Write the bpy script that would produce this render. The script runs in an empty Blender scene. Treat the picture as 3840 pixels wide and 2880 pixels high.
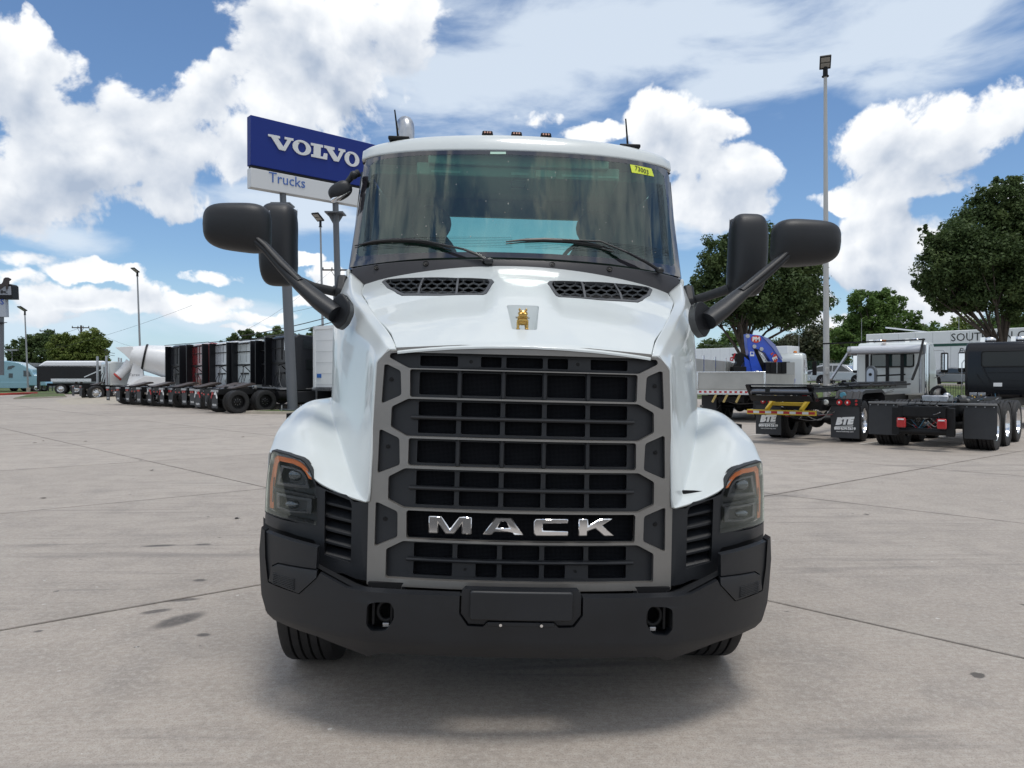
import bpy, bmesh, math, random
import numpy as np
from mathutils import Vector, Matrix, Euler, noise as mnoise
from mathutils.geometry import tessellate_polygon
R = math.radians
sc = bpy.context.scene
COL = sc.collection
# ------------------------------------------------------------ camera
FPX = 2778.0                       # focal length in pixels of the 3840 px wide photograph
PITCH = math.atan(22 / FPX); YAW = R(1.69); CAM = (-0.144, 0.0, 1.6)
ROLL = R(1.46)                     # the front truck stands on slightly sloping ground
cd = bpy.data.cameras.new('camera'); cam = bpy.data.objects.new('camera', cd); COL.objects.link(cam)
cd.sensor_width = 36; cd.lens = 36 * FPX / 3840; cd.clip_start = 0.05; cd.clip_end = 3000
cam.location = CAM; cam.rotation_euler = (R(90) - PITCH, 0, -YAW)
sc.camera = cam
sc.view_settings.view_transform = 'Standard'; sc.view_settings.look = 'None'
sc.view_settings.exposure = 0.34; sc.view_settings.gamma = 1; sc.view_settings.use_curve_mapping = False
sc.cycles.max_bounces = 8; sc.cycles.transparent_max_bounces = 12; sc.cycles.caustics_reflective = False; sc.cycles.caustics_refractive = False

def ray(px, py):                   # direction of a photograph pixel
    x = (px - 1920) / FPX; z = -(py - 1440) / FPX
    y2 = math.cos(PITCH) + z * math.sin(PITCH); z2 = z * math.cos(PITCH) - math.sin(PITCH)
    return (x * math.cos(YAW) + y2 * math.sin(YAW), y2 * math.cos(YAW) - x * math.sin(YAW), z2)
def W(px, py, Y):                  # world point at depth Y
    r = ray(px, py); t = Y / r[1]
    return (CAM[0] + r[0] * t, Y, CAM[2] + r[2] * t)
def P(px, py, Y):                  # the same in the front truck's own frame
    x, y, z = W(px, py, Y); z -= 1
    return (x * math.cos(ROLL) - z * math.sin(ROLL), Y, z * math.cos(ROLL) + x * math.sin(ROLL) + 1)
def Gd(px, py):
    r = ray(px, py); t = -CAM[2] / r[2]
    return (CAM[0] + r[0] * t, r[1] * t)

# ------------------------------------------------------------ light
SUN_EL, SUN_AZ = R(79), R(145)      # azimuth from +Y towards +X
sdir = Vector((math.cos(SUN_EL) * math.sin(SUN_AZ), math.cos(SUN_EL) * math.cos(SUN_AZ), math.sin(SUN_EL)))
ld = bpy.data.lights.new('sun', 'SUN'); ld.energy = 1.5; ld.angle = R(17); ld.color = (1.0, 0.955, 0.89)
sun = bpy.data.objects.new('sun', ld); COL.objects.link(sun); sun.rotation_euler = sdir.to_track_quat('Z', 'Y').to_euler()

class NT:                          # small node helper
    def __init__(s, tree): s.t = tree
    def n(s, typ, **kw):
        nd = s.t.nodes.new(typ)
        for k, v in kw.items():
            if k[0] == '_': nd.inputs[int(k[1:])].default_value = v
            else: setattr(nd, k, v)
        return nd
    def L(s, a, b): s.t.links.new(a, b)
    def put(s, nd, i, v):
        if v is None: return
        if hasattr(v, 'is_output') or isinstance(v, bpy.types.NodeSocket): s.L(v, nd.inputs[i])
        else: nd.inputs[i].default_value = v
    def m(s, op, a, b=None, c=None, clamp=False):
        nd = s.t.nodes.new('ShaderNodeMath'); nd.operation = op; nd.use_clamp = clamp
        s.put(nd, 0, a); s.put(nd, 1, b); s.put(nd, 2, c); return nd.outputs[0]
    def v(s, op, a, b=None, out=0):
        nd = s.t.nodes.new('ShaderNodeVectorMath'); nd.operation = op
        s.put(nd, 0, a); s.put(nd, 1, b); return nd.outputs[out]
    def sstep(s, x, a, b, o0=0.0, o1=1.0):
        nd = s.t.nodes.new('ShaderNodeMapRange'); nd.interpolation_type = 'SMOOTHSTEP'
        s.put(nd, 0, x); nd.inputs[1].default_value = a; nd.inputs[2].default_value = b
        nd.inputs[3].default_value = o0; nd.inputs[4].default_value = o1; return nd.outputs[0]
    def noise(s, vec, scale, detail=4, rough=0.5, dist=0.0, out=0):
        nd = s.t.nodes.new('ShaderNodeTexNoise'); s.put(nd, 0, vec)
        nd.inputs['Scale'].default_value = scale; nd.inputs['Detail'].default_value = detail
        nd.inputs['Roughness'].default_value = rough; nd.inputs['Distortion'].default_value = dist
        return nd.outputs[out]
    def mix(s, f, a, b):
        nd = s.t.nodes.new('ShaderNodeMix'); nd.data_type = 'RGBA'
        s.put(nd, 0, f)
        for i, v in ((6, a), (7, b)):
            if isinstance(v, (tuple, list)) and len(v) == 3: v = (*v, 1)
            s.put(nd, i, v)
        return nd.outputs[2]

def build_world():
    w = bpy.data.worlds.new('World'); sc.world = w; w.use_nodes = True
    t = w.node_tree; t.nodes.clear(); k = NT(t)
    out = t.nodes.new('ShaderNodeOutputWorld'); bg = t.nodes.new('ShaderNodeBackground')
    sky = t.nodes.new('ShaderNodeTexSky'); sky.sky_type = 'NISHITA'; sky.sun_disc = False
    sky.sun_elevation = SUN_EL; sky.sun_rotation = SUN_AZ
    sky.air_density = 1.0; sky.dust_density = 0.6; sky.ozone_density = 1.6; sky.altitude = 200
    tc = t.nodes.new('ShaderNodeTexCoord'); D = tc.outputs['Generated']
    def ell(lst):
        o = []
        for cx, cy, rx, ry in lst:
            r = ray(cx * 1.736, cy * 1.736)
            az = math.atan2(r[0], r[1]); el = math.atan2(r[2], math.hypot(r[0], r[1]))
            k_ = 1.736 / FPX * math.cos(az) ; o.append((az, el, rx * k_ * math.cos(az), ry * k_))
        return o
    cum = ell([(30, 130, 120, 90), (120, 140, 75, 45), (75, 50, 28, 38), (110, 262, 115, 52), (200, 290, 80, 55), (40, 420, 190, 90), (170, 360, 180, 90),
        (330, 300, 150, 95), (445, 210, 82, 70), (482, 160, 42, 45), (270, 240, 60, 50), (345, 425, 120, 48), (600, 60, 80, 65), (720, 120, 190, 150), (850, 100, 85, 110),
        (640, 235, 120, 70), (560, 330, 150, 70), (700, 330, 120, 60), (60, 500, 110, 30), (20, 600, 70, 22), (150, 592, 60, 15), (322, 628, 42, 30), (400, 655, 150, 26), (110, 648, 110, 30),
        (60, 690, 90, 22), (515, 655, 45, 17), (540, 712, 50, 8), (1148, 262, 58, 24), (1290, 285, 60, 18), (1435, 250, 85, 52), (1530, 270, 85, 30), (1460, 330, 70, 60), (1480, 400, 50, 60), (1575, 400, 105, 68),
        (1655, 378, 48, 42), (1540, 455, 135, 45), (1895, 300, 95, 62), (1990, 330, 170, 70), (2060, 260, 90, 50), (2170, 240, 110, 70), (1860, 432, 110, 20),
        (1960, 405, 150, 42), (1920, 485, 100, 50), (2010, 520, 95, 55), (1870, 570, 110, 55), (1970, 620, 130, 45), (1790, 640, 60, 30), (720, 600, 40, 25), (680, 660, 60, 18), (1900, 690, 200, 30), (230, 585, 90, 22), (470, 600, 70, 16), (60, 560, 90, 20), (640, 560, 60, 14), (560, 690, 80, 14), (1250, 300, 60, 26), (2150, 420, 70, 26), (2120, 620, 80, 30), (1760, 560, 60, 26), (40, 230, 70, 40)])
    thin = ell([(1380, 80, 560, 150), (1080, 190, 380, 130), (1880, 90, 420, 130), (1620, 175, 260, 60), (650, 440, 260, 60), (150, 520, 160, 40), (1500, 480, 120, 60), (120, 700, 260, 60), (1900, 540, 250, 90), (480, 690, 200, 40)])
    def group(name, lst):
        g = bpy.data.node_groups.new(name, 'ShaderNodeTree')
        g.interface.new_socket('V', in_out='INPUT', socket_type='NodeSocketVector')
        g.interface.new_socket('M', in_out='OUTPUT', socket_type='NodeSocketFloat')
        gi = g.nodes.new('NodeGroupInput'); go = g.nodes.new('NodeGroupOutput'); q = NT(g)
        cur = None
        for az, el, rx, ry in lst:
            d = q.v('SUBTRACT', gi.outputs[0], (az, el, 0)); d = q.v('MULTIPLY', d, (1 / rx, 1 / ry, 0))
            ln = q.v('LENGTH', d, out=1)
            m = q.m('SUBTRACT', 1.0, ln); w_ = min(1.0, max(0.38, math.sqrt(rx * ry) / 0.062))
            if w_ < 1: m = q.m('MINIMUM', m, q.m('MULTIPLY', m, w_))
            if cur is None: cur = m
            else:
                nd = g.nodes.new('ShaderNodeMath'); nd.operation = 'SMOOTH_MAX'; q.L(cur, nd.inputs[0]); q.L(m, nd.inputs[1]); nd.inputs[2].default_value = 0.25; cur = nd.outputs[0]
        q.L(cur, go.inputs[0]); return g
    gc = group('cumulus places', cum); gt = group('veil places', thin)
    def billow(name, d1, d2):
        gn = bpy.data.node_groups.new(name, 'ShaderNodeTree')
        gn.interface.new_socket('V', in_out='INPUT', socket_type='NodeSocketVector'); gn.interface.new_socket('N', in_out='OUTPUT', socket_type='NodeSocketFloat')
        gi = gn.nodes.new('NodeGroupInput'); go = gn.nodes.new('NodeGroupOutput'); q = NT(gn)
        f1 = q.noise(gi.outputs[0], 7.0, d1, 0.60, 0.35)
        vo = gn.nodes.new('ShaderNodeTexVoronoi'); vo.feature = 'F1'; vo.inputs['Scale'].default_value = 11; vo.inputs['Detail'].default_value = d2; vo.inputs['Roughness'].default_value = 0.6; vo.normalize = True
        sc_ = gn.nodes.new('ShaderNodeVectorMath'); sc_.operation = 'SCALE'; sc_.inputs['Scale'].default_value = 0.10
        q.L(q.noise(gi.outputs[0], 14, 4, 0.6, 0, 1), sc_.inputs[0]); q.L(q.v('ADD', gi.outputs[0], sc_.outputs[0]), vo.inputs['Vector'])
        q.L(q.m('ADD', q.m('MULTIPLY', f1, 0.70), q.m('MULTIPLY', q.m('SUBTRACT', 1.0, vo.outputs['Distance']), 0.34)), go.inputs[0]); return gn
    gn = billow('billows', 10, 3.0); gl = billow('soft billows', 2.5, 1.0)
    def use(g, vec):
        nd = t.nodes.new('ShaderNodeGroup'); nd.node_tree = g; k.L(vec, nd.inputs[0]); return nd.outputs[0]
    sep = t.nodes.new('ShaderNodeSeparateXYZ'); k.L(D, sep.inputs[0])
    az = k.m('ARCTAN2', sep.outputs[0], sep.outputs[1]); el = k.m('ARCSINE', sep.outputs[2])
    cmb = t.nodes.new('ShaderNodeCombineXYZ'); k.L(az, cmb.inputs[0]); k.L(el, cmb.inputs[1])
    V0 = cmb.outputs[0]
    wob = k.v('MULTIPLY', k.v('SUBTRACT', k.noise(D, 11, 5, 0.55, 0, 1), (0.5, 0.5, 0.5)), (0.075, 0.06, 0))
    V = k.v('ADD', V0, wob)
    n0 = use(gn, D); n1 = use(gn, k.v('ADD', D, (-.004, 0.0, 0.012))); l0 = use(gl, D); l1 = use(gl, k.v('ADD', D, (-.012, 0.0, 0.036)))
    M0 = use(gc, V); M1 = use(gc, k.v('ADD', V, (-0.008, 0.03, 0)))
    # the rest of the sky, beyond the frame, carries the same kind of scattered cloud
    back = k.m('MAXIMUM', k.sstep(sep.outputs[1], 0.72, 0.45), k.sstep(sep.outputs[2], 0.50, 0.62))
    cov = k.m('MULTIPLY', k.m('SUBTRACT', k.noise(D, 1.5, 2, 0.5), 0.42), 4.5)
    MB0 = k.m('SUBTRACT', k.m('MULTIPLY', back, k.m('ADD', cov, 1.0)), 1.0)
    M = k.m('MAXIMUM', M0, MB0)
    Dn = k.m('ADD', k.m('MULTIPLY', M, 0.62), k.m('MULTIPLY', k.m('SUBTRACT', n0, 0.555), 2.3))
    al = k.sstep(Dn, 0.0, 0.17)
    lit = k.m('MULTIPLY', k.m('SUBTRACT', n0, n1), 1.7)
    soft = k.m('MULTIPLY', k.m('SUBTRACT', l0, l1), 3.3)
    body = k.m('MULTIPLY', k.m('SUBTRACT', M0, M1), 0.55)
    edge = k.sstep(Dn, 0.55, 0.10, 0.0, 0.26)
    br = k.m('ADD', k.m('ADD', k.m('ADD', k.m('ADD', lit, soft), body), edge), 0.44, clamp=True)
    ccol = k.mix(br, (0.34, 0.405, 0.51), (0.82, 0.835, 0.85))
    # thin veil
    n2 = k.noise(k.v('MULTIPLY', D, (2.2, 2.2, 6.5)), 2.6, 7, 0.55, 0.3)
    Mv = k.m('MAXIMUM', use(gt, V0), k.m('SUBTRACT', k.m('MULTIPLY', back, 1.25), 1.0))
    va = k.sstep(k.m('ADD', Mv, k.m('MULTIPLY', k.m('SUBTRACT', n2, 0.5), 2.2)), -0.05, 0.65, 0.0, 0.84)
    hz = k.sstep(sep.outputs[2], 0.16, -0.03, 0.0, 0.85)
    skc = k.v('MULTIPLY', sky.outputs[0], (0.078, 0.092, 0.104))
    base = k.mix(va, skc, (0.60, 0.67, 0.75))
    base = k.mix(hz, base, (0.45, 0.60, 0.715))
    col = k.mix(k.m('MULTIPLY', al, k.sstep(sep.outputs[2], -0.01, 0.06, 0.35, 1.0)), base, ccol)
    grd = k.sstep(sep.outputs[2], -0.02, -0.005)
    col = k.mix(grd, (0.30, 0.29, 0.27), col)
    k.L(col, bg.inputs[0]); bg.inputs[1].default_value = 1.0
    k.L(bg.outputs[0], out.inputs[0])
    w.cycles.sampling_method = 'NONE'
build_world()

# ------------------------------------------------------------ materials
MATS = {}
def mat(name, col=(.5, .5, .5), rough=.5, metal=0., coat=0., spec=None, var=0., vscale=6., bump=0., bscale=200., trans=0, emis=None, coatr=.04, dirt=0):
    if name in MATS: return MATS[name]
    m = bpy.data.materials.new(name); m.use_nodes = True; t = m.node_tree; b = t.nodes['Principled BSDF']; k = NT(t)
    b.inputs['Base Color'].default_value = (*col, 1); b.inputs['Roughness'].default_value = rough; b.inputs['Metallic'].default_value = metal
    b.inputs['Coat Weight'].default_value = coat; b.inputs['Coat Roughness'].default_value = coatr
    if spec is not None: b.inputs['Specular IOR Level'].default_value = spec
    if trans: b.inputs['Transmission Weight'].default_value = trans
    if emis: b.inputs['Emission Color'].default_value = (*emis[0], 1); b.inputs['Emission Strength'].default_value = emis[1]
    g = t.nodes.new('ShaderNodeTexCoord')
    if var:
        n = k.noise(g.outputs['Object'], vscale, 6, .6)
        f = k.sstep(n, .3, .7)
        k.L(k.mix(f, tuple(c * (1 - var) for c in col), tuple(min(1, c * (1 + var)) for c in col)), b.inputs['Base Color'])
        k.L(k.m('ADD', k.m('MULTIPLY', n, .12), rough - .06), b.inputs['Roughness'])
    if bump:
        n = k.noise(g.outputs['Object'], bscale, 3, .6)
        bp = t.nodes.new('ShaderNodeBump'); bp.inputs['Strength'].default_value = bump; bp.inputs['Distance'].default_value = .002
        k.L(n, bp.inputs['Height']); k.L(bp.outputs[0], b.inputs['Normal'])
    MATS[name] = m; return m
white = mat('white truck paint', (.61, .65, .65), .30, coat=.45, coatr=.03, spec=.3, var=.012, vscale=3)
black = mat('textured black plastic', (.0105, .0120, .0150), .46, bump=.25, bscale=900, var=.12, vscale=4, spec=.45)
blackd = mat('dark recess plastic', (.008, .009, .011), .6, var=.2)
hole = mat('unlit cavity', (.003, .003, .004), .9)  # near-black colour stands in for the shade inside openings
grey = mat('grey satin grille paint', (.205, .195, .182), .33, metal=.5, bump=.08, bscale=700, var=.06, vscale=5)
chrome = mat('bright chrome', (.82, .82, .83), .06, metal=1)
alu = mat('polished aluminium', (.72, .73, .75), .17, metal=1, var=.08, vscale=9)
steel = mat('brushed steel', (.42, .43, .45), .34, metal=1, var=.15, vscale=12)
rubber = mat('tyre rubber', (.014, .014, .015), .72, var=.35, vscale=14, bump=.3, bscale=300)
gold = mat('gold plated metal', (.56, .36, .11), .27, metal=.9, var=.12, vscale=60)
darkcab = mat('dark grey cab trim', (.035, .036, .038), .75, var=.1)
cabfabric = mat('grey cab fabric', (.05, .05, .052), .9, var=.15)
chassis = mat('black chassis paint', (.006, .0062, .007), .5, spec=.28, var=.3, vscale=8)
orange = mat('amber lens', (.90, .22, .045), .3, spec=.5)
redlens = mat('red lens', (.42, .012, .015), .2, coat=.6)
paleRed = mat('red reflective tape', (.42, .012, .02), .4)
paleWhite = mat('white reflective tape', (.70, .72, .73), .4)
flapm = mat('matt mudflap rubber', (.028, .030, .034), .6, var=.12, vscale=5, bump=.1, bscale=60)
lampgrey = mat('smoked lamp housing', (.030, .031, .033), .3)
lampglass2 = mat('projector lens glass', (.16, .175, .185), .06, metal=.7)
stickerY = mat('yellow sticker', (.62, .72, .05), .5)
ink = mat('black ink', (.01, .01, .012), .6)
inkblue = mat('blue ink', (.02, .07, .35), .5)
paper = mat('white print', (.82, .83, .83), .5)

def glass_mat(name, tint, refl=1.0, rough=0.0, base=.0):
    m = bpy.data.materials.new(name); m.use_nodes = True; t = m.node_tree; t.nodes.clear(); k = NT(t)
    o = t.nodes.new('ShaderNodeOutputMaterial'); tr = t.nodes.new('ShaderNodeBsdfTransparent'); gl = t.nodes.new('ShaderNodeBsdfGlossy')
    tr.inputs[0].default_value = (*tint, 1); gl.inputs['Roughness'].default_value = rough; gl.inputs[0].default_value = (.88, 1, .96, 1)
    fr = t.nodes.new('ShaderNodeFresnel'); fr.inputs[0].default_value = 1.5
    ge = t.nodes.new('ShaderNodeNewGeometry'); f = k.m('ADD', k.m('MULTIPLY', fr.outputs[0], refl), base, clamp=True); f = k.m('MULTIPLY', f, k.m('SUBTRACT', 1.0, ge.outputs['Backfacing']))
    mx = t.nodes.new('ShaderNodeMixShader'); k.L(f, mx.inputs[0]); k.L(tr.outputs[0], mx.inputs[1]); k.L(gl.outputs[0], mx.inputs[2]); k.L(mx.outputs[0], o.inputs[0])
    MATS[name] = m; return m
windglass = glass_mat('green tinted windscreen glass', (.66, .87, .79), 1.1, .012, .05)
clearcover = glass_mat('clear lamp cover', (.93, .94, .95), 1.2, .01, .01)
darkglass = mat('dark side glass', (.012, .016, .018), .04, coat=1)

# ------------------------------------------------------------ mesh helpers
def finish(me, smooth=True, ang=38):
    for p in me.polygons: p.use_smooth = smooth
    if smooth: me.set_sharp_from_angle(angle=R(ang))
    me.update()
def link(o, parent=None):
    COL.objects.link(o)
    if parent is not None: o.parent = parent
    return o
class MB:
    def __init__(s): s.v = []; s.f = []; s.mi = []; s.T = None
    def add(s, vs, fs, mi=0):
        b = len(s.v)
        s.v += [tuple(s.T @ Vector(v)) for v in vs] if s.T is not None else [tuple(v) for v in vs]
        s.f += [tuple(i + b for i in f) for f in fs]; s.mi += [mi] * len(fs); return s
    def box(s, x0, x1, y0, y1, z0, z1, mi=0):
        vs = [(x, y, z) for x in (x0, x1) for y in (y0, y1) for z in (z0, z1)]
        return s.add(vs, [(0, 1, 3, 2), (4, 6, 7, 5), (0, 4, 5, 1), (2, 3, 7, 6), (0, 2, 6, 4), (1, 5, 7, 3)], mi)
    def beam(s, p0, p1, w, h, mi=0, up=(0, 0, 1)):     # box along a segment
        a = Vector(p0); b = Vector(p1); d = (b - a).normalized(); u = Vector(up)
        if abs(d.dot(u)) > .98: u = Vector((0, 1, 0))
        sx = d.cross(u).normalized(); uz = sx.cross(d).normalized()
        vs = [tuple(q + sx * i * w / 2 + uz * j * h / 2) for q in (a, b) for i, j in ((-1, -1), (1, -1), (1, 1), (-1, 1))]
        return s.add(vs, [(0, 3, 2, 1), (4, 5, 6, 7), (0, 1, 5, 4), (1, 2, 6, 5), (2, 3, 7, 6), (3, 0, 4, 7)], mi)
    def cyl(s, p0, p1, r0, r1=None, n=16, mi=0, caps=True):
        r1 = r0 if r1 is None else r1
        a = Vector(p0); b = Vector(p1); d = (b - a).normalized(); u = Vector((0, 0, 1)) if abs(d.z) < .9 else Vector((1, 0, 0))
        x = d.cross(u).normalized(); y = d.cross(x).normalized(); vs = []; fs = []
        for q, r in ((a, r0), (b, r1)):
            for i in range(n):
                t = 2 * math.pi * i / n; vs.append(tuple(q + x * math.cos(t) * r + y * math.sin(t) * r))
        for i in range(n): fs.append((i, (i + 1) % n, n + (i + 1) % n, n + i))
        if caps: fs.append(tuple(range(n - 1, -1, -1))); fs.append(tuple(range(n, 2 * n)))
        return s.add(vs, fs, mi)
    def tube(s, pts, r, n=8, mi=0, caps=True, closed=False, flat=1.0):
        pts = [Vector(p) for p in pts]; N = len(pts); vs = []; fs = []; pv = None
        for i, p in enumerate(pts):
            if closed: d = (pts[(i + 1) % N] - pts[i - 1]).normalized()
            else: d = (pts[min(i + 1, N - 1)] - pts[max(i - 1, 0)]).normalized()
            if pv is None:
                u = Vector((0, 0, 1)) if abs(d.z) < .9 else Vector((1, 0, 0)); x = d.cross(u).normalized()
            else: x = (pv - d * pv.dot(d)).normalized()
            pv = x; y = d.cross(x); rr = r[i] if isinstance(r, (list, tuple)) else r
            for j in range(n):
                t = 2 * math.pi * j / n; vs.append(tuple(p + x * math.cos(t) * rr + y * math.sin(t) * rr * flat))
        for i in range(N if closed else N - 1):
            for j in range(n):
                a = i * n + j; b = i * n + (j + 1) % n; c = ((i + 1) % N) * n + (j + 1) % n; d_ = ((i + 1) % N) * n + j
                fs.append((a, b, c, d_))
        if caps and not closed: fs.append(tuple(range(n - 1, -1, -1))); fs.append(tuple(range((N - 1) * n, N * n)))
        return s.add(vs, fs, mi)
    def prism(s, poly, ax, d0, d1, mi=0):              # 2D polygon extruded along axis ax ('x','y','z')
        def q(a, b, d): return {'x': (d, a, b), 'y': (a, d, b), 'z': (a, b, d)}[ax]
        n = len(poly); vs = [q(a, b, d0) for a, b in poly] + [q(a, b, d1) for a, b in poly]
        fs = [(i, (i + 1) % n, n + (i + 1) % n, n + i) for i in range(n)] + [tuple(range(n)), tuple(range(2 * n - 1, n - 1, -1))]
        return s.add(vs, fs, mi)
    def lathe(s, prof, o, ax, n=32, mi=0):             # profile (radius, along axis)
        o = Vector(o); ax = Vector(ax).normalized(); u = Vector((0, 0, 1)) if abs(ax.z) < .9 else Vector((1, 0, 0))
        x = ax.cross(u).normalized(); y = ax.cross(x).normalized(); vs = []; fs = []
        for r, h in prof:
            for j in range(n):
                t = 2 * math.pi * j / n; vs.append(tuple(o + ax * h + x * math.cos(t) * r + y * math.sin(t) * r))
        for i in range(len(prof) - 1):
            for j in range(n):
                fs.append((i * n + j, i * n + (j + 1) % n, (i + 1) * n + (j + 1) % n, (i + 1) * n + j))
        return s.add(vs, fs, mi)
    def ell(s, c, r, nu=16, nv=10, mi=0, rot=None):
        vs = []; fs = []; M = rot.to_matrix() if rot is not None else None
        for i in range(nv + 1):
            a = math.pi * i / nv
            for j in range(nu):
                b = 2 * math.pi * j / nu
                p = Vector((r[0] * math.sin(a) * math.cos(b), r[1] * math.sin(a) * math.sin(b), r[2] * math.cos(a)))
                if M: p = M @ p
                vs.append((c[0] + p.x, c[1] + p.y, c[2] + p.z))
        for i in range(nv):
            for j in range(nu): fs.append((i * nu + j, (i + 1) * nu + j, (i + 1) * nu + (j + 1) % nu, i * nu + (j + 1) % nu))
        return s.add(vs, fs, mi)
    def build(s, name, mats, parent=None, smooth=True, ang=38, bevel=0, seg=2, loc=None, rot=None, subd=0, fix=True):
        me = bpy.data.meshes.new(name); me.from_pydata(s.v, [], s.f)
        if not isinstance(mats, (list, tuple)): mats = [mats]
        for m in mats: me.materials.append(m)
        me.polygons.foreach_set('material_index', s.mi)
        if fix:
            bm = bmesh.new(); bm.from_mesh(me); bmesh.ops.recalc_face_normals(bm, faces=bm.faces); bm.to_mesh(me); bm.free()
        finish(me, smooth, ang)
        o = bpy.data.objects.new(name, me); link(o, parent)
        if loc: o.location = loc
        if rot: o.rotation_euler = rot
        if bevel:
            b = o.modifiers.new('bevel', 'BEVEL'); b.width = bevel; b.segments = seg; b.limit_method = 'ANGLE'; b.angle_limit = R(35); b.harden_normals = False
        if subd:
            b = o.modifiers.new('sub', 'SUBSURF'); b.levels = subd; b.render_levels = subd
        return o
def empty(name, label, cat, loc=(0, 0, 0), rotz=0, group=None, rot=None):
    o = bpy.data.objects.new(name, None); COL.objects.link(o); o.location = loc; o.rotation_euler = rot if rot else (0, 0, rotz)
    o['label'] = label; o['category'] = cat
    if group: o['group'] = group
    return o
def tag(o, label, cat, group=None, kind=None):
    if label: o['label'] = label
    if cat: o['category'] = cat
    if group: o['group'] = group
    if kind: o['kind'] = kind
    return o
def panel(name, outer, holes, fn, tv, m, parent, step=.06, bevel=.006, seg=2, ang=35, stepb=None, sm=38):
    """A sheet with holes, cut on a grid, bent by fn(a,b)->point and given the thickness vector tv."""
    loops = [[Vector((a, b, 0)) for a, b in outer]] + [[Vector((a, b, 0)) for a, b in h] for h in holes]
    flat = [v for l in loops for v in l]
    tri = tessellate_polygon(loops)
    bm = bmesh.new(); vs = [bm.verts.new(v) for v in flat]
    for t in tri:
        try: bm.faces.new([vs[i] for i in t])
        except ValueError: pass
    bmesh.ops.recalc_face_normals(bm, faces=bm.faces)
    # join triangles back to larger faces first, so the grid stays clean
    bmesh.ops.dissolve_limit(bm, angle_limit=.001, verts=[], edges=[e for e in bm.edges if len(e.link_faces) == 2]) if not holes else None
    for ax, st in ((0, step), (1, stepb or step)):
        if not st: continue
        lo = min(v[ax] for v in flat); hi = max(v[ax] for v in flat)
        c = math.floor(lo / st) * st + st * .5
        while c < hi:
            if c > lo + 1e-4:
                no = Vector((1, 0, 0)) if ax == 0 else Vector((0, 1, 0)); co = no * c
                bmesh.ops.bisect_plane(bm, geom=bm.verts[:] + bm.edges[:] + bm.faces[:], dist=1e-5, plane_co=co, plane_no=no)
            c += st
    bmesh.ops.remove_doubles(bm, verts=bm.verts, dist=1e-5)
    bm.verts.ensure_lookup_table(); idx = {v: i for i, v in enumerate(bm.verts)}; n = len(bm.verts)
    top = [Vector(fn(v.co.x, v.co.y)) for v in bm.verts]; tvv = Vector(tv)
    fs = [[idx[v] for v in f.verts] for f in bm.faces]
    be = [(idx[l.vert], idx[l.link_loop_next.vert]) for f in bm.faces for l in f.loops if len(l.edge.link_faces) == 1]
    bm.free()
    V_ = [tuple(p) for p in top] + [tuple(p + tvv) for p in top]
    F_ = fs + [[i + n for i in reversed(f)] for f in fs] + [[b, a, a + n, b + n] for a, b in be]
    me = bpy.data.meshes.new(name); me.from_pydata(V_, [], F_); me.materials.append(m)
    bm = bmesh.new(); bm.from_mesh(me); bmesh.ops.recalc_face_normals(bm, faces=bm.faces); bm.to_mesh(me); bm.free()
    finish(me, True, sm)
    o = bpy.data.objects.new(name, me); link(o, parent)
    if bevel:
        b = o.modifiers.new('bevel', 'BEVEL'); b.width = bevel; b.segments = seg; b.limit_method = 'ANGLE'; b.angle_limit = R(ang)
    return o
def text(name, s, size, loc, rot, m, parent, extrude=.002, align='CENTER', shear=0, sx=1, bold=0):
    cu = bpy.data.curves.new(name, 'FONT'); cu.body = s; cu.size = size; cu.align_x = align; cu.extrude = extrude; cu.shear = shear; cu.offset = bold; cu.resolution_u = 2
    o = bpy.data.objects.new(name, cu); COL.objects.link(o)
    bpy.context.view_layer.update()
    me = bpy.data.meshes.new_from_object(o); bpy.data.objects.remove(o)
    me.materials.clear(); me.materials.append(m)
    o = bpy.data.objects.new(name, me); link(o, parent); o.location = loc; o.rotation_euler = rot; o.scale = (sx, 1, 1)
    return o
def copy_tree(o, parent=None, label=None, **kw):
    c = o.copy(); COL.objects.link(c); c.parent = parent
    if label: c['label'] = label
    for k_, v_ in kw.items(): setattr(c, k_, v_)
    for ch in list(o.children): copy_tree(ch, c)
    return c
def lerp(a, b, t): return a + (b - a) * t
def ss(x, a, b):
    t = max(0, min(1, (x - a) / (b - a))); return t * t * (3 - 2 * t)
def rrect(x0, x1, z0, z1, r, n=4):
    o = []
    for cx, cz, a0 in ((x1 - r, z1 - r, 0), (x0 + r, z1 - r, 90), (x0 + r, z0 + r, 180), (x1 - r, z0 + r, 270)):
        for i in range(n + 1):
            a = R(a0 + 90 * i / n); o.append((cx + r * math.cos(a), cz + r * math.sin(a)))
    return o
def rpoly(pts, r=.008, n=3):       # polygon with rounded corners
    o = []; N = len(pts)
    for i in range(N):
        p = Vector(pts[i]); a = Vector(pts[i - 1]) - p; b = Vector(pts[(i + 1) % N]) - p
        d = min(r, a.length * .45, b.length * .45); q0 = p + a.normalized() * d; q1 = p + b.normalized() * d
        for j in range(n + 1):
            t = j / n; q = q0 * (1 - t) ** 2 + p * 2 * t * (1 - t) + q1 * t * t; o.append((q.x, q.y))
    return o
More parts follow.
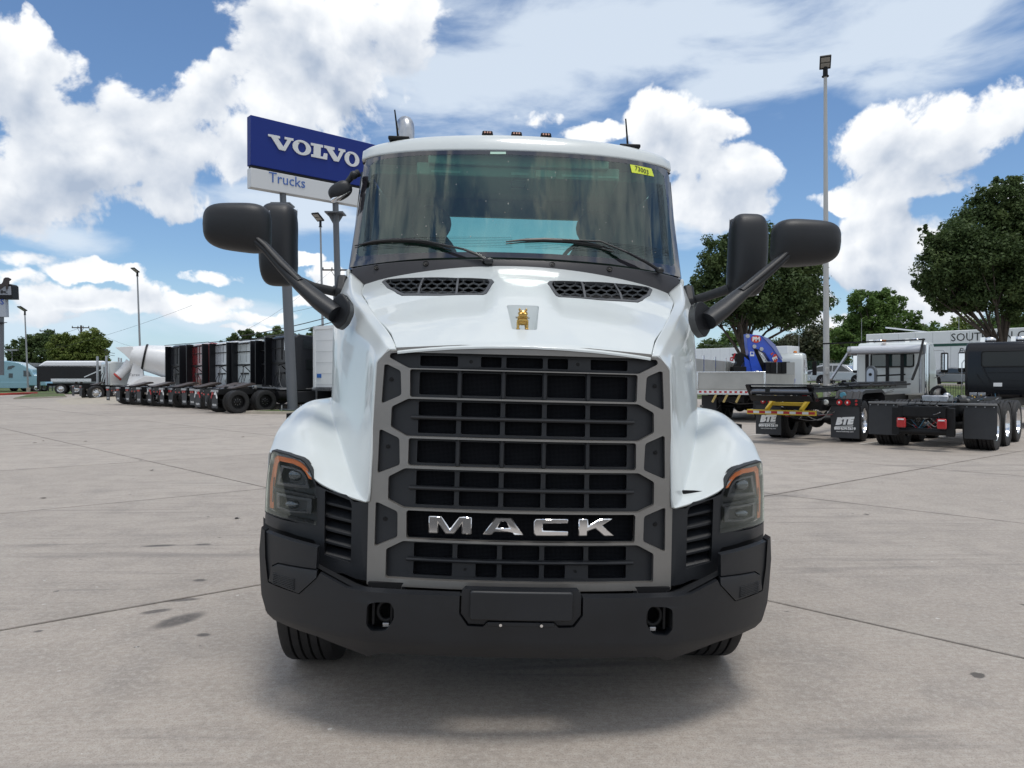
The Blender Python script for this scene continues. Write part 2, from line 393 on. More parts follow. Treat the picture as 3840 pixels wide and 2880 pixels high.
# ------------------------------------------------------------ ground
def concrete_mat():
    m = bpy.data.materials.new('worn concrete'); m.use_nodes = True; t = m.node_tree; b = t.nodes['Principled BSDF']; k = NT(t)
    g = t.nodes.new('ShaderNodeNewGeometry'); Pn = g.outputs['Position']
    big = k.noise(Pn, .35, 5, .55); mid = k.noise(Pn, 2.2, 7, .62, .4); fine = k.noise(Pn, 26, 6, .75); gr = k.noise(Pn, 120, 3, .75)
    c = k.mix(k.sstep(big, .3, .7), (.385, .338, .294), (.440, .388, .338))
    c = k.mix(k.m('MULTIPLY', k.sstep(mid, .42, .66), .6), c, (.305, .270, .238))
    st = k.noise(Pn, .8, 6, .65, .6); c = k.mix(k.m('MULTIPLY', k.sstep(st, .55, .7), .35), c, (.20, .185, .175)); c = k.mix(k.m('MULTIPLY', k.sstep(st, .45, .32), .4), c, (.43, .39, .34))
    c = k.mix(k.m('MULTIPLY', k.sstep(fine, .46, .64), .62), c, (.47, .435, .39))
    c = k.mix(k.m('MULTIPLY', k.sstep(fine, .50, .36), .45), c, (.29, .255, .222))
    c = k.mix(k.m('MULTIPLY', k.sstep(gr, .51, .62), .48), c, (.16, .145, .13))
    # tyre scuffs: long faint streaks in the driving directions
    for ang, w in ((24, .35), (-38, .30), (80, .22)):
        mp = t.nodes.new('ShaderNodeMapping'); k.L(Pn, mp.inputs[0]); mp.inputs['Rotation'].default_value = (0, 0, R(-ang)); mp.inputs['Scale'].default_value = (.22, 3.4, 1)
        n = k.noise(mp.outputs[0], 1.3, 6, .6, .8); msk = k.noise(Pn, .30 + w * .2, 2, .5)
        c = k.mix(k.m('MULTIPLY', k.m('MULTIPLY', k.sstep(n, .54, .70), k.sstep(msk, .46, .6)), w), c, (.085, .082, .085))
    # brushed finish
    mp = t.nodes.new('ShaderNodeMapping'); k.L(Pn, mp.inputs[0]); mp.inputs['Rotation'].default_value = (0, 0, R(10)); mp.inputs['Scale'].default_value = (.5, 12, 1)
    brn = k.noise(mp.outputs[0], 6, 4, .6)
    c = k.mix(k.sstep(brn, .4, .75, 0, .22), c, (.19, .18, .17))
    # dark drips, patchy
    vo = t.nodes.new('ShaderNodeTexVoronoi'); vo.feature = 'F1'; vo.inputs['Scale'].default_value = 1.7
    k.L(k.v('ADD', k.v('ADD', Pn, (13.37, 4.2, 0)), k.v('MULTIPLY', k.v('SUBTRACT', k.noise(Pn, 5, 4, .6, 0, 1), (.5, .5, .5)), (.18, .18, 0))), vo.inputs['Vector'])
    sepc = t.nodes.new('ShaderNodeSeparateColor'); k.L(vo.outputs['Color'], sepc.inputs[0])
    rad = k.m('MULTIPLY', k.m('POWER', sepc.outputs[0], 8), .12)
    spot = k.m('SUBTRACT', rad, vo.outputs['Distance'])
    c = k.mix(k.m('MULTIPLY', k.sstep(spot, -.006, .02), .75), c, (.035, .033, .033))
    vo2 = t.nodes.new('ShaderNodeTexVoronoi'); vo2.feature = 'F1'; vo2.inputs['Scale'].default_value = 6; k.L(k.v('ADD', Pn, k.v('MULTIPLY', k.noise(Pn, 21, 3, .6, 0, 1), (.05, .05, 0))), vo2.inputs['Vector'])
    sp2 = t.nodes.new('ShaderNodeSeparateColor'); k.L(vo2.outputs['Color'], sp2.inputs[0])
    s2 = k.m('SUBTRACT', k.m('MULTIPLY', k.m('POWER', sp2.outputs[1], 9), .13), vo2.outputs['Distance'])
    c = k.mix(k.m('MULTIPLY', k.sstep(s2, -.005, .02), .7), c, (.05, .048, .05))
    s3 = k.m('SUBTRACT', k.m('MULTIPLY', k.m('POWER', sp2.outputs[2], 22), .07), vo2.outputs['Distance'])
    c = k.mix(k.sstep(s3, -.002, .006, 0, .8), c, (.62, .60, .57))
    # oil patches left of the truck
    for x, y, rx, ry, a in ((-2.44, 5.14, .13, .055, 28), (-2.36, 5.40, .15, .05, 15), (-2.44, 5.92, .07, .05, 0), (-1.93, 4.66, .06, .045, 0), (-3.0, 4.76, .03, .03, 0), (-3.3, 7.15, .20, .06, 10), (-2.9, 7.2, .10, .05, 0), (-2.2, 4.95, .25, .12, 60)):
        mp = t.nodes.new('ShaderNodeMapping'); mp.vector_type = 'TEXTURE'; k.L(k.v('ADD', Pn, k.v('MULTIPLY', k.v('SUBTRACT', k.noise(Pn, 7, 5, .65, 0, 1), (.5, .5, .5)), (.07, .05, 0))), mp.inputs[0])
        mp.inputs['Location'].default_value = (x, y, 0); mp.inputs['Rotation'].default_value = (0, 0, R(a)); mp.inputs['Scale'].default_value = (rx, ry, 1000)
        ln = k.v('LENGTH', mp.outputs[0], out=1)
        c = k.mix(k.m('MULTIPLY', k.sstep(ln, 1.0, .45), k.sstep(fine, .2, .6, .35, .8)), c, (.05, .047, .048))
    # dirt gathered along the joints
    wv = k.v('ADD', Pn, k.v('MULTIPLY', k.v('SUBTRACT', k.noise(Pn, 9, 4, .6, 0, 1), (.5, .5, .5)), (.035, .035, 0)))
    for nx, ny, off, sp in ((-math.sin(R(37)), math.cos(R(37)), 5.78, 4.9), (math.sin(R(47)), math.cos(R(47)), 4.95, 4.7)):
        dd = k.m('SUBTRACT', k.v('DOT_PRODUCT', wv, (nx, ny, 0), out=1), off); fr_ = k.m('PINGPONG', dd, sp / 2)
        c = k.mix(k.m('MULTIPLY', k.sstep(fr_, .024, .008), k.sstep(mid, .25, .6, .22, .62)), c, (.085, .075, .068))
        c = k.mix(k.m('MULTIPLY', k.sstep(fr_, .16, .0), k.sstep(st, .4, .65, .0, .25)), c, (.20, .175, .155))
    oi = t.nodes.new('ShaderNodeObjectInfo'); c = k.v('SCALE', c, None); sc_ = [n for n in t.nodes if n.type == 'VECT_MATH' and n.operation == 'SCALE'][-1]; k.L(k.m('ADD', k.m('MULTIPLY', oi.outputs['Random'], .10), .95), sc_.inputs['Scale'])
    k.L(c, b.inputs['Base Color']); b.inputs['Roughness'].default_value = .82; b.inputs['Specular IOR Level'].default_value = .3
    h = k.m('ADD', k.m('MULTIPLY', fine, .5), k.m('MULTIPLY', gr, .5))
    bp = t.nodes.new('ShaderNodeBump'); bp.inputs['Strength'].default_value = .6; bp.inputs['Distance'].default_value = .008; k.L(h, bp.inputs['Height']); k.L(bp.outputs[0], b.inputs['Normal'])
    return m
conc = concrete_mat()
dirt = mat('dark dirt in the joints', (.05, .045, .04), .95, var=.3, vscale=3)
def ground_mat():                  # plain lot far away, dry grass beyond the fence
    m = bpy.data.materials.new('joint dirt and far lot'); m.use_nodes = True; return m
o = MB().add([(-900, -60, -.03), (900, -60, -.03), (900, 1500, -.03), (-900, 1500, -.03)], [(0, 1, 2, 3)]).build('ground', dirt, smooth=False)
tag(o, 'bare ground under and beyond the concrete lot', None, kind='structure')
# slabs: skewed grid read off the joints
UD = Vector((math.cos(R(37)), math.sin(R(37)))); VD = Vector((math.cos(R(-47)), math.sin(R(-47))))
un = Vector((-UD.y, UD.x)); vn = Vector((-VD.y, VD.x))
def slab_pt(u_off, v_off):         # intersection of line un.p = u_off and vn.p = v_off
    det = un.x * vn.y - un.y * vn.x
    return Vector(((u_off * vn.y - v_off * un.y) / det, (un.x * v_off - vn.x * u_off) / det))
SU, SV, U0, V0_ = 4.9, 4.7, 5.78, 4.95
gap = .017
p00 = slab_pt(0, 0); pu = slab_pt(SU, 0) - p00; pv = slab_pt(0, SV) - p00
def inset(a, b):
    return a * (1 - gap / SU) + b * (1 - gap / SV)
c4 = [Vector((0, 0)), pu * (1 - gap / SU), pu * (1 - gap / SU) + pv * (1 - gap / SV), pv * (1 - gap / SV)]
cen = (pu + pv) / 2
me = bpy.data.meshes.new('slab')
tp = [(c.x, c.y, 0) for c in c4]; ins = [((c - cen * .998) * .9985 + cen * .998) for c in c4]
vs = [(c.x, c.y, -.028) for c in c4] + [(c.x, c.y, -.004) for c in c4] + [(c.x, c.y, 0) for c in ins]
me.from_pydata(vs, [], [(i, (i + 1) % 4, 4 + (i + 1) % 4, 4 + i) for i in range(4)] + [(4 + i, 4 + (i + 1) % 4, 8 + (i + 1) % 4, 8 + i) for i in range(4)] + [(8, 9, 10, 11), (3, 2, 1, 0)])
bm = bmesh.new(); bm.from_mesh(me); bmesh.ops.recalc_face_normals(bm, faces=bm.faces); bm.to_mesh(me); bm.free(); me.materials.append(conc)
lot = bpy.data.objects.new('concrete_lot', None); COL.objects.link(lot); lot['kind'] = 'structure'; lot['label'] = 'worn grey concrete truck lot laid in large slabs'
cnt = []
for i in range(-14, 26):
    for j in range(-14, 24):
        p = slab_pt(U0 + i * SU, V0_ + j * SV); q = p + cen
        y = q.y; x = q.x - CAM[0]
        if y > -7 and abs(x) < .72 * max(y, 0) + 9 and math.hypot(x, y) < 58: cnt.append((math.hypot(x, y), p))
cnt.sort(key=lambda t: t[0])
for d, p in cnt[:296]:
    o = bpy.data.objects.new('slab', me); link(o, lot); o.location = (p.x, p.y, random.uniform(-.0015, .0015))
far = cnt[295][0] if len(cnt) > 295 else cnt[-1][0]
# beyond the slabs one can tell apart the lot goes on as one sheet
NR = 72; ri = min(far, 50) - 3
vs = []; fs = []
for i in range(NR):
    a = 2 * math.pi * i / NR
    vs += [(ri * math.sin(a) + CAM[0], ri * math.cos(a), -.012), (86 * math.sin(a), 86 * math.cos(a), -.012)]
for i in range(NR):
    j = (i + 1) % NR; fs.append((2 * i, 2 * j, 2 * j + 1, 2 * i + 1))
o = MB().add(vs, fs).build('far_concrete', conc, lot, smooth=False)
vs = []; fs = []
for i in range(NR):
    a = 2 * math.pi * i / NR; vs += [(84 * math.sin(a), 84 * math.cos(a), -.02), (850 * math.sin(a), 850 * math.cos(a), -.02)]
for i in range(NR):
    j = (i + 1) % NR; fs.append((2 * i, 2 * j, 2 * j + 1, 2 * i + 1))
o = MB().add(vs, fs).build('far_ground', mat('far dry grass', (.10, .115, .05), .95, var=.3, vscale=.08), smooth=False)
tag(o, 'dull green open land beyond the lot', None, kind='structure')
# ------------------------------------------------------------ the white truck in front
TR = empty('semi_truck', 'big white day cab truck facing the camera with grey slatted grille and black bumper', 'truck')
TR.rotation_euler = (0, ROLL, 0)
TR.location = (-math.sin(ROLL) * 1.0, 0, 1.0 - math.cos(ROLL) * 1.0)
def pxz(l, Y):                     # pixel outline -> (X, Z)
    o = []
    for p in l:
        Yp = Y(p) if callable(Y) else Y
        q = P(p[0], p[1], Yp); o.append((q[0], q[2]))
    return o
def solveP(px, py, fn, it=12):     # where a pixel ray meets the surface Y = fn(x, z)
    Y = 3.5
    for _ in range(it):
        x, _, z = P(px, py, Y); Y = .5 * Y + .5 * fn(x, z)
    x, _, z = P(px, py, Y); return x, z
def sol(l, fn): return [solveP(a, b, fn) for a, b in l]
def mirror(l):                     # left half outline (from the middle outwards) -> full outline
    return l + [(-x, z) for x, z in reversed(l) if abs(x) > 1e-6]
def neg(l): return [(-x, z) for x, z in reversed(l)]
def Yg(x, z): return 3.320 + .14 * x * x + .10 * (z - .65)
def Yb(x, z):
    a = abs(x); t = max(0, a - .66)
    return 3.19 + .11 * a * a + .30 * t + .55 * t ** 3 - .015 * ss(z, .40, .62) + .05 * ss(z, .45, .34)
def Yf(x, z):                      # black corner trim and headlamp surface
    a = abs(x); t = max(0, a - .72)
    return 3.44 + .10 * t + .62 * t * t + 1.25 * t ** 4 + .06 * (z - .65)
# bumper --------------------------------------------------
bl = sol([(1724, 2223.5), (1720, 2236), (1352, 2233), (1335, 2222), (1300, 2205), (1199.5, 2150), (1188, 2168), (1122, 2226), (1002, 2180), (994, 2090), (990, 1996), (981, 1975)], Yb)
bl[-1] = (-1.318, .815); bl += [(-1.330, .70), (-1.318, .40), (-1.262, .345)]
bl += [(-1.10, .335), (-.70, .337), (-.655, .352)]
top = [(-.335, .640)]
outer = top + [(-.71, .655)] + sol([(1300, 2205), (1250, 2178), (1199.5, 2150)], Yb) + sol([(1188, 2168), (1122, 2228), (1004, 2184), (994, 2090), (992, 1990), (980, 1976), (972, 2060), (980, 2230), (1001, 2300), (1026, 2324), (1188.7, 2386), (1340.5, 2446), (1378.5, 2462)], Yb) + [(-.60, .375), (0, .383)]
ins = sol([(1724, 2223.5), (1721, 2302.6), (1752, 2348), (1811, 2350.6), (1828, 2334)], Yb)
insert_l = [(x, z) for x, z in ins]
top_open = [(-.245, .664)]
outer = [(p[0], p[1]) for p in reversed(insert_l[0:0])] + outer
o_left = [(0, insert_l[-1][1]), insert_l[-1], insert_l[-2], insert_l[-3], insert_l[-4], (insert_l[0][0], .655), (insert_l[0][0] - .012, .655)] + outer[1:]
o_left = [p for i, p in enumerate(o_left) if i == 0 or (abs(p[0] - o_left[i - 1][0]) + abs(p[1] - o_left[i - 1][1])) > 1e-4]
bump_out = o_left[1:-1] + [(-x, z) for x, z in reversed(o_left[1:-1])]
tow_l = rpoly(sol([(1377, 2268), (1400, 2259), (1463, 2259), (1477, 2285), (1477, 2322), (1448, 2366), (1392, 2368), (1372, 2342)], Yb), .012, 3)
panel('bumper', bump_out, [tow_l, neg(tow_l)], lambda x, z: (x, Yb(x, z), z), (0, .07, 0), black, TR, step=.07, bevel=.012, seg=3)
# shelf running back from the bumper top, one each side of the insert
def zt(x): return .648 + max(0, abs(x) - .72) * .33
for s in (-1, 1):
    mb = MB(); xs = [s * lerp(.26, 1.0, i / 12) for i in range(13)]; vs = []
    for x in xs: vs += [(x, Yb(x, .6) + .03, zt(x)), (x, Yb(x, .6) + .25, zt(x) - .04)]
    mb.add(vs, [(2 * i, 2 * i + 2, 2 * i + 3, 2 * i + 1) for i in range(12)]); mb.build('bumper_shelf', blackd, TR)
# closed side of the bumper running back to the wheel
for s in (-1, 1):
    mb = MB(); mb.prism([(3.69, .79), (3.66, .42), (3.95, .42), (3.98, .79)], 'x', s * 1.20, s * 1.236); mb.build('bumper_end', black, TR, bevel=.01)
# centre insert
ci = mirror([(0, insert_l[-1][1] + .006), (insert_l[-1][0] + .004, insert_l[-1][1] + .006), (insert_l[-2][0], insert_l[-2][1] + .006), (insert_l[2][0] + .004, insert_l[2][1] + .006), (insert_l[1][0] + .008, insert_l[1][1]), (insert_l[0][0] + .008, .668), (-.245, .684), (0, .684)])
ci = ci[1:-1] if False else [p for p in ci]
cil = [(insert_l[-1][0] + .004, insert_l[-1][1] + .007), (insert_l[-2][0] + .002, insert_l[-2][1] + .007), (insert_l[2][0] + .006, insert_l[2][1] + .007), (insert_l[1][0] + .008, insert_l[1][1]), (insert_l[0][0] + .008, .668), (-.245, .684)]
panel('bumper_insert', cil + [(-x, z) for x, z in reversed(cil)], [], lambda x, z: (x, Yb(x, z) + .012 - .0 * z, z), (0, .05, 0), black, TR, step=.05, bevel=.008)
pl = rrect(-.222, .222, .556, .682, .012)
panel('plate_pad', pl, [], lambda x, z: (x, 3.165 + .1 * x * x, z), (0, .03, 0), black, TR, step=.06, bevel=.007)
mb = MB(); mb.box(-.145, .145, 3.178, 3.22, .528, .548); mb.build('plate_bracket', black, TR, bevel=.004)
for s in (-1, 1):
    mb = MB(); mb.lathe([(0, -.006), (.0065, -.006), (.008, -.002), (.008, .01)], (s * .088, 3.172, .538), (0, 1, 0), 12); mb.build('bolt', chrome, TR)
# tow hooks in the openings
for s in (-1, 1):
    X = s * .603
    mb = MB(); mb.box(X - .085, X + .085, 3.36, 3.38, .44, .66); mb.box(X - .07, X - .066, 3.24, 3.38, .46, .64); mb.box(X + .066, X + .07, 3.24, 3.38, .46, .64); mb.build('tow_pocket', hole, TR)
    mb = MB(); mb.tube([(X - s * .012 + .036 * math.cos(a), 3.275, .560 + .043 * math.sin(a)) for a in [2 * math.pi * i / 20 for i in range(20)]], .011, 8, closed=True)
    mb.box(X - .05, X - .036, 3.26, 3.32, .50, .625); mb.box(X + .030, X + .044, 3.26, 3.32, .50, .625); mb.box(X - .01, X + .01, 3.26, 3.30, .60, .63); mb.build('tow_hook', chassis, TR, bevel=.003)
    mb = MB(); mb.box(X - s * .014 - .015, X - s * .014 + .015, 3.255, 3.30, .492, .512); mb.build('tow_pin', steel, TR, bevel=.003)
# corner steps ----------------------------------------------
for s, nm in ((-1, 'corner_step'), (1, 'corner_step')):
    up = sol([(996, 2004), (1188, 2056), (1184, 2134), (1120, 2124), (1016, 2100), (1004, 2178), (996, 2172)], Yb)
    up = [solveP(984, 1992, Yb), solveP(1188, 2056, Yb), solveP(1183, 2136, Yb), solveP(1100, 2124, Yb), solveP(1040, 2112, Yb), solveP(1018, 2122, Yb), solveP(1010, 2175, Yb), solveP(986, 2172, Yb)]
    if s > 0: up = neg(up)
    panel('corner_panel', up, [], lambda x, z: (x, Yb(x, z) + .012, z), (0, .05, 0), black, TR, step=.06, bevel=.007)
    lo = [solveP(1042, 2116, Yb), solveP(1100, 2128, Yb), solveP(1187, 2141, Yb), solveP(1187, 2165, Yb), solveP(1121, 2224, Yb), solveP(1008, 2178, Yb), solveP(1020, 2126, Yb)]
    if s > 0: lo = neg(lo)
    panel('corner_step', lo, [], lambda x, z: (x, Yb(x, z) - .006 + .3 * max(0, z - .68), z), (0, .06, 0), black, TR, step=.05, bevel=.008)
    for i in range(7):
        f = i / 6; pa = solveP(1026, 2147 + f * 39, Yb); pb = solveP(1106, 2172 + f * 39, Yb)
        a = (pa[0] * (-s), Yb(*pa) - .005 + .3 * max(0, pa[1] - .68), pa[1]); b = (pb[0] * (-s), Yb(*pb) - .005 + .3 * max(0, pb[1] - .68), pb[1])
        mb = MB(); mb.beam(a, b, .010, .0045); mb.build('step_rib', blackd, TR, bevel=.001)
mb = MB(); mb.box(-1.26, 1.26, 3.95, 3.99, .40, .86); mb.box(-.70, .70, 3.50, 3.54, .40, .70); mb.build('bumper_backing', hole, TR)
# black corner fascia ---------------------------------------
fa_l = [(-.704, 1.010), (-.778, 1.004), (-.9735, 1.066), (-.9755, 1.02)] + sol([(1188.7, 1871), (1187.5, 1972), (1100, 1958), (994, 1922), (992, 1962), (1080, 1996), (1176, 2025), (1183, 2036), (1194, 2145)], Yf) + [(-.82, .672), (-.765, .655), (-.697, .652)]
lou = sol([(1218.5, 1840), (1302, 1856), (1319, 1893), (1316, 2110), (1216, 2080)], Yf)
for s in (-1, 1):
    f_ = fa_l if s < 0 else neg(fa_l); l_ = rpoly(lou if s < 0 else neg(lou), .008)
    panel('corner_fascia', f_, [l_], lambda x, z: (x, Yf(x, z) - .028 * (1 - ss(abs(x), .70, .80)), z), (0, .05, 0), black, TR, step=.05, bevel=.006)
    x0, x1 = min(p[0] for p in l_), max(p[0] for p in l_)
    zt, zb = max(p[1] for p in l_), min(p[1] for p in l_)
    for i in range(5):
        ya = [1893, 1941, 1992, 2040, 2090][i]
        pa = solveP(1216, ya - 10, Yf); pb = solveP(1320, ya + 16, Yf)
        a = (-s * pa[0], Yf(*pa) + .018, pa[1]); b = (-s * pb[0], Yf(*pb) + .018, pb[1])
        mb = MB(); d = Vector((0, .045, .030))
        q = [Vector(a), Vector(b), Vector(b) + d, Vector(a) + d]; h = Vector((0, 0, -.012))
        mb.add([*q, *[v + h for v in q]], [(0, 1, 2, 3), (7, 6, 5, 4), (0, 4, 5, 1), (1, 5, 6, 2), (2, 6, 7, 3), (3, 7, 4, 0)]); mb.build('louvre', black, TR, bevel=.002)
    mb = MB(); mb.box(min(x0, x1) - .03, max(x0, x1) + .03, Yf(x0, .8) + .10, Yf(x0, .8) + .12, zb - .03, zt + .03); mb.build('louvre_backing', hole, TR)
for s in (-1, 1):                  # black sheet painting the shade in the gap between lamp trim and bumper
    q = sol([(978, 1945), (1190, 2015), (1200, 2160), (1110, 2120), (980, 2060)], Yf); q = q if s < 0 else neg(q)
    panel('trim_gap_shade', q, [], lambda x, z: (x, Yf(x, z) + .030, z), (0, .004, 0), hole, TR, step=.06, bevel=0)
# grille ----------------------------------------------------
S5 = lambda x, y: (1350 + x * .27125, 1250 + y * .27125); S6 = lambda x, y: (1350 + x * .33147, 1700 + y * .33147)
gout = [(0, 1.752), (-.30, 1.747)] + sol([(1488, 1303), (1456, 1308), (1415, 1361), (1400, 1580), (1382, 1855), (1375, 2191)], Yg) + [(0, .648)]
rows = [[(0, 1.725), *sol([S5(640, 262), S5(440, 272), S5(425, 300), S5(690, 447)], Yg), (0, 1.655)],
        [(0, 1.620), *sol([S5(722, 528), S5(706, 548), S5(706, 828), S5(724, 847)], Yg), (0, 1.508)],
        [(0, 1.470), *sol([S5(680, 935), S5(455, 1045), S5(442, 1258), S5(655, 1388)], Yg), (0, 1.345)],
        [(0, 1.305), *sol([S5(705, 1482), S5(687, 1502), S6(555, 90), S6(572, 112)], Yg), (0, 1.195)],
        [(0, 1.158), *sol([S6(520, 195), S6(335, 290), S6(330, 498), S6(508, 592)], Yg), (0, 1.030)],
        [(0, .995), *sol([S6(556, 672), S6(536, 690), S6(536, 918), S6(552, 938)], Yg), (0, .893)],
        [(0, .857), *sol([S6(500, 1018), S6(308, 1110), S6(302, 1382), S6(520, 1395)], Yg), (0, .712)]]
def flatrow(r):                    # keep the long horizontal edges level at mid-span
    zt = r[1][1]; zb = r[-2][1]; r = list(r); r[0] = (0, zt); r[-1] = (0, zb); return r
rows = [flatrow(r) for r in rows]
rows[0][0] = (0, rows[0][1][1] + .004)
rows = [[(x, z + (.011 if i < len(r) // 2 else -.011) * (0 if (r is rows[0] and i < len(r) // 2) else 1)) for i, (x, z) in enumerate(r)] for r in rows]
pock = [sol([S5(350, 440), S5(385, 432), S5(545, 520), S5(552, 845), S5(312, 962)], Yg),
        sol([S5(285, 1345), S5(310, 1335), S5(522, 1452), S6(430, 125), S6(210, 218)], Yg),
        sol([S6(192, 562), S6(215, 560), S6(405, 660), S6(402, 942), S6(176, 1046)], Yg)]
pock = [[(sum(a for a, _ in p) / len(p) + (x - sum(a for a, _ in p) / len(p)) * 1.16, sum(b for _, b in p) / len(p) + (z - sum(b for _, b in p) / len(p)) * 1.03) for x, z in p] for p in pock]
rows = [[(x * 1.010, z) for x, z in r] for r in rows]
def full(r): return rpoly(r[1:-1] + [(-x, z) for x, z in reversed(r[1:-1])], .010, 3)
holes = [full(r) for r in rows]
for p in pock: holes += [rpoly(p, .012, 3), rpoly(neg(p), .012, 3)]
panel('grille_frame', gout[1:-1] + [(-x, z) for x, z in reversed(gout[1:-1])], holes, lambda x, z: (x, Yg(x, z), z), (0, .05, 0), grey, TR, step=.09, bevel=.012, seg=4)
def inner(x, z): return (x, Yg(x, z) + .034, z)
cols = [-.50, -.30, -.0965, .0965, .30, .50]
for ri, r in enumerate(rows):
    zt = r[1][1]; zb = r[-2][1]; g_ = .004
    out = [(x, z) for x, z in r[1:-1]]
    cx_ = -sum(x for x, _ in out) / len(out)
    big = [(x - .02, z + (.012 if z > (zt + zb) / 2 else -.012)) for x, z in out]; big = big + [(-x, z) for x, z in reversed(big)]
    hs = []
    bands = [(zt - .012, zb + .012)] if ri in (0, 1, 3, 5) else [(zt - .012, (zt + zb) / 2 + .009), ((zt + zb) / 2 - .009, zb + .014)]
    for (za, zb_) in bands:
        for c in range(5):
            xa = cols[c] + .011; xb = cols[c + 1] - .011
            if ri in (0, 6) and c in (1, 3) and (ri == 0 or za < (zt + zb) / 2 + .001):   # solid tab with a screw
                if c == 1: xa = xa + .085
                else: xb = xb - .085
                sx = (cols[1] + .05) if c == 1 else -(cols[1] + .05)
                mb = MB(); mb.lathe([(0, -.002), (.004, -.002), (.004, 0), (.009, 0), (.009, .004), (.012, .004)], (sx, Yg(sx, za) + .031, (za + zb_) / 2), (0, 1, 0), 12); mb.build('screw', chassis, TR)
            if ri == 5: continue
            hs.append(rrect(xa, xb, zb_, za, .006, 2))
    if ri != 5: panel('grille_insert', big, hs, inner, (0, .03, 0), black, TR, step=.2, bevel=.003, seg=1)
    if ri in (2, 4, 6):
        zm = (zt + zb) / 2; mb = MB(); mb.tube([(x, Yg(x, zm) + .022, zm) for x in [lerp(-.52, .52, i / 12) for i in range(13)]], .009, 8); mb.build('grille_rail', black, TR)
    if ri in (1, 3):
        for c in cols[1:5]:
            mb = MB(); mb.beam((c, Yg(c, zt) + .02, zb), (c, Yg(c, zt) + .03, zt), .017, .02); mb.build('grille_divider', black, TR, bevel=.003)
for p in pock:
    for s in (-1, 1):
        q = p if s < 0 else neg(p); cx_ = sum(a for a, _ in q) / len(q); cz = sum(b for _, b in q) / len(q)
        e = [(cx_ + (a - cx_) * 1.12, cz + (b - cz) * 1.06) for a, b in q]
        panel('grille_side_plate', e, [], lambda x, z: (x, Yg(x, z) + .024, z), (0, .02, 0), black, TR, step=.1, bevel=.003)
        mb = MB(); mb.lathe([(0, -.003), (.004, -.003), (.004, 0), (.009, 0), (.009, .005), (.012, .006)], (cx_, Yg(cx_, cz) + .019, cz), (0, 1, 0), 12); mb.build('screw', chassis, TR)
def screen_mat():
    m = bpy.data.materials.new('fine black insect screen'); m.use_nodes = True; t = m.node_tree; b = t.nodes['Principled BSDF']; k = NT(t)
    g = t.nodes.new('ShaderNodeTexCoord'); sp = t.nodes.new('ShaderNodeSeparateXYZ'); k.L(g.outputs['Object'], sp.inputs[0])
    fx = k.m('ABSOLUTE', k.m('SINE', k.m('MULTIPLY', sp.outputs[0], 520))); fz = k.m('ABSOLUTE', k.m('SINE', k.m('MULTIPLY', sp.outputs[2], 520)))
    f = k.sstep(k.m('MAXIMUM', fx, fz), .86, .99)
    k.L(k.mix(f, (.002, .002, .003), (.022, .024, .028)), b.inputs['Base Color']); b.inputs['Roughness'].default_value = .9; b.inputs['Specular IOR Level'].default_value = .05; return m
mb = MB(); n = 16
for i in range(n):
    a = lerp(-.60, .60, i / n); c = lerp(-.60, .60, (i + 1) / n)
    mb.add([(a, Yg(a, .68) + .075, .68), (c, Yg(c, .68) + .075, .68), (c, Yg(c, 1.72) + .075, 1.72), (a, Yg(a, 1.72) + .075, 1.72)], [(0, 1, 2, 3)])
mb.build('grille_screen', screen_mat(), TR)
# raised chrome letters --------------------------------------
S7 = lambda x, y: (1900 + x * .33147, 1700 + y * .33147)
def lett(pts, S): return [(lambda q: (q[0], q[2]))(P(*S(a, b), 3.335)) for a, b in pts]
LET = {'M': ([(772, 712), (925, 713), (1018, 858), (1120, 716), (1268, 718), (1264, 913), (1150, 913), (1150, 800), (1065, 912), (965, 912), (886, 800), (884, 908), (772, 908)], S6, None),
       'A': ([(1380, 917), (1530, 725), (1712, 726), (1856, 920), (1742, 921), (1712, 884), (1518, 882), (1490, 917)], S6, [(1596, 766), (1650, 766), (1690, 840), (1550, 839)]),
       'C': ([(300, 768), (328, 733), (698, 738), (697, 795), (408, 792), (407, 868), (697, 873), (696, 932), (326, 929), (299, 895)], S7, None),
       'K': ([(812, 740), (923, 741), (924, 822), (1060, 744), (1210, 745), (1084, 820), (1226, 940), (1102, 940), (1004, 852), (916, 884), (912, 935), (808, 934)], S7, None)}
for ch, (pts, S, hl) in LET.items():
    panel('chrome_letter', lett(pts, S), [lett(hl, S)] if hl else [], lambda x, z: (x, 3.318 + .14 * x * x + .06 * (z - .93), z), (0, .022, 0), chrome, TR, step=.5, bevel=.0045, seg=1, sm=20)
# hood -------------------------------------------------------
def zc(Y): return 1.752 + .46 * (Y - 3.42) + .045 * math.sin((Y - 3.42) / 1.2 * math.pi)
def relief(X, Y):
    a = abs(X)
    ch = ss(a, .145, .20) * (1 - ss(a, .80, .90)) * ss(Y, 3.62, 4.02) * (1 - ss(Y, 4.10, 4.24))
    return -.034 * ch
def hz(X, Y):
    return zc(Y) - .185 * X * X - .30 * max(0, abs(X) - .80) ** 2 + relief(X, Y) - .010 * (1 - ss(Y - .14 * X * X, 3.41, 3.46)) ** 2
def hoodP(px, py):
    lo, hi = 3.3, 5.2
    for _ in range(40):
        Y = (lo + hi) / 2; x, _, z = P(px, py, Y)
        if z > hz(x, Y): lo = Y
        else: hi = Y
    return (x, Y)
def yfront(X): return 3.420 + .14 * X * X
def ycowl(X): return 4.60 + .22 * X * X
seam = [(-.594, yfront(.594)), (-.650, 3.65), (-.735, 3.86), (-.82, 4.08), (-.885, 4.27), (-.935, 4.45), (-.965, 4.6), (-.985, ycowl(.985))]
hood_l = [(x, yfront(x)) for x in (-.1, -.25, -.4, -.5)] + seam + [(x, ycowl(x)) for x in (-.85, -.6, -.3, -.1)]
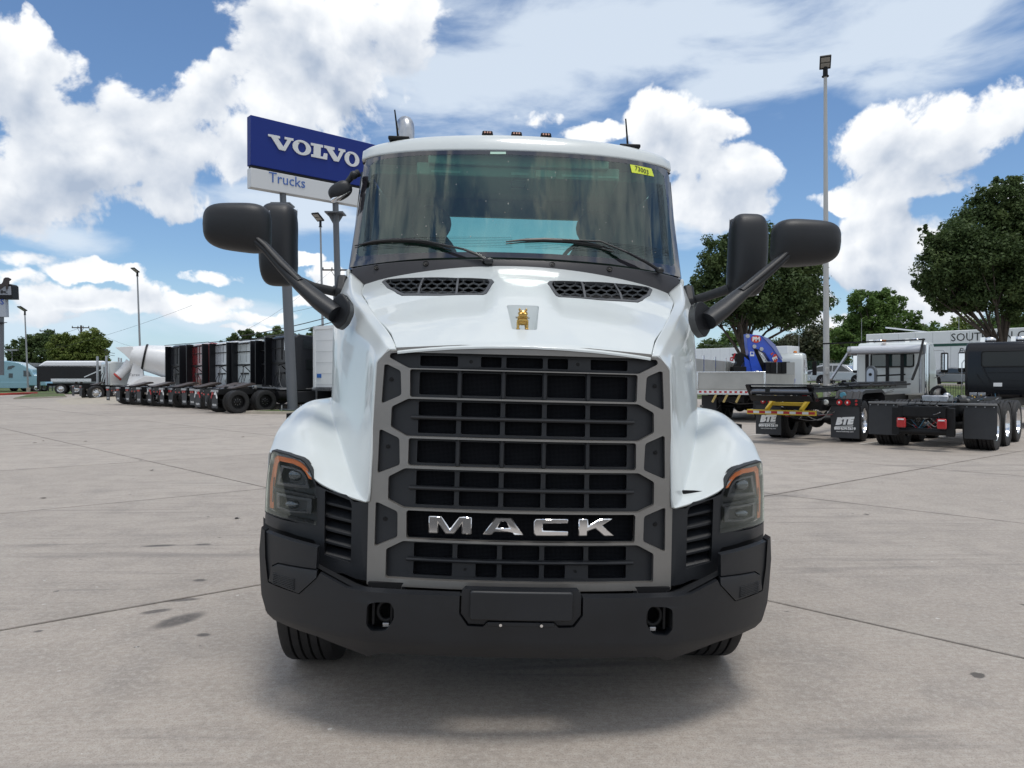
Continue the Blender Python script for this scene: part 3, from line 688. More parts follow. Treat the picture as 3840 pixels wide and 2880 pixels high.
hood_o = hood_l + [(-x, y) for x, y in reversed(hood_l)]
S8 = lambda x, y: (1300 + x * .27125, 850 + y * .27125)
vent = [hoodP(*S8(a, b)) for a, b in [(485, 765), (530, 738), (1000, 712), (1500, 716), (2010, 735), (2042, 768), (1935, 925), (1890, 945), (1300, 955), (760, 957), (690, 925), (560, 850)]]
rec = [hoodP(1905, 1144), hoodP(2026, 1144), hoodP(2016, 1238), hoodP(1923, 1238)]
xr = (abs(rec[0][0]) + abs(rec[1][0])) / 2; xr2 = (abs(rec[2][0]) + abs(rec[3][0])) / 2
rec = [(-xr, rec[0][1]), (xr, rec[0][1]), (xr2, rec[2][1]), (-xr2, rec[2][1])]
panel('hood', hood_o, [vent, neg(vent), rpoly(rec, .014, 3)], lambda x, y: (x, y, hz(x, y)), (0, 0, -.009), white, TR, step=.035, bevel=.003, seg=2, sm=60)
# hood vents: frame, bars, honeycomb ---------------------------
ymid = sum(p[1] for p in vent) / len(vent)
def vz(x, y): return hz(x, y) + .004
for s in (-1, 1):
    q = vent if s < 0 else neg(vent)
    cx_ = sum(a for a, _ in q) / len(q); cy_ = sum(b for _, b in q) / len(q)
    xs = [a for a, _ in q]; ys = [b for _, b in q]; w = max(xs) - min(xs); h = max(ys) - min(ys)
    def shrink(d): return [(cx_ + (a - cx_) * (1 - 2 * d / w), cy_ + (b - cy_) * (1 - 2 * d / h)) for a, b in q]
    o1 = shrink(.002); i1 = shrink(.026)
    i1x0 = min(a for a, _ in i1); i1x1 = max(a for a, _ in i1)
    cuts = [hoodP(1572, 1085)[0], hoodP(1713, 1085)[0]] if s < 0 else [-hoodP(1713, 1085)[0], -hoodP(1572, 1085)[0]]
    def clip(poly, xa, xb):
        def half(pl, xc, sg):
            out = []
            for i in range(len(pl)):
                a = pl[i - 1]; b = pl[i]; ia = sg * (a[0] - xc) >= 0; ib = sg * (b[0] - xc) >= 0
                if ia != ib: t = (xc - a[0]) / (b[0] - a[0]); out.append((xc, a[1] + (b[1] - a[1]) * t))
                if ib: out.append(b)
            return out
        return half(half(poly, xa, 1), xb, -1)
    cells = [clip(i1, i1x0 - 1, cuts[0] - .006), clip(i1, cuts[0] + .006, cuts[1] - .006), clip(i1, cuts[1] + .006, i1x1 + 1)]
    fr = panel('vent_frame', o1, [rpoly(c, .006, 2) for c in cells], lambda x, y: (x, y, vz(x, y)), (0, .006, -.016), mat('vent frame plastic', (.07, .072, .077), .45), TR, step=.05, bevel=.003, seg=2)
    # honeycomb, cut on the slanted face
    mb = MB()
    pw, ph = 39.0, 15.6
    x0p, y0p = (1425, 1030) if s < 0 else (2040, 1036)
    def inside(x, y):
        c = False; pl = i1
        for i in range(len(pl)):
            a = pl[i - 1]; b = pl[i]
            if (a[1] > y) != (b[1] > y) and x < (b[0] - a[0]) * (y - a[1]) / (b[1] - a[1]) + a[0]: c = not c
        return c
    for r_ in range(0, 7):
        for c_ in range(0, 13):
            ox = x0p + c_ * pw + (pw / 2 if r_ % 2 else 0); oy = y0p + r_ * ph + (0 if s < 0 else c_ * .45)
            pA = hoodP(ox - pw / 2, oy + 3.6); pB = hoodP(ox, oy - 3.6); pC = hoodP(ox + pw / 2, oy + 3.6); pD = hoodP(ox - pw / 2, oy + ph - 3.6)
            for a, b in ((pA, pB), (pB, pC), (pA, pD)):
                m_ = ((a[0] + b[0]) / 2, (a[1] + b[1]) / 2)
                if inside(*m_): mb.beam((a[0], a[1], vz(*a) - .010), (b[0], b[1], vz(*b) - .010), .0018, .010)
    mb.build('vent_honeycomb', mat('honeycomb plastic', (.075, .08, .085), .45), TR, smooth=False)['kind'] = 'stuff'
    b_ = shrink(-.01)
    panel('vent_cavity', b_, [], lambda x, y: (x, y, hz(x, y) - .075), (0, 0, -.004), hole, TR, step=.3, bevel=0)
# recess with the dog figure ---------------------------------
zr0 = hz(0, rec[2][1]); yf_, yr_ = rec[2][1], rec[0][1]
mb = MB(); zf = zr0 - .010; yb_ = yf_ + (yr_ - yf_) * .88
vs = [(-xr2, yf_, hz(xr2, yf_) - .002), (xr2, yf_, hz(xr2, yf_) - .002), (xr2 * .88, yf_ + .008, zf), (-xr2 * .88, yf_ + .008, zf), (xr2 * .92, yb_, zf), (-xr2 * .92, yb_, zf), (xr, yr_, hz(xr, yr_) - .002), (-xr, yr_, hz(xr, yr_) - .002)]
mb.add(vs, [(0, 1, 2, 3), (3, 2, 4, 5), (5, 4, 6, 7), (1, 6, 4, 2), (0, 3, 5, 7)]); mb.build('emblem_recess', white, TR, smooth=False)
for i, (tx, sz, dx, dz) in enumerate((('Release      Loop', .0105, 0, .013), ('back         stop', .0105, 0, .001))):
    yy = yb_ + dz + .004; slope = math.atan2(hz(xr, yr_) - zf, yr_ - yb_); zz = zf + (yy - yb_) * math.tan(slope) + .002
    text('recess_print', tx, sz, (0, yy, zz), (slope, 0, 0), ink, TR, extrude=.0002, bold=.0004)
# hood side, shoulder and fender -----------------------------
def surf(name, grid, m, parent, mirror_x=False, subd=3, crease_cols=(), crease_rows=(), thick=.0, wgt=.75):
    nr, nc = len(grid), len(grid[0]); sg = 1 if mirror_x else -1
    vs = [(sg * x, y, z) for row in grid for x, y, z in row]
    fs = [(i * nc + j, i * nc + j + 1, (i + 1) * nc + j + 1, (i + 1) * nc + j) for i in range(nr - 1) for j in range(nc - 1)]
    me = bpy.data.meshes.new(name); me.from_pydata(vs, [], fs); me.materials.append(m)
    bm = bmesh.new(); bm.from_mesh(me); cl = bm.edges.layers.float.get('crease_edge') or bm.edges.layers.float.new('crease_edge')
    bm.verts.ensure_lookup_table()
    for e in bm.edges:
        a, b = e.verts[0].index, e.verts[1].index
        if a // nc != b // nc and a % nc in crease_cols: e[cl] = crease_cols[a % nc] if isinstance(crease_cols, dict) else wgt
        if a % nc != b % nc and a // nc in crease_rows: e[cl] = wgt
    bmesh.ops.recalc_face_normals(bm, faces=bm.faces)
    bm.to_mesh(me); bm.free()
    for p in me.polygons: p.use_smooth = True
    o = bpy.data.objects.new(name, me); link(o, parent)
    s_ = o.modifiers.new('sub', 'SUBSURF'); s_.levels = subd; s_.render_levels = subd; s_.boundary_smooth = 'PRESERVE_CORNERS'
    if thick:
        t_ = o.modifiers.new('thick', 'SOLIDIFY'); t_.thickness = thick; t_.offset = -1 if sg < 0 else -1
    return o
def hs(x, y, dz=0): return (x, y, hz(x, y) + dz)
shoulder = [[(.600, 3.466, 1.722), (.632, 3.478, 1.720), (.697, 3.498, 1.660), (.704, 3.458, 1.36), (.704, 3.408, 1.012)],
    [hs(.610, 3.51, .004), (.660, 3.525, 1.742), (.722, 3.555, 1.675), (.730, 3.53, 1.37), (.742, 3.452, 1.030)],
    [hs(.657, 3.65, .004), (.726, 3.72, 1.800), (.766, 3.75, 1.740), (.785, 3.72, 1.41), (.790, 3.57, 1.05)],
    [hs(.741, 3.86, .004), (.800, 3.90, 1.866), (.850, 3.92, 1.80), (.875, 3.90, 1.50), (.875, 3.75, 1.172)],
    [hs(.826, 4.08, .004), (.885, 4.11, 1.945), (.945, 4.13, 1.87), (.975, 4.12, 1.58), (.975, 4.0, 1.277)],
    [hs(.892, 4.27, .004), (.962, 4.32, 2.03), (1.02, 4.36, 1.94), (1.06, 4.36, 1.66), (1.05, 4.26, 1.345)],
    [hs(.941, 4.45, .004), (1.02, 4.50, 2.10), (1.09, 4.56, 1.99), (1.13, 4.58, 1.72), (1.12, 4.5, 1.42)],
    [hs(.975, 4.65, .004), (1.06, 4.70, 2.19), (1.15, 4.78, 2.05), (1.19, 4.80, 1.76), (1.17, 4.75, 1.46)],
    [hs(.991, 4.82, .004), (1.09, 4.88, 2.265), (1.19, 4.96, 2.12), (1.225, 4.98, 1.78), (1.20, 5.0, 1.46)]]
fender = [[(.742, 3.470, 1.040), (.79, 3.49, 1.030), (.972, 3.545, 1.086), (1.055, 3.63, 1.156), (1.15, 3.72, 1.185), (1.298, 3.905, 1.190), (1.330, 3.98, 1.17), (1.322, 3.98, .86)],
    [(.790, 3.57, 1.050), (.84, 3.60, 1.075), (.980, 3.62, 1.125), (1.070, 3.71, 1.195), (1.165, 3.81, 1.228), (1.300, 3.98, 1.235), (1.345, 4.07, 1.19), (1.340, 4.02, .86)],
    [(.875, 3.75, 1.172), (.92, 3.78, 1.195), (1.01, 3.80, 1.235), (1.10, 3.87, 1.290), (1.20, 3.96, 1.315), (1.31, 4.07, 1.290), (1.365, 4.14, 1.22), (1.36, 4.10, .95)],
    [(.975, 4.0, 1.277), (1.01, 4.02, 1.295), (1.07, 4.04, 1.335), (1.15, 4.08, 1.372), (1.23, 4.13, 1.378), (1.32, 4.20, 1.335), (1.375, 4.26, 1.26), (1.375, 4.26, 1.10)],
    [(1.05, 4.26, 1.345), (1.08, 4.28, 1.362), (1.13, 4.30, 1.395), (1.19, 4.33, 1.420), (1.26, 4.36, 1.415), (1.33, 4.40, 1.360), (1.375, 4.44, 1.28), (1.375, 4.44, 1.12)],
    [(1.12, 4.50, 1.42), (1.14, 4.52, 1.425), (1.18, 4.54, 1.438), (1.22, 4.56, 1.448), (1.28, 4.58, 1.430), (1.34, 4.60, 1.370), (1.37, 4.62, 1.29), (1.37, 4.62, 1.12)],
    [(1.17, 4.75, 1.46), (1.18, 4.76, 1.455), (1.21, 4.77, 1.455), (1.24, 4.79, 1.450), (1.29, 4.80, 1.430), (1.33, 4.81, 1.37), (1.355, 4.82, 1.29), (1.36, 4.82, 1.0)],
    [(1.20, 5.0, 1.46), (1.21, 5.0, 1.44), (1.23, 5.0, 1.44), (1.25, 5.0, 1.43), (1.29, 5.0, 1.41), (1.32, 5.0, 1.35), (1.34, 5.0, 1.27), (1.35, 5.0, .8)]]
for mx in (False, True):
    fd0 = [(x, y - .012, z - .008) for x, y, z in fender[0]]; grid = [shoulder[i] + (fd0 if i == 0 else fender[i - 1])[1:] for i in (0, 1, 2, 3, 5, 6, 8)]
    surf('hood_side', grid, white, TR, mx, 3, {1: .6, 2: .92, 4: .85, 9: .45}, (), .012)
mb = MB()
for s in (-1, 1): mb.box(s * 1.02 - .32, s * 1.02 + .32, 4.35, 4.9, 1.0, 1.36)
mb.box(-.62, .62, 3.62, 4.9, .62, 1.62); mb.box(-.95, .95, 4.3, 5.0, 1.0, 2.0); mb.build('engine_bay', hole, TR)
# headlights -------------------------------------------------
SH = lambda x, y: (980 + x * .2111, 1650 + y * .2111)
hl = sol([SH(a, b) for a, b in [(195, 212), (230, 205), (450, 262), (690, 350), (760, 400), (850, 520), (935, 760), (975, 850), (998, 1000), (985, 1505), (960, 1512), (500, 1395), (72, 1262), (90, 850), (130, 500)]], Yf)
def Yl(x, z): return Yf(x, z) + .006
for s in (-1, 1):
    M_ = (lambda l: l) if s < 0 else neg
    panel('headlight_cover', M_(rpoly(hl, .006, 2)), [], lambda x, z: (x, Yl(x, z) - .012 + 0 * z, z), (0, .003, 0), clearcover, TR, step=.05, bevel=0)
    cx_ = sum(a for a, _ in hl) / len(hl); cz = sum(b for _, b in hl) / len(hl)
    def shr(k_, dx=0, dz=0): return [(cx_ + (a - cx_) * k_ + dx, cz + (b - cz) * k_ + dz) for a, b in hl]
    panel('headlight_bezel', M_(shr(1.045)), [M_(shr(.985))], lambda x, z: (x, Yl(x, z) - .006, z), (0, .06, 0), blackd, TR, step=.08, bevel=.002, seg=1)
    panel('headlight_housing', M_(shr(1.02)), [], lambda x, z: (x, Yl(x, z) + .075, z), (0, .01, 0), lampgrey, TR, step=.08, bevel=0)
    # amber light guide: an inverted L round the outer and upper side
    am = sol([SH(a, b) for a, b in [(215, 330), (260, 282), (560, 345), (700, 415), (800, 520), (885, 718), (822, 695), (768, 590), (690, 500), (545, 430), (305, 380), (275, 430), (200, 900), (195, 1235), (128, 1215), (130, 820)]], Yl)
    panel('amber_light_guide', M_(am), [], lambda x, z: (x, Yl(x, z) + .018, z), (0, .018, 0), orange, TR, step=.08, bevel=.005, seg=2)
    sl = sol([SH(a, b) for a, b in [(200, 670), (216, 672), (190, 1108), (172, 1105)]], Yl)
    panel('amber_slot', M_(sl), [], lambda x, z: (x, Yl(x, z) + .014, z), (0, .01, 0), blackd, TR, step=0, bevel=0)
    # two reflector bowls with lenses, and the bar between
    up_ = sol([SH(a, b) for a, b in [(318, 455), (540, 498), (690, 560), (770, 660), (830, 880), (240, 800)]], Yl)
    lw = sol([SH(a, b) for a, b in [(235, 940), (870, 1060), (860, 1330), (470, 1300), (240, 1215)]], Yl)
    for q_, nm in ((up_, 'upper_reflector'), (lw, 'lower_reflector')):
        ux = sum(a for a, _ in q_) / len(q_); uz = sum(b for _, b in q_) / len(q_)
        inn = [(ux + (a - ux) * .78, uz + (b - uz) * .74) for a, b in q_]
        panel(nm, M_(q_), [M_(inn)], lambda x, z: (x, Yl(x, z) + .028, z), (0, .045, 0), mat('lamp grey trim', (.045, .047, .05), .3, coat=.4), TR, step=.1, bevel=.008, seg=3)
        mb = MB(); cx2 = ux if s < 0 else -ux
        mb.ell((cx2 + (.006 if nm[0] == 'u' else 0), Yl(ux, uz) + .062, uz), (.040, .02, .030 if nm[0] == 'u' else .020), 20, 12); mb.build('headlight_lens', lampglass2, TR)
    a = solveP(*SH(218, 880), Yl); b = solveP(*SH(965, 1040), Yl); sgn = 1 if s < 0 else -1
    mb = MB(); mb.beam((sgn * a[0], Yl(*a) + .035, a[1]), (sgn * b[0], Yl(*b) + .03, b[1]), .03, .016); mb.build('headlight_bar', blackd, TR, bevel=.003)
# cowl, windscreen, cab --------------------------------------
def Yw(x, z): return 4.64 + .235 * (x / 1.06) ** 2 + .09 * (x / 1.06) ** 6 + .46 * (z - 2.33)
Z2 = lambda x, y: (1300 + x * .58770, 400 + y * .58770)
wl = [(-.35, 3.134), (-.75, 3.142), (-1.03, 3.150), (-1.088, 3.140), (-1.104, 3.09), (-1.110, 2.75), (-1.118, 2.50), (-1.122, 2.318), (-1.02, 2.318), (-.6, 2.345), (-.2, 2.355)]
wfull = wl + neg(wl)
gl_l = [(-.35, 3.102), (-.72, 3.108), (-1.0, 3.112), (-1.050, 3.08), (-1.066, 2.75), (-1.072, 2.50), (-1.076, 2.41), (-1.05, 2.385), (-.6, 2.385), (-.2, 2.39)]
glf = gl_l + neg(gl_l)
panel('windscreen', glf, [], lambda x, z: (x, Yw(x, z), z), (0, .005, 0), windglass, TR, step=.06, bevel=0)
panel('windscreen_frit', wfull, [glf], lambda x, z: (x, Yw(x, z) - .001, z), (0, .008, 0), mat('black glass border', (.02, .019, .024), .06, coat=1), TR, step=.08, bevel=0)
# heating wires at the lower edge
mb = MB()
for i in range(7):
    z = 2.425 + i * .011
    for s in (-1, 1):
        mb.tube([(s * x, Yw(x, z) - .0015, z) for x in [lerp(.04, 1.03, k_ / 10) for k_ in range(11)]], .0007, 4, caps=False)
for i in range(7):
    for s in (-1, 1): mb.tube([(s * (1.03 - i * .008), Yw(1.03 - i * .008, z) - .0015, z) for z in (2.45, 2.65, 2.85, 3.0)], .0007, 4, caps=False)
mb.build('windscreen_heater_wires', ink, TR, smooth=False)
# stickers on the glass
def sticker(nm, px, Y_, m_, dy=.003):
    q = sol(px, lambda x, z: Yw(x, z)); return panel(nm, q, [], lambda x, z: (x, Yw(x, z) - dy, z), (0, .0008, 0), m_, TR, step=.02, bevel=0)
sticker('number_sticker', [Z2(1808, 368), Z2(1945, 395), Z2(1962, 446), Z2(1820, 420)], 0, stickerY)
q = solveP(*Z2(1884, 405), Yw)
sl_ = math.atan2(Yw(.9, 2.9) - Yw(.8, 2.9), .1)
o_ = text('number_writing', '73003', .052, (0, 0, 0), (0, 0, 0), ink, TR, extrude=0, bold=.0004)
for v in o_.data.vertices:         # lay the writing on the bent glass
    a_, b_ = v.co.x * .85, v.co.y; x_ = q[0] + a_; z_ = q[1] - .018 + b_ - a_ * .14; v.co = (x_, Yw(x_, z_) - .0065, z_)
sticker('glass_label', [Z2(916, 288), Z2(1016, 288), Z2(1016, 303), Z2(916, 303)], 0, mat('pale green label', (.35, .55, .45), .5))
# bugs and stone chips on the glass
rng = random.Random(4); mb = MB()
for i in range(60):
    x = rng.uniform(-1, 1); z = rng.uniform(2.45, 3.05); r_ = rng.choice((.0012, .0016, .0022, .0035)); mb.ell((x, Yw(x, z) - .001, z), (r_, .0006, r_ * rng.uniform(.8, 2.2)), 6, 4)
mb.build('glass_specks', mat('dry insect specks', (.42, .42, .38), .8), TR)['kind'] = 'stuff'
# cowl panel
cw = [(-1.075, 2.300), (-.9, 2.318), (-.5, 2.338), (0, 2.348)]
mb = MB(); xs = [lerp(-1.09, 1.09, i / 28) for i in range(29)]
vs = []
for x in xs:
    zt_ = 2.340 - .030 * x * x; zb_ = hz(x, min(ycowl(x), 4.85)) - .012
    vs += [(x, Yw(x, zt_) - .012, zt_), (x, Yw(x, zt_) - .035, zt_ - .008), (x, ycowl(x) - .02, zb_), (x, ycowl(x) - .02, zb_ - .08)]
fs = []
for i in range(28):
    for j in range(3): a = i * 4 + j; fs.append((a, a + 4, a + 5, a + 1))
mb.add(vs, fs); mb.build('cowl_panel', mat('cowl plastic', (.030, .029, .033), .5, bump=.2, bscale=800), TR)
for px in [(198, 990), (512, 972), (885, 965), (1308, 975), (1670, 996)]:
    x, _, z = P(*Z2(*px), 4.66 + .2 * (abs(px[0] - 1120) / 1000) ** 2)
    zt_ = 2.343 - .030 * x * x
    mb = MB(); mb.lathe([(0, -.004), (.006, -.004), (.009, .0), (.014, .0), (.018, -.003), (.019, .006)], (x, Yw(x, zt_) - .046, zt_ - .028), (0, .85, -.5), 14); mb.build('cowl_screw', chassis, TR)
# wipers
for side, pts in (('l', [(1832, 982), (1790, 957), (1740, 938), (1597, 904), (1500, 898)]), ('r', [(2470, 1016), (2420, 985), (2350, 950), (2250, 905), (2110, 899)])):
    P3 = []
    for i, (a, b) in enumerate(pts):
        x, z = solveP(a, b, lambda x, z: Yw(x, z) - .03); P3.append((x, Yw(x, z) - (.06 if i < 3 else .035), z))
    mb = MB(); mb.tube(P3[:3], [.016, .016, .012], 8, flat=.6); mb.tube(P3[2:], [.012, .009, .006], 8, flat=.6); mb.ell(P3[0], (.03, .025, .022)); mb.build('wiper_arm', mat('wiper black', (.018, .018, .02), .38), TR)
    bl_ = [(1330, 921), (1400, 905), (1473, 899), (1560, 900), (1650, 918), (1690, 930)] if side == 'l' else [(1897, 906), (1960, 900), (2040, 898), (2140, 902), (2230, 917), (2300, 936)]
    q = []
    for a, b in bl_:
        x, z = solveP(a, b, lambda x, z: Yw(x, z) - .02); q.append((x, Yw(x, z) - .018, z))
    mb = MB(); mb.tube(q, [.004, .009, .012, .011, .008, .004], 6); mb.tube([(x, y + .012, z - .012) for x, y, z in q], .004, 6); mb.build('wiper_blade', MATS['wiper black'], TR)
# A pillars, roof cap, cab shell
for s in (-1, 1):
    mb = MB(); prof = [(1.098, 5.02, 3.06), (1.122, 5.06, 3.06), (1.128, 4.80, 2.32), (1.145, 4.96, 2.30), (1.10, 4.74, 2.32), (1.150, 5.12, 3.06), (1.175, 5.10, 2.28)]
    zz = [3.15, 2.9, 2.7, 2.5, 2.30]
    vs = []
    for z in zz:
        y = Yw(1.11, z); tp_ = .022 * (z - 2.3) / .85; vs += [(s * (1.10 - tp_ * .3), y - .002, z), (s * (1.132 - tp_), y + .030, z), (s * (1.146 - tp_ * 1.2), y + .085, z), (s * (1.15 - tp_ * 1.2), y + .16, z)]
    fs = [(i * 4 + j, i * 4 + j + 1, i * 4 + j + 5, i * 4 + j + 4) for i in range(4) for j in range(3)]
    mb.add(vs, fs); mb.build('windscreen_pillar', MATS['black glass border'], TR)
    mb = MB(); mb.prism([(5.12, 2.30), (6.25, 2.30), (6.25, 3.08), (5.46, 3.08)], 'x', s * 1.125, s * 1.14); mb.build('door_window', darkglass, TR)
    mb = MB(); mb.prism([(5.02, .95), (6.25, .95), (6.25, 2.31), (5.02, 2.31)], 'x', s * 1.11, s * 1.15); mb.build('door', white, TR, bevel=.02)
    mb = MB(); mb.box(s * 1.16, s * 1.185, 6.0, 6.12, 1.72, 1.76); mb.build('door_handle', black, TR, bevel=.006)
    mb = MB(); mb.box(s * 1.128, s * 1.152, 5.98, 6.04, 2.31, 3.08); mb.build('door_pillar', white, TR)
for s in (-1, 1):
    mb = MB(); vs = []
    for z in (3.14, 2.9, 2.6, 2.30): y = Yw(1.09, z) + .012; vs += [(s * 1.085, y, z), (s * 1.118, y + .30, z), (s * 1.123, 6.30, z)]
    mb.add(vs, [(3 * i + j, 3 * i + j + 1, 3 * i + j + 4, 3 * i + j + 3) for i in range(3) for j in range(2)]); mb.build('pillar_trim', cabfabric, TR)
xs = [lerp(-1.12, 1.12, i / 16) for i in range(17)]; vs = []
for x in xs: y = Yw(min(abs(x), 1.09), 3.12) + .02; vs += [(x, y, 3.125), (x, 5.75, 3.135)]
mb = MB(); mb.add(vs, [(2 * i, 2 * i + 2, 2 * i + 3, 2 * i + 1) for i in range(16)]); mb.build('roof_lining', cabfabric, TR)
# roof cap
xs = [-1.128, -1.116, -1.075, -1.0, -.8, -.5, 0, .5, .8, 1.0, 1.075, 1.116, 1.128]
rows_ = []
def zr_(x): return 3.282 - .010 * x * x - .25 * max(0, abs(x) - 1.04) ** 1.2
for k_ in range(8):
    row = []
    for x in xs:
        zb0 = 3.130 + .018 * x * x; y0 = Yw(min(abs(x), 1.1), zb0) - .012 + .9 * max(0, abs(x) - 1.08)
        if k_ == 0: row.append((x, y0 + .06, zb0 - .005))
        if k_ == 1: row.append((x, y0, zb0))
        if k_ == 2: row.append((x, y0 + .03, zb0 + .08))
        if k_ == 3: row.append((x, y0 + .075, zr_(x) - .015))
        if k_ == 4: row.append((x, y0 + .14, zr_(x) + .005))
        if k_ == 5: row.append((x, y0 + .5, zr_(x) + .03))
        if k_ == 6: row.append((x, 6.2, zr_(x) + .02))
        if k_ == 7: row.append((x, 6.32, zr_(x) - .2))
    rows_.append([(-x, y, z) for x, y, z in row])
surf('roof_cap', rows_, white, TR, False, 2, (), (1,), .015, .8)
# rear wall with window opening
rw = [(-1.13, 1.0), (1.13, 1.0), (1.13, 3.2), (-1.13, 3.2)]
panel('cab_rear_wall', rw, [rrect(-.62, .62, 2.42, 2.955, .05)], lambda x, z: (x, 6.26, z), (0, .05, 0), mat('rear wall trim', (.27, .30, .29), .85), TR, step=.5, bevel=0)
panel('rear_window', rrect(-.63, .63, 2.41, 2.965, .05), [], lambda x, z: (x, 6.30, z), (0, .004, 0), glass_mat('green rear glass', (1.0, 1.0, .92), .3, 0, 0), TR, step=0, bevel=0)
mb = MB(); mb.box(-1.10, 1.10, 5.05, 6.25, .98, 1.05); mb.build('cab_floor', darkcab, TR)
mb = MB(); mb.prism([(5.42, 3.06), (6.27, 3.10), (6.27, 3.14), (5.42, 3.14)], 'x', -1.08, 1.08); mb.prism([(5.08, 3.05), (5.45, 3.05), (5.45, 3.12), (5.08, 3.12)], 'x', -.62, .62); mb.prism([(5.12, 2.985), (5.48, 2.955), (5.48, 3.07), (5.12, 3.07)], 'x', -.70, .70); mb.build('headliner', mat('headliner', (.30, .31, .31), .9), TR, bevel=.01)
for x0, x1, z0, z1 in ((.30, .52, 3.000, 3.015), (-.05, .07, 3.000, 3.018), (.55, .69, 3.000, 3.012), (.12, .26, 2.995, 3.04), (-.6, -.4, 3.000, 3.015)):
    mb = MB(); mb.box(x0, x1, 5.113, 5.116, z0, z1); mb.build('visor_label', mat('dull printed label', (.40, .42, .42), .7), TR)
xs = [lerp(-1.07, 1.07, i / 20) for i in range(21)]; vs = []
for x in xs:
    yw = Yw(x, 2.38)
    vs += [(x, yw + .03, 2.28), (x, yw + .05, 2.385 - .03 * x * x), (x, yw + .22, 2.40 - .03 * x * x), (x, max(yw + .5, 5.30), 2.33), (x, max(yw + .55, 5.36), 2.0)]
fs = [(i * 5 + j, (i + 1) * 5 + j, (i + 1) * 5 + j + 1, i * 5 + j + 1) for i in range(20) for j in range(4)]
mb = MB(); mb.add(vs, fs); mb.build('dashboard', darkcab, TR)
mb = MB(); mb.ell((.0, 5.06, 2.375), (.30, .10, .045), 24, 10); mb.ell((.62, 5.16, 2.385), (.25, .10, .07), 24, 10); mb.build('dashboard_top', darkcab, TR)
mb = MB(); ctr = Vector((.56, 5.46, 2.40)); 
mb.tube([ctr + Vector((.235 * math.cos(a), -.09 * math.sin(a), .21 * math.sin(a))) for a in [2 * math.pi * i / 32 for i in range(32)]], .014, 8, closed=True)
mb.beam(ctr + Vector((-.22, 0, 0)), ctr + Vector((.22, 0, 0)), .05, .03); mb.ell(ctr, (.07, .04, .06)); mb.cyl(ctr, ctr + Vector((0, -.25, -.15)), .03); mb.build('steering_wheel', darkcab, TR)
for s in (-1, 1):
    mb = MB(); X = s * .66
    mb.ell((X, 5.98, 2.30), (.27, .10, .48), 20, 14); mb.ell((X, 5.96, 2.82), (.16, .07, .15), 16, 10); mb.ell((X, 5.75, 1.75), (.27, .30, .12), 20, 10); mb.build('seat', mat('seat fabric', (.085, .09, .092), .9), TR)
mb = MB(); mb.box(-.05, .05, 5.06, 5.08, 2.90, 2.95); mb.build('camera_module', darkcab, TR, bevel=.008)
# roof fittings
for px in ((1829, 497), (1935, 498), (2042, 502)):
    x, _, z = P(px[0], px[1] + 6, 5.30); z = zr_(x)
    mb = MB(); mb.prism([(-.040, 0), (-.034, .030), (.034, .030), (.040, 0)], 'y', 0, .08); mo = mb.build('marker_lamp', chassis, TR, bevel=.006, loc=(x, 5.14, z - .004))
    for dx in (-.018, 0, .018):
        mb = MB(); mb.ell((x + dx, 5.135, z + .012), (.006, .005, .006), 10, 6); mb.build('marker_bulb', mat('warm clear bulb', (.8, .45, .35), .2), TR)
for x, h_, thin_ in ((-.85, .19, .0035), (.80, .185, .0035)):
    z = zr_(x)
    mb = MB(); mb.box(x - .075, x + .075, 5.28, 5.42, z - .005, z + .022); mb.build('antenna_base', chassis, TR, bevel=.008)
    mb = MB(); mb.tube([(x - .01, 5.33, z + .02), (x - .02, 5.32, z + .10), (x - .035, 5.30, z + .02 + h_)], [.008, .0065, .005], 8); mb.build('antenna', chassis, TR)
mb = MB(); c0 = Vector(P(1518, 520, 6.75)); zt_ = P(1518, 424, 6.75)[2]
pts = [(c0.x + .015, 6.75, .9), (c0.x + .015, 6.75, zt_ - .165)] + [(c0.x + .015 - .035 * (1 - math.cos(R(a))), 6.75 + .10 * (1 - math.cos(R(a))), zt_ - .165 + .094 * math.sin(R(a))) for a in (15, 30, 45, 60, 75, 90, 105)]
mb.tube(pts, .071, 20, caps=False); mb.build('exhaust_stack', steel, TR)
mb = MB(); a_ = Vector(pts[-1]); mb.cyl(a_ + Vector((.005, -.01, .006)), a_ + Vector((.006, -.012, .008)), .066, n=20); mb.build('exhaust_mouth', hole, TR)
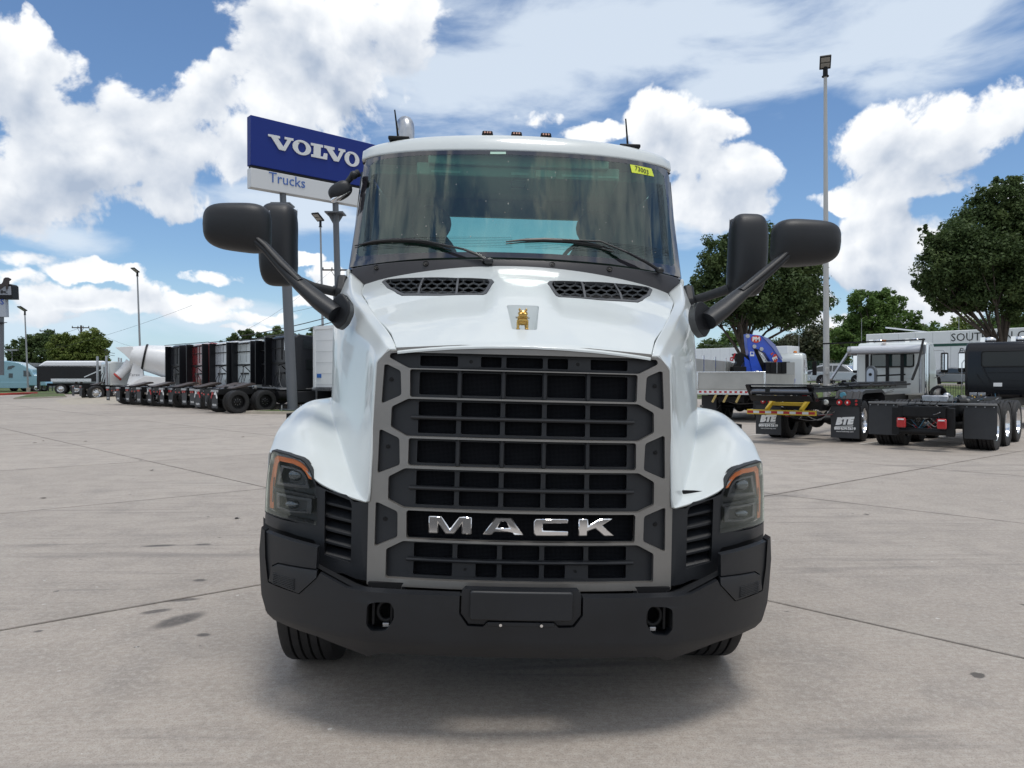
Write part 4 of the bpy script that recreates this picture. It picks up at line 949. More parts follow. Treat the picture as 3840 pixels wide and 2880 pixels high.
# mirrors ------------------------------------------------------
def superell(c, r, e=3.2, nu=36, nv=20):
    vs = []; fs = []
    def f_(v, p): return math.copysign(abs(v) ** p, v)
    for i in range(nv + 1):
        a = -math.pi / 2 + math.pi * i / nv
        for j in range(nu):
            b = 2 * math.pi * j / nu
            vs.append((c[0] + r[0] * f_(math.cos(a), 2 / e) * f_(math.cos(b), 2 / e), c[1] + r[1] * f_(math.cos(a), 2 / 2.3) * f_(math.sin(b), 2 / 2.3), c[2] + r[2] * f_(math.sin(a), 2 / e)))
    for i in range(nv):
        for j in range(nu): fs.append((i * nu + j, i * nu + (j + 1) % nu, (i + 1) * nu + (j + 1) % nu, (i + 1) * nu + j))
    return vs, fs
mirrorm = mat('mirror glass', (.85, .86, .88), .01, metal=1)
for s in (-1, 1):
    # wide-angle head on the hood arm
    if s < 0: a = P(766, 850, 4.2); b = P(1015, 850, 4.2); zt_ = P(900, 764, 4.2)[2]; zb_ = P(900, 933, 4.2)[2]
    else: a = P(2895, 900, 4.2); b = P(3146, 900, 4.2); zt_ = P(3000, 825, 4.2)[2]; zb_ = P(3000, 988, 4.2)[2]
    c = ((a[0] + b[0]) / 2, 4.20, (zt_ + zb_) / 2); rx = abs(b[0] - a[0]) / 2; rz = (zt_ - zb_) / 2
    vs, fs = superell(c, (rx, .11, rz), 3.6)
    vs2 = []
    for x, y, z in vs:                       # flatten the rear, taper the lower inner side
        if y > 4.25: y = 4.25
        t = (x - c[0]) / rx * s              # +1 outer
        z = c[2] + (z - c[2]) * (1 - .05 * t) - (.012 * (1 - t) if z < c[2] else 0)
        if z < c[2]: y += .02 * (c[2] - z) / rz
        vs2.append((x, y, z))
    mb = MB(); mb.add(vs2, fs); mb.build('wide_mirror', black, TR, ang=60)
    mb = MB(); mb.box(c[0] - rx * .88, c[0] + rx * .88, 4.251, 4.256, c[2] - rz * .82, c[2] + rz * .82); mb.build('wide_mirror_glass', mirrorm, TR)
    # tall door mirror behind
    if s < 0: a = P(977, 850, 4.75); b = P(1114, 850, 4.75); zt_ = P(1040, 763, 4.75)[2]; zb_ = P(1040, 1073, 4.75)[2]
    else: a = P(2737, 850, 4.75); b = P(2874, 850, 4.75); zt_ = P(2800, 803, 4.75)[2]; zb_ = P(2800, 1112, 4.75)[2]
    c = ((a[0] + b[0]) / 2, 4.75, (zt_ + zb_) / 2); rx = abs(b[0] - a[0]) / 2; rz = (zt_ - zb_) / 2
    vs, fs = superell(c, (rx, .12, rz), 4.2)
    vs = [(x + (.012 if (z < c[2]) else 0) * s * (c[2] - z) / rz * -1, min(y, 4.81), z) for x, y, z in vs]
    mb = MB(); mb.add(vs, fs); mb.build('door_mirror', black, TR, ang=60)
    mb = MB(); mb.box(c[0] - rx * .86, c[0] + rx * .86, 4.811, 4.816, c[2] - rz * .93, c[2] + rz * .93); mb.build('door_mirror_glass', mirrorm, TR)
    mb = MB(); xe = c[0] - s * rx * .9
    mb.tube([(c[0] - s * rx * .3, 4.77, c[2] - rz * .72), (xe - s * .1, 4.85, c[2] - rz * .95), (s * 1.13, 4.97, 2.13)], [.035, .03, .032], 10); mb.build('door_mirror_arm', black, TR)
    mb = MB(); mb.prism([(4.92, 1.98), (4.86, 2.14), (4.93, 2.26), (5.06, 2.22), (5.05, 2.0)], 'x', s * 1.12, s * 1.19); mb.build('door_mirror_foot', black, TR, bevel=.02)
    # hood arm
    if s < 0: q = [(1266, 1180, 4.02), (1205, 1136, 4.05), (1130, 1072, 4.10), (1060, 1004, 4.13), (1000, 938, 4.15), (945, 890, 4.16)]
    else: q = [(2648, 1205, 4.02), (2700, 1168, 4.05), (2772, 1108, 4.10), (2850, 1045, 4.13), (2922, 985, 4.15), (2968, 943, 4.16)]
    pp = [P(*v) for v in q]
    mb = MB(); mb.tube(pp, [.082, .076, .060, .046, .036, .034], 16, flat=.62); mb.build('mirror_arm', black, TR)
    qq = [Vector(pp[i]) + Vector((0, -.030 + .004 * i, .022)) for i in (2, 3, 4, 5)]
    mb = MB(); mb.tube(qq, [.030, .034, .028, .022], 12, flat=.6); mb.build('mirror_arm_cover', black, TR)
    fo = [(1320, 1140), (1290, 1101), (1272, 1102), (1240, 1130), (1232, 1200), (1269, 1238), (1300, 1215), (1321, 1175)] if s < 0 else [(2597, 1165), (2610, 1134), (2630, 1133), (2672, 1160), (2668, 1235), (2643, 1269), (2612, 1240), (2596, 1200)]
    f2 = [(lambda v: (v[0], v[2]))(P(a_, b_, 4.03)) for a_, b_ in fo]
    if s < 0: f2 = f2[::-1]
    panel('mirror_foot', rpoly(f2, .02, 3), [], lambda x, z: (x, 3.985 + .55 * (abs(x) - .95), z), (0, .14, 0), black, TR, step=0, bevel=.014, seg=3)
# small look-down mirror over the left window
c = P(1276, 716, 5.3)
mb = MB()
vs, fs = superell(c, (.088, .05, .062), 2.4, 24, 14)
rot_ = Matrix.Rotation(R(-32), 4, 'Y'); cc = Vector(c)
vs = [tuple(cc + rot_ @ (Vector(v) - cc)) for v in vs]
mb.add([(x, min(y, 5.32), z) for x, y, z in vs], fs); mb.build('lookdown_mirror', black, TR, ang=60)
mb = MB(); vs, fs = superell(c, (.082, .03, .024), 2.4, 24, 12); vs = [tuple(cc + rot_ @ (Vector(v) - cc) + Vector((.008, -.01, -.036))) for v in vs]; mb.add(vs, fs); mb.build('lookdown_mirror_glass', mirrorm, TR)
mb = MB(); mb.tube([P(1296, 690, 5.3), P(1322, 660, 5.3), P(1345, 648, 5.32)], [.018, .024, .028], 10); mb.ell(P(1326, 657, 5.28), (.03, .03, .03)); mb.build('lookdown_arm', black, TR)
# running gear -------------------------------------------------
def tyre_mesh(r, w, ribs=4, n=48):
    prof = [(r * .60, -w * .36), (r * .64, -w * .46), (r * .80, -w * .50), (r * .93, -w * .48), (r * .985, -w * .44), (r, -w * .38)]
    g_ = w * .80 / (ribs + 1)
    for i in range(ribs):
        c_ = -w * .40 + g_ * (i + 1); h_ = w * .022
        prof += [(r, c_ - h_), (r - .016, c_ - h_ * .7), (r - .016, c_ + h_ * .7), (r, c_ + h_)]
    prof += [(r, w * .38), (r * .985, w * .44), (r * .93, w * .48), (r * .80, w * .50), (r * .64, w * .46), (r * .60, w * .36)]
    return prof
def add_wheel(parent, c, r, w, side, rimm, dish=0, ribs=4, n=48, nuts=8, holes=True, block=0, roll_fix=False, name='tyre'):
    """side: +1 outer face towards +X"""
    mb = MB(); mb.lathe(tyre_mesh(r, w, ribs), c, (1, 0, 0), n)
    if block:
        for i in range(block):
            a = 2 * math.pi * i / block; ca, sa = math.cos(a), math.sin(a)
            for off in (-.42, -.15, .15, .42):
                a2 = a + (.5 * 2 * math.pi / block if off in (-.15, .42) else 0); ca, sa = math.cos(a2), math.sin(a2)
                mb.beam((c[0] + off * w - w * .09, c[1] + (r + .004) * ca, c[2] + (r + .004) * sa), (c[0] + off * w + w * .09, c[1] + (r + .004) * ca, c[2] + (r + .004) * sa), .10 if abs(off) > .3 else .08, .022, up=(0, ca, sa))
    t_ = mb.build(name, rubber, parent, ang=25)
    mb = MB(); s = side; R0 = r * .61
    prof = [(R0, s * w * .36), (R0 * .99, s * w * .46), (R0 * .94, s * w * .44), (R0 * .90, s * w * .30), (R0 * .86, s * (w * .30 - dish)), (R0 * .45, s * (w * .34 - dish)), (R0 * .40, s * (w * .36 - dish)), (R0 * .36, s * (w * .36 - dish)), (R0 * .34, s * (w * .42 - dish * .6)), (R0 * .20, s * (w * .46 - dish * .5)), (0, s * (w * .47 - dish * .5))]
    mb.lathe(prof, c, (1, 0, 0), n)
    rm = mb.build('rim', rimm, parent)
    if nuts:
        mb = MB()
        for i in range(nuts):
            a = 2 * math.pi * i / nuts; q = Vector(c) + Vector((s * (w * .345 - dish), R0 * .43 * math.cos(a), R0 * .43 * math.sin(a)))
            mb.cyl(q, q + Vector((s * .03, 0, 0)), .014, n=6)
        mb.build('wheel_nut', chrome if rimm is not chassis else steel, parent)['kind'] = 'stuff'
    if holes:
        mb = MB()
        for i in range(nuts):
            a = 2 * math.pi * (i + .5) / nuts; q = Vector(c) + Vector((s * (w * .305 - dish), R0 * .68 * math.cos(a), R0 * .68 * math.sin(a)))
            mb.cyl(q, q + Vector((s * .012, 0, 0)), R0 * .115, n=12)
        mb.build('rim_hole', hole, parent)['kind'] = 'stuff'  # flat black discs paint the shade of the hand holes
    return t_
# wheels stand level on the ground: undo the roll of the root
def unroll(x, z):
    z -= 1; return (x * math.cos(ROLL) - z * math.sin(ROLL), z * math.cos(ROLL) + x * math.sin(ROLL) + 1)
for s in (-1, 1):
    x, z = unroll(s * (1.11 if s < 0 else 1.075), .505)
    add_wheel(TR, (x, 4.32, z), .505, .30, s, alu, .0, 4, 64)
    for yy in (8.3, 9.6):
        for dx in (1.12, .80):
            x, z = unroll(s * dx, .505); add_wheel(TR, (x, yy, z), .505, .26, s, alu, .1, 4, 32, holes=False)
    mb = MB(); mb.box(s * .43 - .04, s * .43 + .04, 3.7, 10.3, .66, .92); mb.build('frame_rail', chassis, TR)
    mb = MB(); mb.cyl((s * 1.02, 5.5, .72), (s * 1.02, 7.2, .72), .31, n=24); mb.build('fuel_tank', alu, TR)
mb = MB(); mb.beam((-1.0, 4.2, .50), (1.0, 4.2, .50), .12, .12); mb.box(-.35, .35, 3.75, 4.9, .45, .75); mb.box(-1.1, 1.1, 4.6, 6.2, .75, 1.0); mb.build('front_axle', chassis, TR)
mb = MB(); mb.cyl((0, 6.9, 1.08), (0, 6.9, 1.09), .2); mb.box(-.45, .45, 8.5, 9.4, 1.0, 1.12); mb.build('fifth_wheel', chassis, TR)
# gold dog figure ----------------------------------------------
D0 = Vector((P(1961, 1190, yf_)[0], yf_ + .012, zf))
s_ = 1.0
pawz = P(1961, 1234, yf_)[2]; topz = P(1961, 1152, yf_)[2]
Hd = topz - pawz
D0 = Vector((P(1961, 1190, yf_)[0], yf_ + .014, pawz - .003))
DG = empty('bulldog_figure', 'small gold bulldog figure standing on the white hood above the grille', 'figurine')
DG.rotation_euler = (0, ROLL, 0); DG.location = TR.matrix_basis @ D0 if False else (Matrix.Translation(Vector((-math.sin(ROLL), 0, 1 - math.cos(ROLL)))) @ Matrix.Rotation(ROLL, 4, 'Y')) @ D0
u = Hd / 9.4
mb = MB()
mb.ell((0, 3.4 * u, 4.3 * u), (2.3 * u, 3.2 * u, 1.7 * u), 20, 14)              # barrel
mb.ell((0, 1.1 * u, 4.0 * u), (2.35 * u, 1.5 * u, 2.0 * u), 20, 14)             # chest
mb.ell((0, .9 * u, 5.6 * u), (2.15 * u, 1.3 * u, 1.1 * u), 20, 12)              # neck
mb.ell((0, 6.0 * u, 4.0 * u), (1.9 * u, 1.5 * u, 1.7 * u), 16, 12)
for sx in (-1, 1):
    mb.tube([(sx * 1.75 * u, .7 * u, 4.2 * u), (sx * 1.95 * u, .6 * u, 2.2 * u), (sx * 2.0 * u, .5 * u, .5 * u)], [.85 * u, .62 * u, .55 * u], 12)
    mb.tube([(sx * 1.5 * u, 6.2 * u, 3.6 * u), (sx * 1.8 * u, 6.6 * u, 2.0 * u), (sx * 1.8 * u, 6.3 * u, .5 * u)], [1.0 * u, .6 * u, .5 * u], 12)
    mb.ell((sx * 1.8 * u, 5.9 * u, .4 * u), (.65 * u, .9 * u, .4 * u), 12, 8)
b_ = mb.build('body', gold, DG)
rm_ = b_.modifiers.new('fuse', 'REMESH'); rm_.mode = 'VOXEL'; rm_.voxel_size = .0016; rm_.use_smooth_shade = True
mb = MB()
mb.ell((0, .1 * u, 7.0 * u), (2.15 * u, 1.5 * u, 1.35 * u), 24, 16); mb.ell((-1.0 * u, -.9 * u, 6.6 * u), (1.05 * u, .8 * u, .75 * u), 16, 10); mb.ell((1.0 * u, -.9 * u, 6.6 * u), (1.05 * u, .8 * u, .75 * u), 16, 10)
mb.ell((0, -.9 * u, 5.95 * u), (1.3 * u, .65 * u, .42 * u), 16, 10); mb.ell((0, .2 * u, 7.9 * u), (1.6 * u, 1.1 * u, .7 * u), 16, 10)
h_ = mb.build('head', gold, DG); rm_ = h_.modifiers.new('fuse', 'REMESH'); rm_.mode = 'VOXEL'; rm_.voxel_size = .0015; rm_.use_smooth_shade = True
for sx in (-1, 1):
    mb = MB(); mb.ell((sx * 1.45 * u, .2 * u, 8.75 * u), (.5 * u, .35 * u, .6 * u), 12, 8, rot=Euler((0, R(-20 * sx), 0))); mb.build('ear', gold, DG)
    mb = MB(); mb.tube([(sx * .95 * u + .42 * u * math.cos(a), -1.12 * u, 7.75 * u + .36 * u * math.sin(a)) for a in [2 * math.pi * i / 14 for i in range(14)]], .13 * u, 6, closed=True); mb.ell((sx * .95 * u, -1.1 * u, 7.75 * u), (.22 * u, .15 * u, .2 * u), 8, 6); mb.build('eye', gold, DG)
    for k_ in (-1, 0, 1):
        mb = MB(); mb.ell((sx * 2.0 * u + k_ * .4 * u, -.15 * u, .38 * u), (.27 * u, .75 * u, .38 * u), 10, 8); mb.build('toe', gold, DG)
mb = MB(); mb.ell((0, -1.55 * u, 7.15 * u), (.45 * u, .25 * u, .28 * u), 12, 8); mb.build('nose', gold, DG)
for zz_, rr in ((5.75, 2.3), (5.25, 2.38)):
    mb = MB(); mb.tube([(rr * u * math.cos(a), .85 * u + 1.55 * u * math.sin(a), zz_ * u - .15 * u * abs(math.sin(a / 2))) for a in [2 * math.pi * i / 28 for i in range(28)]], .17 * u, 6, closed=True); mb.build('collar', gold, DG)
# ------------------------------------------------------------ vegetation
def leaf_mat(name, c0, c1, c2):
    m = bpy.data.materials.new(name); m.use_nodes = True; t = m.node_tree; b = t.nodes['Principled BSDF']; k = NT(t)
    g = t.nodes.new('ShaderNodeNewGeometry'); r = g.outputs['Random Per Island']
    n = k.noise(g.outputs['Position'], .55, 3, .6)
    c = k.mix(r, c0, c1); c = k.mix(k.m('MULTIPLY', k.sstep(n, .5, .72), .8), c, c2)
    k.L(c, b.inputs['Base Color']); b.inputs['Roughness'].default_value = .6; b.inputs['Specular IOR Level'].default_value = .25
    tr = t.nodes.new('ShaderNodeBsdfTranslucent'); k.L(c, tr.inputs[0]); mx = t.nodes.new('ShaderNodeMixShader'); mx.inputs[0].default_value = .36
    o = t.nodes['Material Output']; k.L(b.outputs[0], mx.inputs[1]); k.L(tr.outputs[0], mx.inputs[2]); k.L(mx.outputs[0], o.inputs[0]); return m
leafA = leaf_mat('dark oak leaves', (.045, .075, .028), (.105, .155, .055), (.13, .175, .06))
leafB = leaf_mat('mid green leaves', (.065, .12, .032), (.15, .24, .06), (.17, .25, .07))
leafC = leaf_mat('yellow green leaves', (.09, .13, .03), (.19, .24, .06), (.21, .24, .07))
leafD = leaf_mat('dusty brownish leaves', (.06, .075, .042), (.13, .14, .08), (.15, .135, .09))
bark = mat('tree bark', (.06, .048, .038), .9, var=.35, vscale=5, bump=.6, bscale=18)
def crown_mesh(name, blobs, n, size, m, parent, seed, clump=.34, origin=(0, 0, 0)):
    rs = np.random.RandomState(seed); vol = np.array([b[3] * b[4] * b[5] for b in blobs]) ** .8; vol /= vol.sum()
    nc = max(12, n // 65); cc = []; cr = []
    for bi in rs.choice(len(blobs), nc, p=vol):
        b = blobs[bi]; d = rs.normal(size=3); d /= np.linalg.norm(d); rr = rs.uniform(.35, 1.03) ** .6
        cc.append([b[0] + d[0] * b[3] * rr, b[1] + d[1] * b[4] * rr, b[2] + d[2] * b[5] * rr]); cr.append(clump * rs.uniform(.55, 1.25) * min(b[3], b[5]))
    cc = np.array(cc); cr = np.array(cr)
    ci = rs.randint(0, nc, n); d = rs.normal(size=(n, 3)); d /= np.linalg.norm(d, axis=1)[:, None]
    p = cc[ci] + d * (cr[ci] * rs.uniform(0, 1, n) ** .45)[:, None] * np.array([1, 1, .75])
    nr = d * .6 + rs.normal(size=(n, 3)) * .6 + np.array([0, 0, .5]); nr /= np.linalg.norm(nr, axis=1)[:, None]
    u = np.cross(nr, rs.normal(size=(n, 3))); u /= np.linalg.norm(u, axis=1)[:, None]; v = np.cross(nr, u)
    s = size * rs.uniform(.6, 1.35, n)[:, None]
    V = np.stack([p - u * s * .5, p + v * s * .28, p + u * s * .5, p - v * s * .28 + nr * s * .1], 1).reshape(-1, 3) - np.array(origin)
    me = bpy.data.meshes.new(name); me.vertices.add(4 * n); me.vertices.foreach_set('co', V.ravel())
    me.loops.add(4 * n); me.loops.foreach_set('vertex_index', np.arange(4 * n, dtype=np.int32))
    me.polygons.add(n); me.polygons.foreach_set('loop_start', np.arange(0, 4 * n, 4, dtype=np.int32)); me.polygons.foreach_set('loop_total', np.full(n, 4, dtype=np.int32))
    me.materials.append(m); me.update(); me.validate()
    o = bpy.data.objects.new(name, me); link(o, parent); return o
def tree(name, label, d, base_px, base_z, blobs_px, n, size, m, seed, group=None, trunk_r=.16, depth=.8, fork=None, limbs=10, cat='tree', clump=.34):
    """blobs: (px, py, rx px, rz px) read off the photograph, given real depth here"""
    bx, _, _ = W(base_px, 1400, d); t = empty(name, label, cat, (bx, d, base_z), group=group)
    rs = random.Random(seed); B = []
    for i, (px, py, rx, rz) in enumerate(blobs_px):
        x, y, z = W(px, py, d); kx = rx * d / FPX; kz = rz * d / FPX
        B.append((x - bx, rs.uniform(-.45, .45) * kx * depth, z - base_z, kx, kx * depth, kz))
    crown_mesh('crown', B, n, size, m, t, seed, clump)
    mb = MB(); low = min(b[2] - b[5] for b in B); top = max(b[2] for b in B); fz = fork if fork else max(.8, low + .3)
    mb.tube([(0, 0, -.3), (.03, 0, fz * .5), (.0, 0, fz)], [trunk_r * 1.25, trunk_r, trunk_r * .85], 10)
    for i in range(limbs):
        b = B[i % len(B)]; a = rs.uniform(0, 6.28); e = Vector((b[0] + b[3] * .6 * math.cos(a), b[1] + b[4] * .6 * math.sin(a), b[2] + b[5] * rs.uniform(-.5, .45)))
        s_ = Vector((0, 0, fz * rs.uniform(.8, 1.0))); md = s_.lerp(e, .45) + Vector((rs.uniform(-.3, .3), rs.uniform(-.3, .3), rs.uniform(0, .5)))
        mb.tube([s_, s_.lerp(md, .5) + Vector((0, 0, .1)), md, md.lerp(e, .6), e], [trunk_r * .46, trunk_r * .36, trunk_r * .27, trunk_r * .15, .015], 7)
        for _ in range(3):
            e2 = md.lerp(e, .5) + Vector((rs.uniform(-1, 1), rs.uniform(-1, 1), rs.uniform(-.3, .9))) * b[5] * .6
            mb.tube([md, md.lerp(e2, .5), e2], [trunk_r * .25, trunk_r * .15, .012], 5)
    mb.build('trunk', bark, t, fix=False); return t
tree('oak_tree', 'dark green oak with spreading limbs behind the blue crane', 38, 2790, 0,
     [(2760, 1010, 130, 110), (2850, 930, 120, 90), (2680, 960, 70, 80), (2900, 1060, 150, 110), (2700, 1120, 130, 90), (2830, 1140, 170, 90), (2970, 1150, 110, 80), (3060, 1120, 70, 80), (3000, 1010, 90, 80), (2640, 1080, 60, 70), (2640, 1180, 70, 50), (2760, 900, 60, 40)], 92000, .155, leafA, 11, trunk_r=.20, fork=3.0, limbs=14)
tree('oak_tree', 'tall dark oak at the right edge standing behind the black cab', 38, 3762, 0,
     [(3760, 770, 130, 90), (3840, 800, 150, 110), (3680, 860, 130, 100), (3560, 930, 110, 100), (3520, 1000, 100, 90), (3650, 980, 160, 110), (3800, 950, 180, 130), (3900, 1000, 180, 140), (3600, 1070, 150, 80), (3760, 1090, 170, 90), (3500, 1060, 80, 60), (3480, 870, 40, 30), (3900, 1120, 120, 80), (3690, 740, 50, 40), (3760, 700, 60, 40), (3600, 1130, 110, 50), (3850, 1160, 120, 60)], 125000, .16, leafA, 12, trunk_r=.21, fork=3.2, limbs=13)
tree('broad_tree', 'round bright green tree beyond the road right of the tall light pole', 92, 3290, .5,
     [(3230, 1130, 60, 45), (3330, 1130, 70, 45), (3290, 1200, 110, 70), (3200, 1230, 70, 60), (3400, 1210, 50, 60), (3150, 1290, 60, 60), (3260, 1300, 110, 60), (3390, 1290, 70, 50)], 42000, .34, leafB, 13, trunk_r=.3)
BG = [(2680, 1330, 60, 70, leafA, 'dark'), (2740, 1300, 60, 70, leafB, 'green'), (2820, 1310, 60, 55, leafB, 'b'), (2900, 1320, 70, 60, leafA, 'a'), (2980, 1310, 60, 80, leafD, 'd'), (3050, 1290, 60, 110, leafD, 'd2'), (3120, 1320, 60, 110, leafC, 'c'),
      (3450, 1270, 50, 70, leafD, 'e'), (3530, 1270, 60, 80, leafB, 'f'), (3620, 1260, 70, 90, leafC, 'g'), (3710, 1260, 70, 90, leafA, 'h'), (3800, 1250, 70, 100, leafB, 'i'), (3880, 1260, 70, 100, leafC, 'j')]
BL = ['dark tree beyond the road, nearest the white truck', 'pale green tree rising behind the green road sign', 'small round tree behind the blue crane boom', 'dark tree behind the white crane truck cab', 'brownish tree left of the tall light pole', 'dusty olive tree directly behind the tall light pole', 'yellow green tree right of the tall light pole, low crown',
      'thin brown half bare tree above the white trailer roof', 'mid green tree above the trailer lettering', 'yellow green tree beyond the trailer, left of the big oak trunk', 'dark tree behind the big oak trunk', 'mid green tree beyond the black cab roof', 'yellow green tree at the far right picture edge beyond the trailer']
for i, (px, py, rx, rz, m_, _) in enumerate(BG):
    tree('background_tree', BL[i], 108 + (i * 7) % 11, px, .5, [(px, py, rx, rz * .8), (px - rx * .5, py + 25, rx * .6, rz * .6), (px + rx * .5, py + 20, rx * .6, rz * .65), (px, py + 50, rx * 1.1, rz * .6)], 9000, .5, m_, 30 + i, group='trees beyond the road', limbs=5, trunk_r=.2, clump=.45)
tree('broad_tree', 'bushy mid green tree at far left with a yellowish crown, above the black tipper', 105, 285, 0, [(250, 1300, 60, 45), (300, 1310, 70, 55), (350, 1290, 50, 50), (220, 1340, 60, 35), (300, 1350, 90, 35), (370, 1340, 40, 40)], 30000, .34, leafC, 14, limbs=9)
tree('broad_tree', 'darker green tree at far left behind the slim lamp post', 118, 150, 0, [(130, 1290, 55, 40), (90, 1320, 45, 45), (170, 1280, 50, 40), (140, 1340, 85, 35), (65, 1340, 25, 30), (205, 1290, 40, 35)], 26000, .36, leafA, 15, limbs=8)
tree('thin_tree', 'thin leafy treetop showing above the white sleeper cabs', 62, 930, 0, [(900, 1265, 45, 22), (945, 1262, 50, 26), (850, 1283, 20, 8), (990, 1270, 40, 20)], 3200, .26, leafA, 16, limbs=16, trunk_r=.10, fork=2.5, clump=.5)
tree('thin_tree', 'thin leafy treetop behind the sign post, right of the cabs', 60, 1060, 0, [(1030, 1258, 40, 26), (1070, 1268, 40, 20), (1140, 1270, 40, 16), (1110, 1262, 20, 12)], 2800, .26, leafA, 17, limbs=12, trunk_r=.10, fork=2.5, clump=.5)
tree('thin_tree', 'small treetop beside the white box trailer at left', 64, 1190, 0, [(1190, 1256, 32, 22), (1180, 1280, 32, 16)], 1500, .26, leafA, 18, limbs=6, trunk_r=.10, fork=2.5, clump=.5)
# ------------------------------------------------------------ islands, embankment, road
grass = mat('mown grass', (.075, .105, .030), .95, var=.4, vscale=2.5, bump=1, bscale=50)
kerbm = mat('pale kerb concrete', (.37, .33, .27), .85, var=.12, vscale=3, bump=.4, bscale=80)
asph = mat('road asphalt', (.20, .195, .185), .9, var=.12, vscale=.6)
def gp(px, py): return Vector(Gd(px, py))
def island(name, label, pts, h=.13, kerb=True, top=None, kw=.16, col=None):
    t = empty(name, label, 'kerb', (0, 0, 0)); n = len(pts)
    mb = MB(); c = sum(pts, Vector((0, 0))) / n; i_ = [p + (c - p).normalized() * kw for p in pts]
    vs = [(p.x, p.y, -.01) for p in pts] + [(p.x + (c - p).normalized().x * .02, p.y + (c - p).normalized().y * .02, h) for p in pts] + [(p.x, p.y, h) for p in i_] + [(p.x, p.y, h - .05) for p in i_]
    fs = [(a * n + i, a * n + (i + 1) % n, (a + 1) * n + (i + 1) % n, (a + 1) * n + i) for a in range(3) for i in range(n)]
    mb.add(vs, fs).build('kerb', col or kerbm, t, bevel=.012)
    if top: MB().add([(p.x, p.y, h - .01) for p in i_], [tuple(range(n))]).build('lawn', top, t, smooth=False)
    return t
a = gp(920, 1552); b = gp(1260, 1556); island('kerbed_island', 'pale kerbed grass island round the foot of the sign post', [a, Vector((a.x + .5, a.y - .15)), b, b + Vector((1.5, 4.5)), a + Vector((2.8, 5.2)), a + Vector((.1, .5))], top=grass)
a = gp(250, 1518); b = gp(420, 1506)
mb = MB(); q = [gp(225, 1519), gp(445, 1513), gp(446, 1488), gp(350, 1489), gp(205, 1500)]
tt = [gp(330, 1509), gp(440, 1503), gp(446, 1489), gp(360, 1489)]
mb.add([(p.x, p.y, -.008) for p in q] + [(tt[0].x, tt[0].y, .10), (tt[1].x, tt[1].y, .22), (tt[2].x, tt[2].y, .34), (tt[3].x, tt[3].y, .25)], [(0, 1, 6, 5), (1, 2, 7, 6), (0, 5, 8, 4), (3, 4, 8), (5, 6, 7, 8), (2, 3, 8, 7)])
o = mb.build('driveway_apron', kerbm, smooth=False); tag(o, 'pale raised concrete apron in front of the white day cab', 'ramp')
a = gp(60, 1494); b = gp(128, 1480)
island('kerbed_island', 'low pale kerbed island with thin grass in front of the black tipper', [gp(50, 1497), gp(250, 1489), gp(240, 1480), gp(120, 1480)], top=grass, h=.1)
mb = MB(); r0 = gp(-60, 1484); r1 = gp(132, 1476); mb.beam((r0.x, r0.y, .05), (r1.x, r1.y, .05), .5, .22); o = mb.build('red_kerb', mat('red kerb paint', (.45, .03, .02), .6, var=.15), bevel=.03); tag(o, 'red painted kerb at the far left edge of the lot', 'kerb')
mb = MB(); mb.add([(-150, 84, .02), (-38, 78, .02), (-38, 150, .3), (-150, 190, .3)], [(0, 1, 2, 3)]); tag(mb.build('far_lawn', grass, smooth=False), 'strip of grass behind the left parked trucks', None, kind='structure')
# road embankment runs at -49 degrees; s = distance across, positive away from the lot
rd = Vector((math.cos(R(-50)), math.sin(R(-50)))); rn = Vector((-rd.y, rd.x)); rc = Vector((31.0, 50.5))
def RP(al, ac, z): p = rc + rd * al + rn * ac; return (p.x, p.y, z)
def strip(name, prof, m, lab):
    mb = MB(); L_ = [-190, -90, -60, -30, 0, 30, 90]; vs = []
    for al in L_: vs += [RP(al, ac, z) for ac, z in prof]
    n = len(prof); mb.add(vs, [(i * n + j, (i + 1) * n + j, (i + 1) * n + j + 1, i * n + j + 1) for i in range(len(L_) - 1) for j in range(n - 1)])
    return tag(mb.build(name, m, smooth=False), lab, None, kind='structure')
strip('verge', [(-7.5, -.02), (-6.5, .05), (-4.5, .25), (-1.2, .95), (0, 1.05)], grass, 'grass bank between the lot fence and the road')
strip('road_kerb', [(-.02, 1.04), (0, 1.17), (.3, 1.18), (.32, 1.03)], kerbm, 'pale kerb along the road')
strip('road', [(.31, 1.04), (24, 1.10)], asph, 'grey road carrying the traffic beyond the fence')
strip('far_verge', [(24, 1.10), (25, 1.2), (60, 1.4), (400, 4)], grass, 'grass beyond the road')
for i, ac in enumerate((7.5, 15)):
    for j in range(-16, 10):
        mb = MB(); mb.add([RP(j * 6, ac, 1.069 + .002 * i), RP(j * 6 + 3, ac, 1.069 + .002 * i), RP(j * 6 + 3, ac + .15, 1.069 + .002 * i), RP(j * 6, ac + .15, 1.069 + .002 * i)], [(0, 1, 2, 3)])
        if j == -16: st = MB()
        st.add(mb.v, mb.f)
o = st.build('lane_marking', paleWhite, smooth=False); o['kind'] = 'stuff'; o['label'] = 'white dashed lane lines on the road'
# parking bay lines on the lot
for (a, b), lab in (([(2805, 1634), (2880, 1627)], 'faded white bay line left of the left printed mudflap'), ([(3225, 1666), (3290, 1658)], 'faded white bay line between the two rear trucks'), ([(3490, 1643), (3570, 1630)], 'faded white bay line under the bare chassis')):
    p = gp(*a); q = gp(*b); d = (q - p).normalized(); q = q + d * 2.5; nn = Vector((-d.y, d.x)) * .055
    mb = MB(); mb.add([(p.x - nn.x, p.y - nn.y, .006), (q.x - nn.x, q.y - nn.y, .006), (q.x + nn.x, q.y + nn.y, .006), (p.x + nn.x, p.y + nn.y, .006)], [(0, 1, 2, 3)])
    tag(mb.build('bay_line', mat('faded paint', (.52, .50, .46), .8, var=.2), smooth=False), lab, 'painted line')
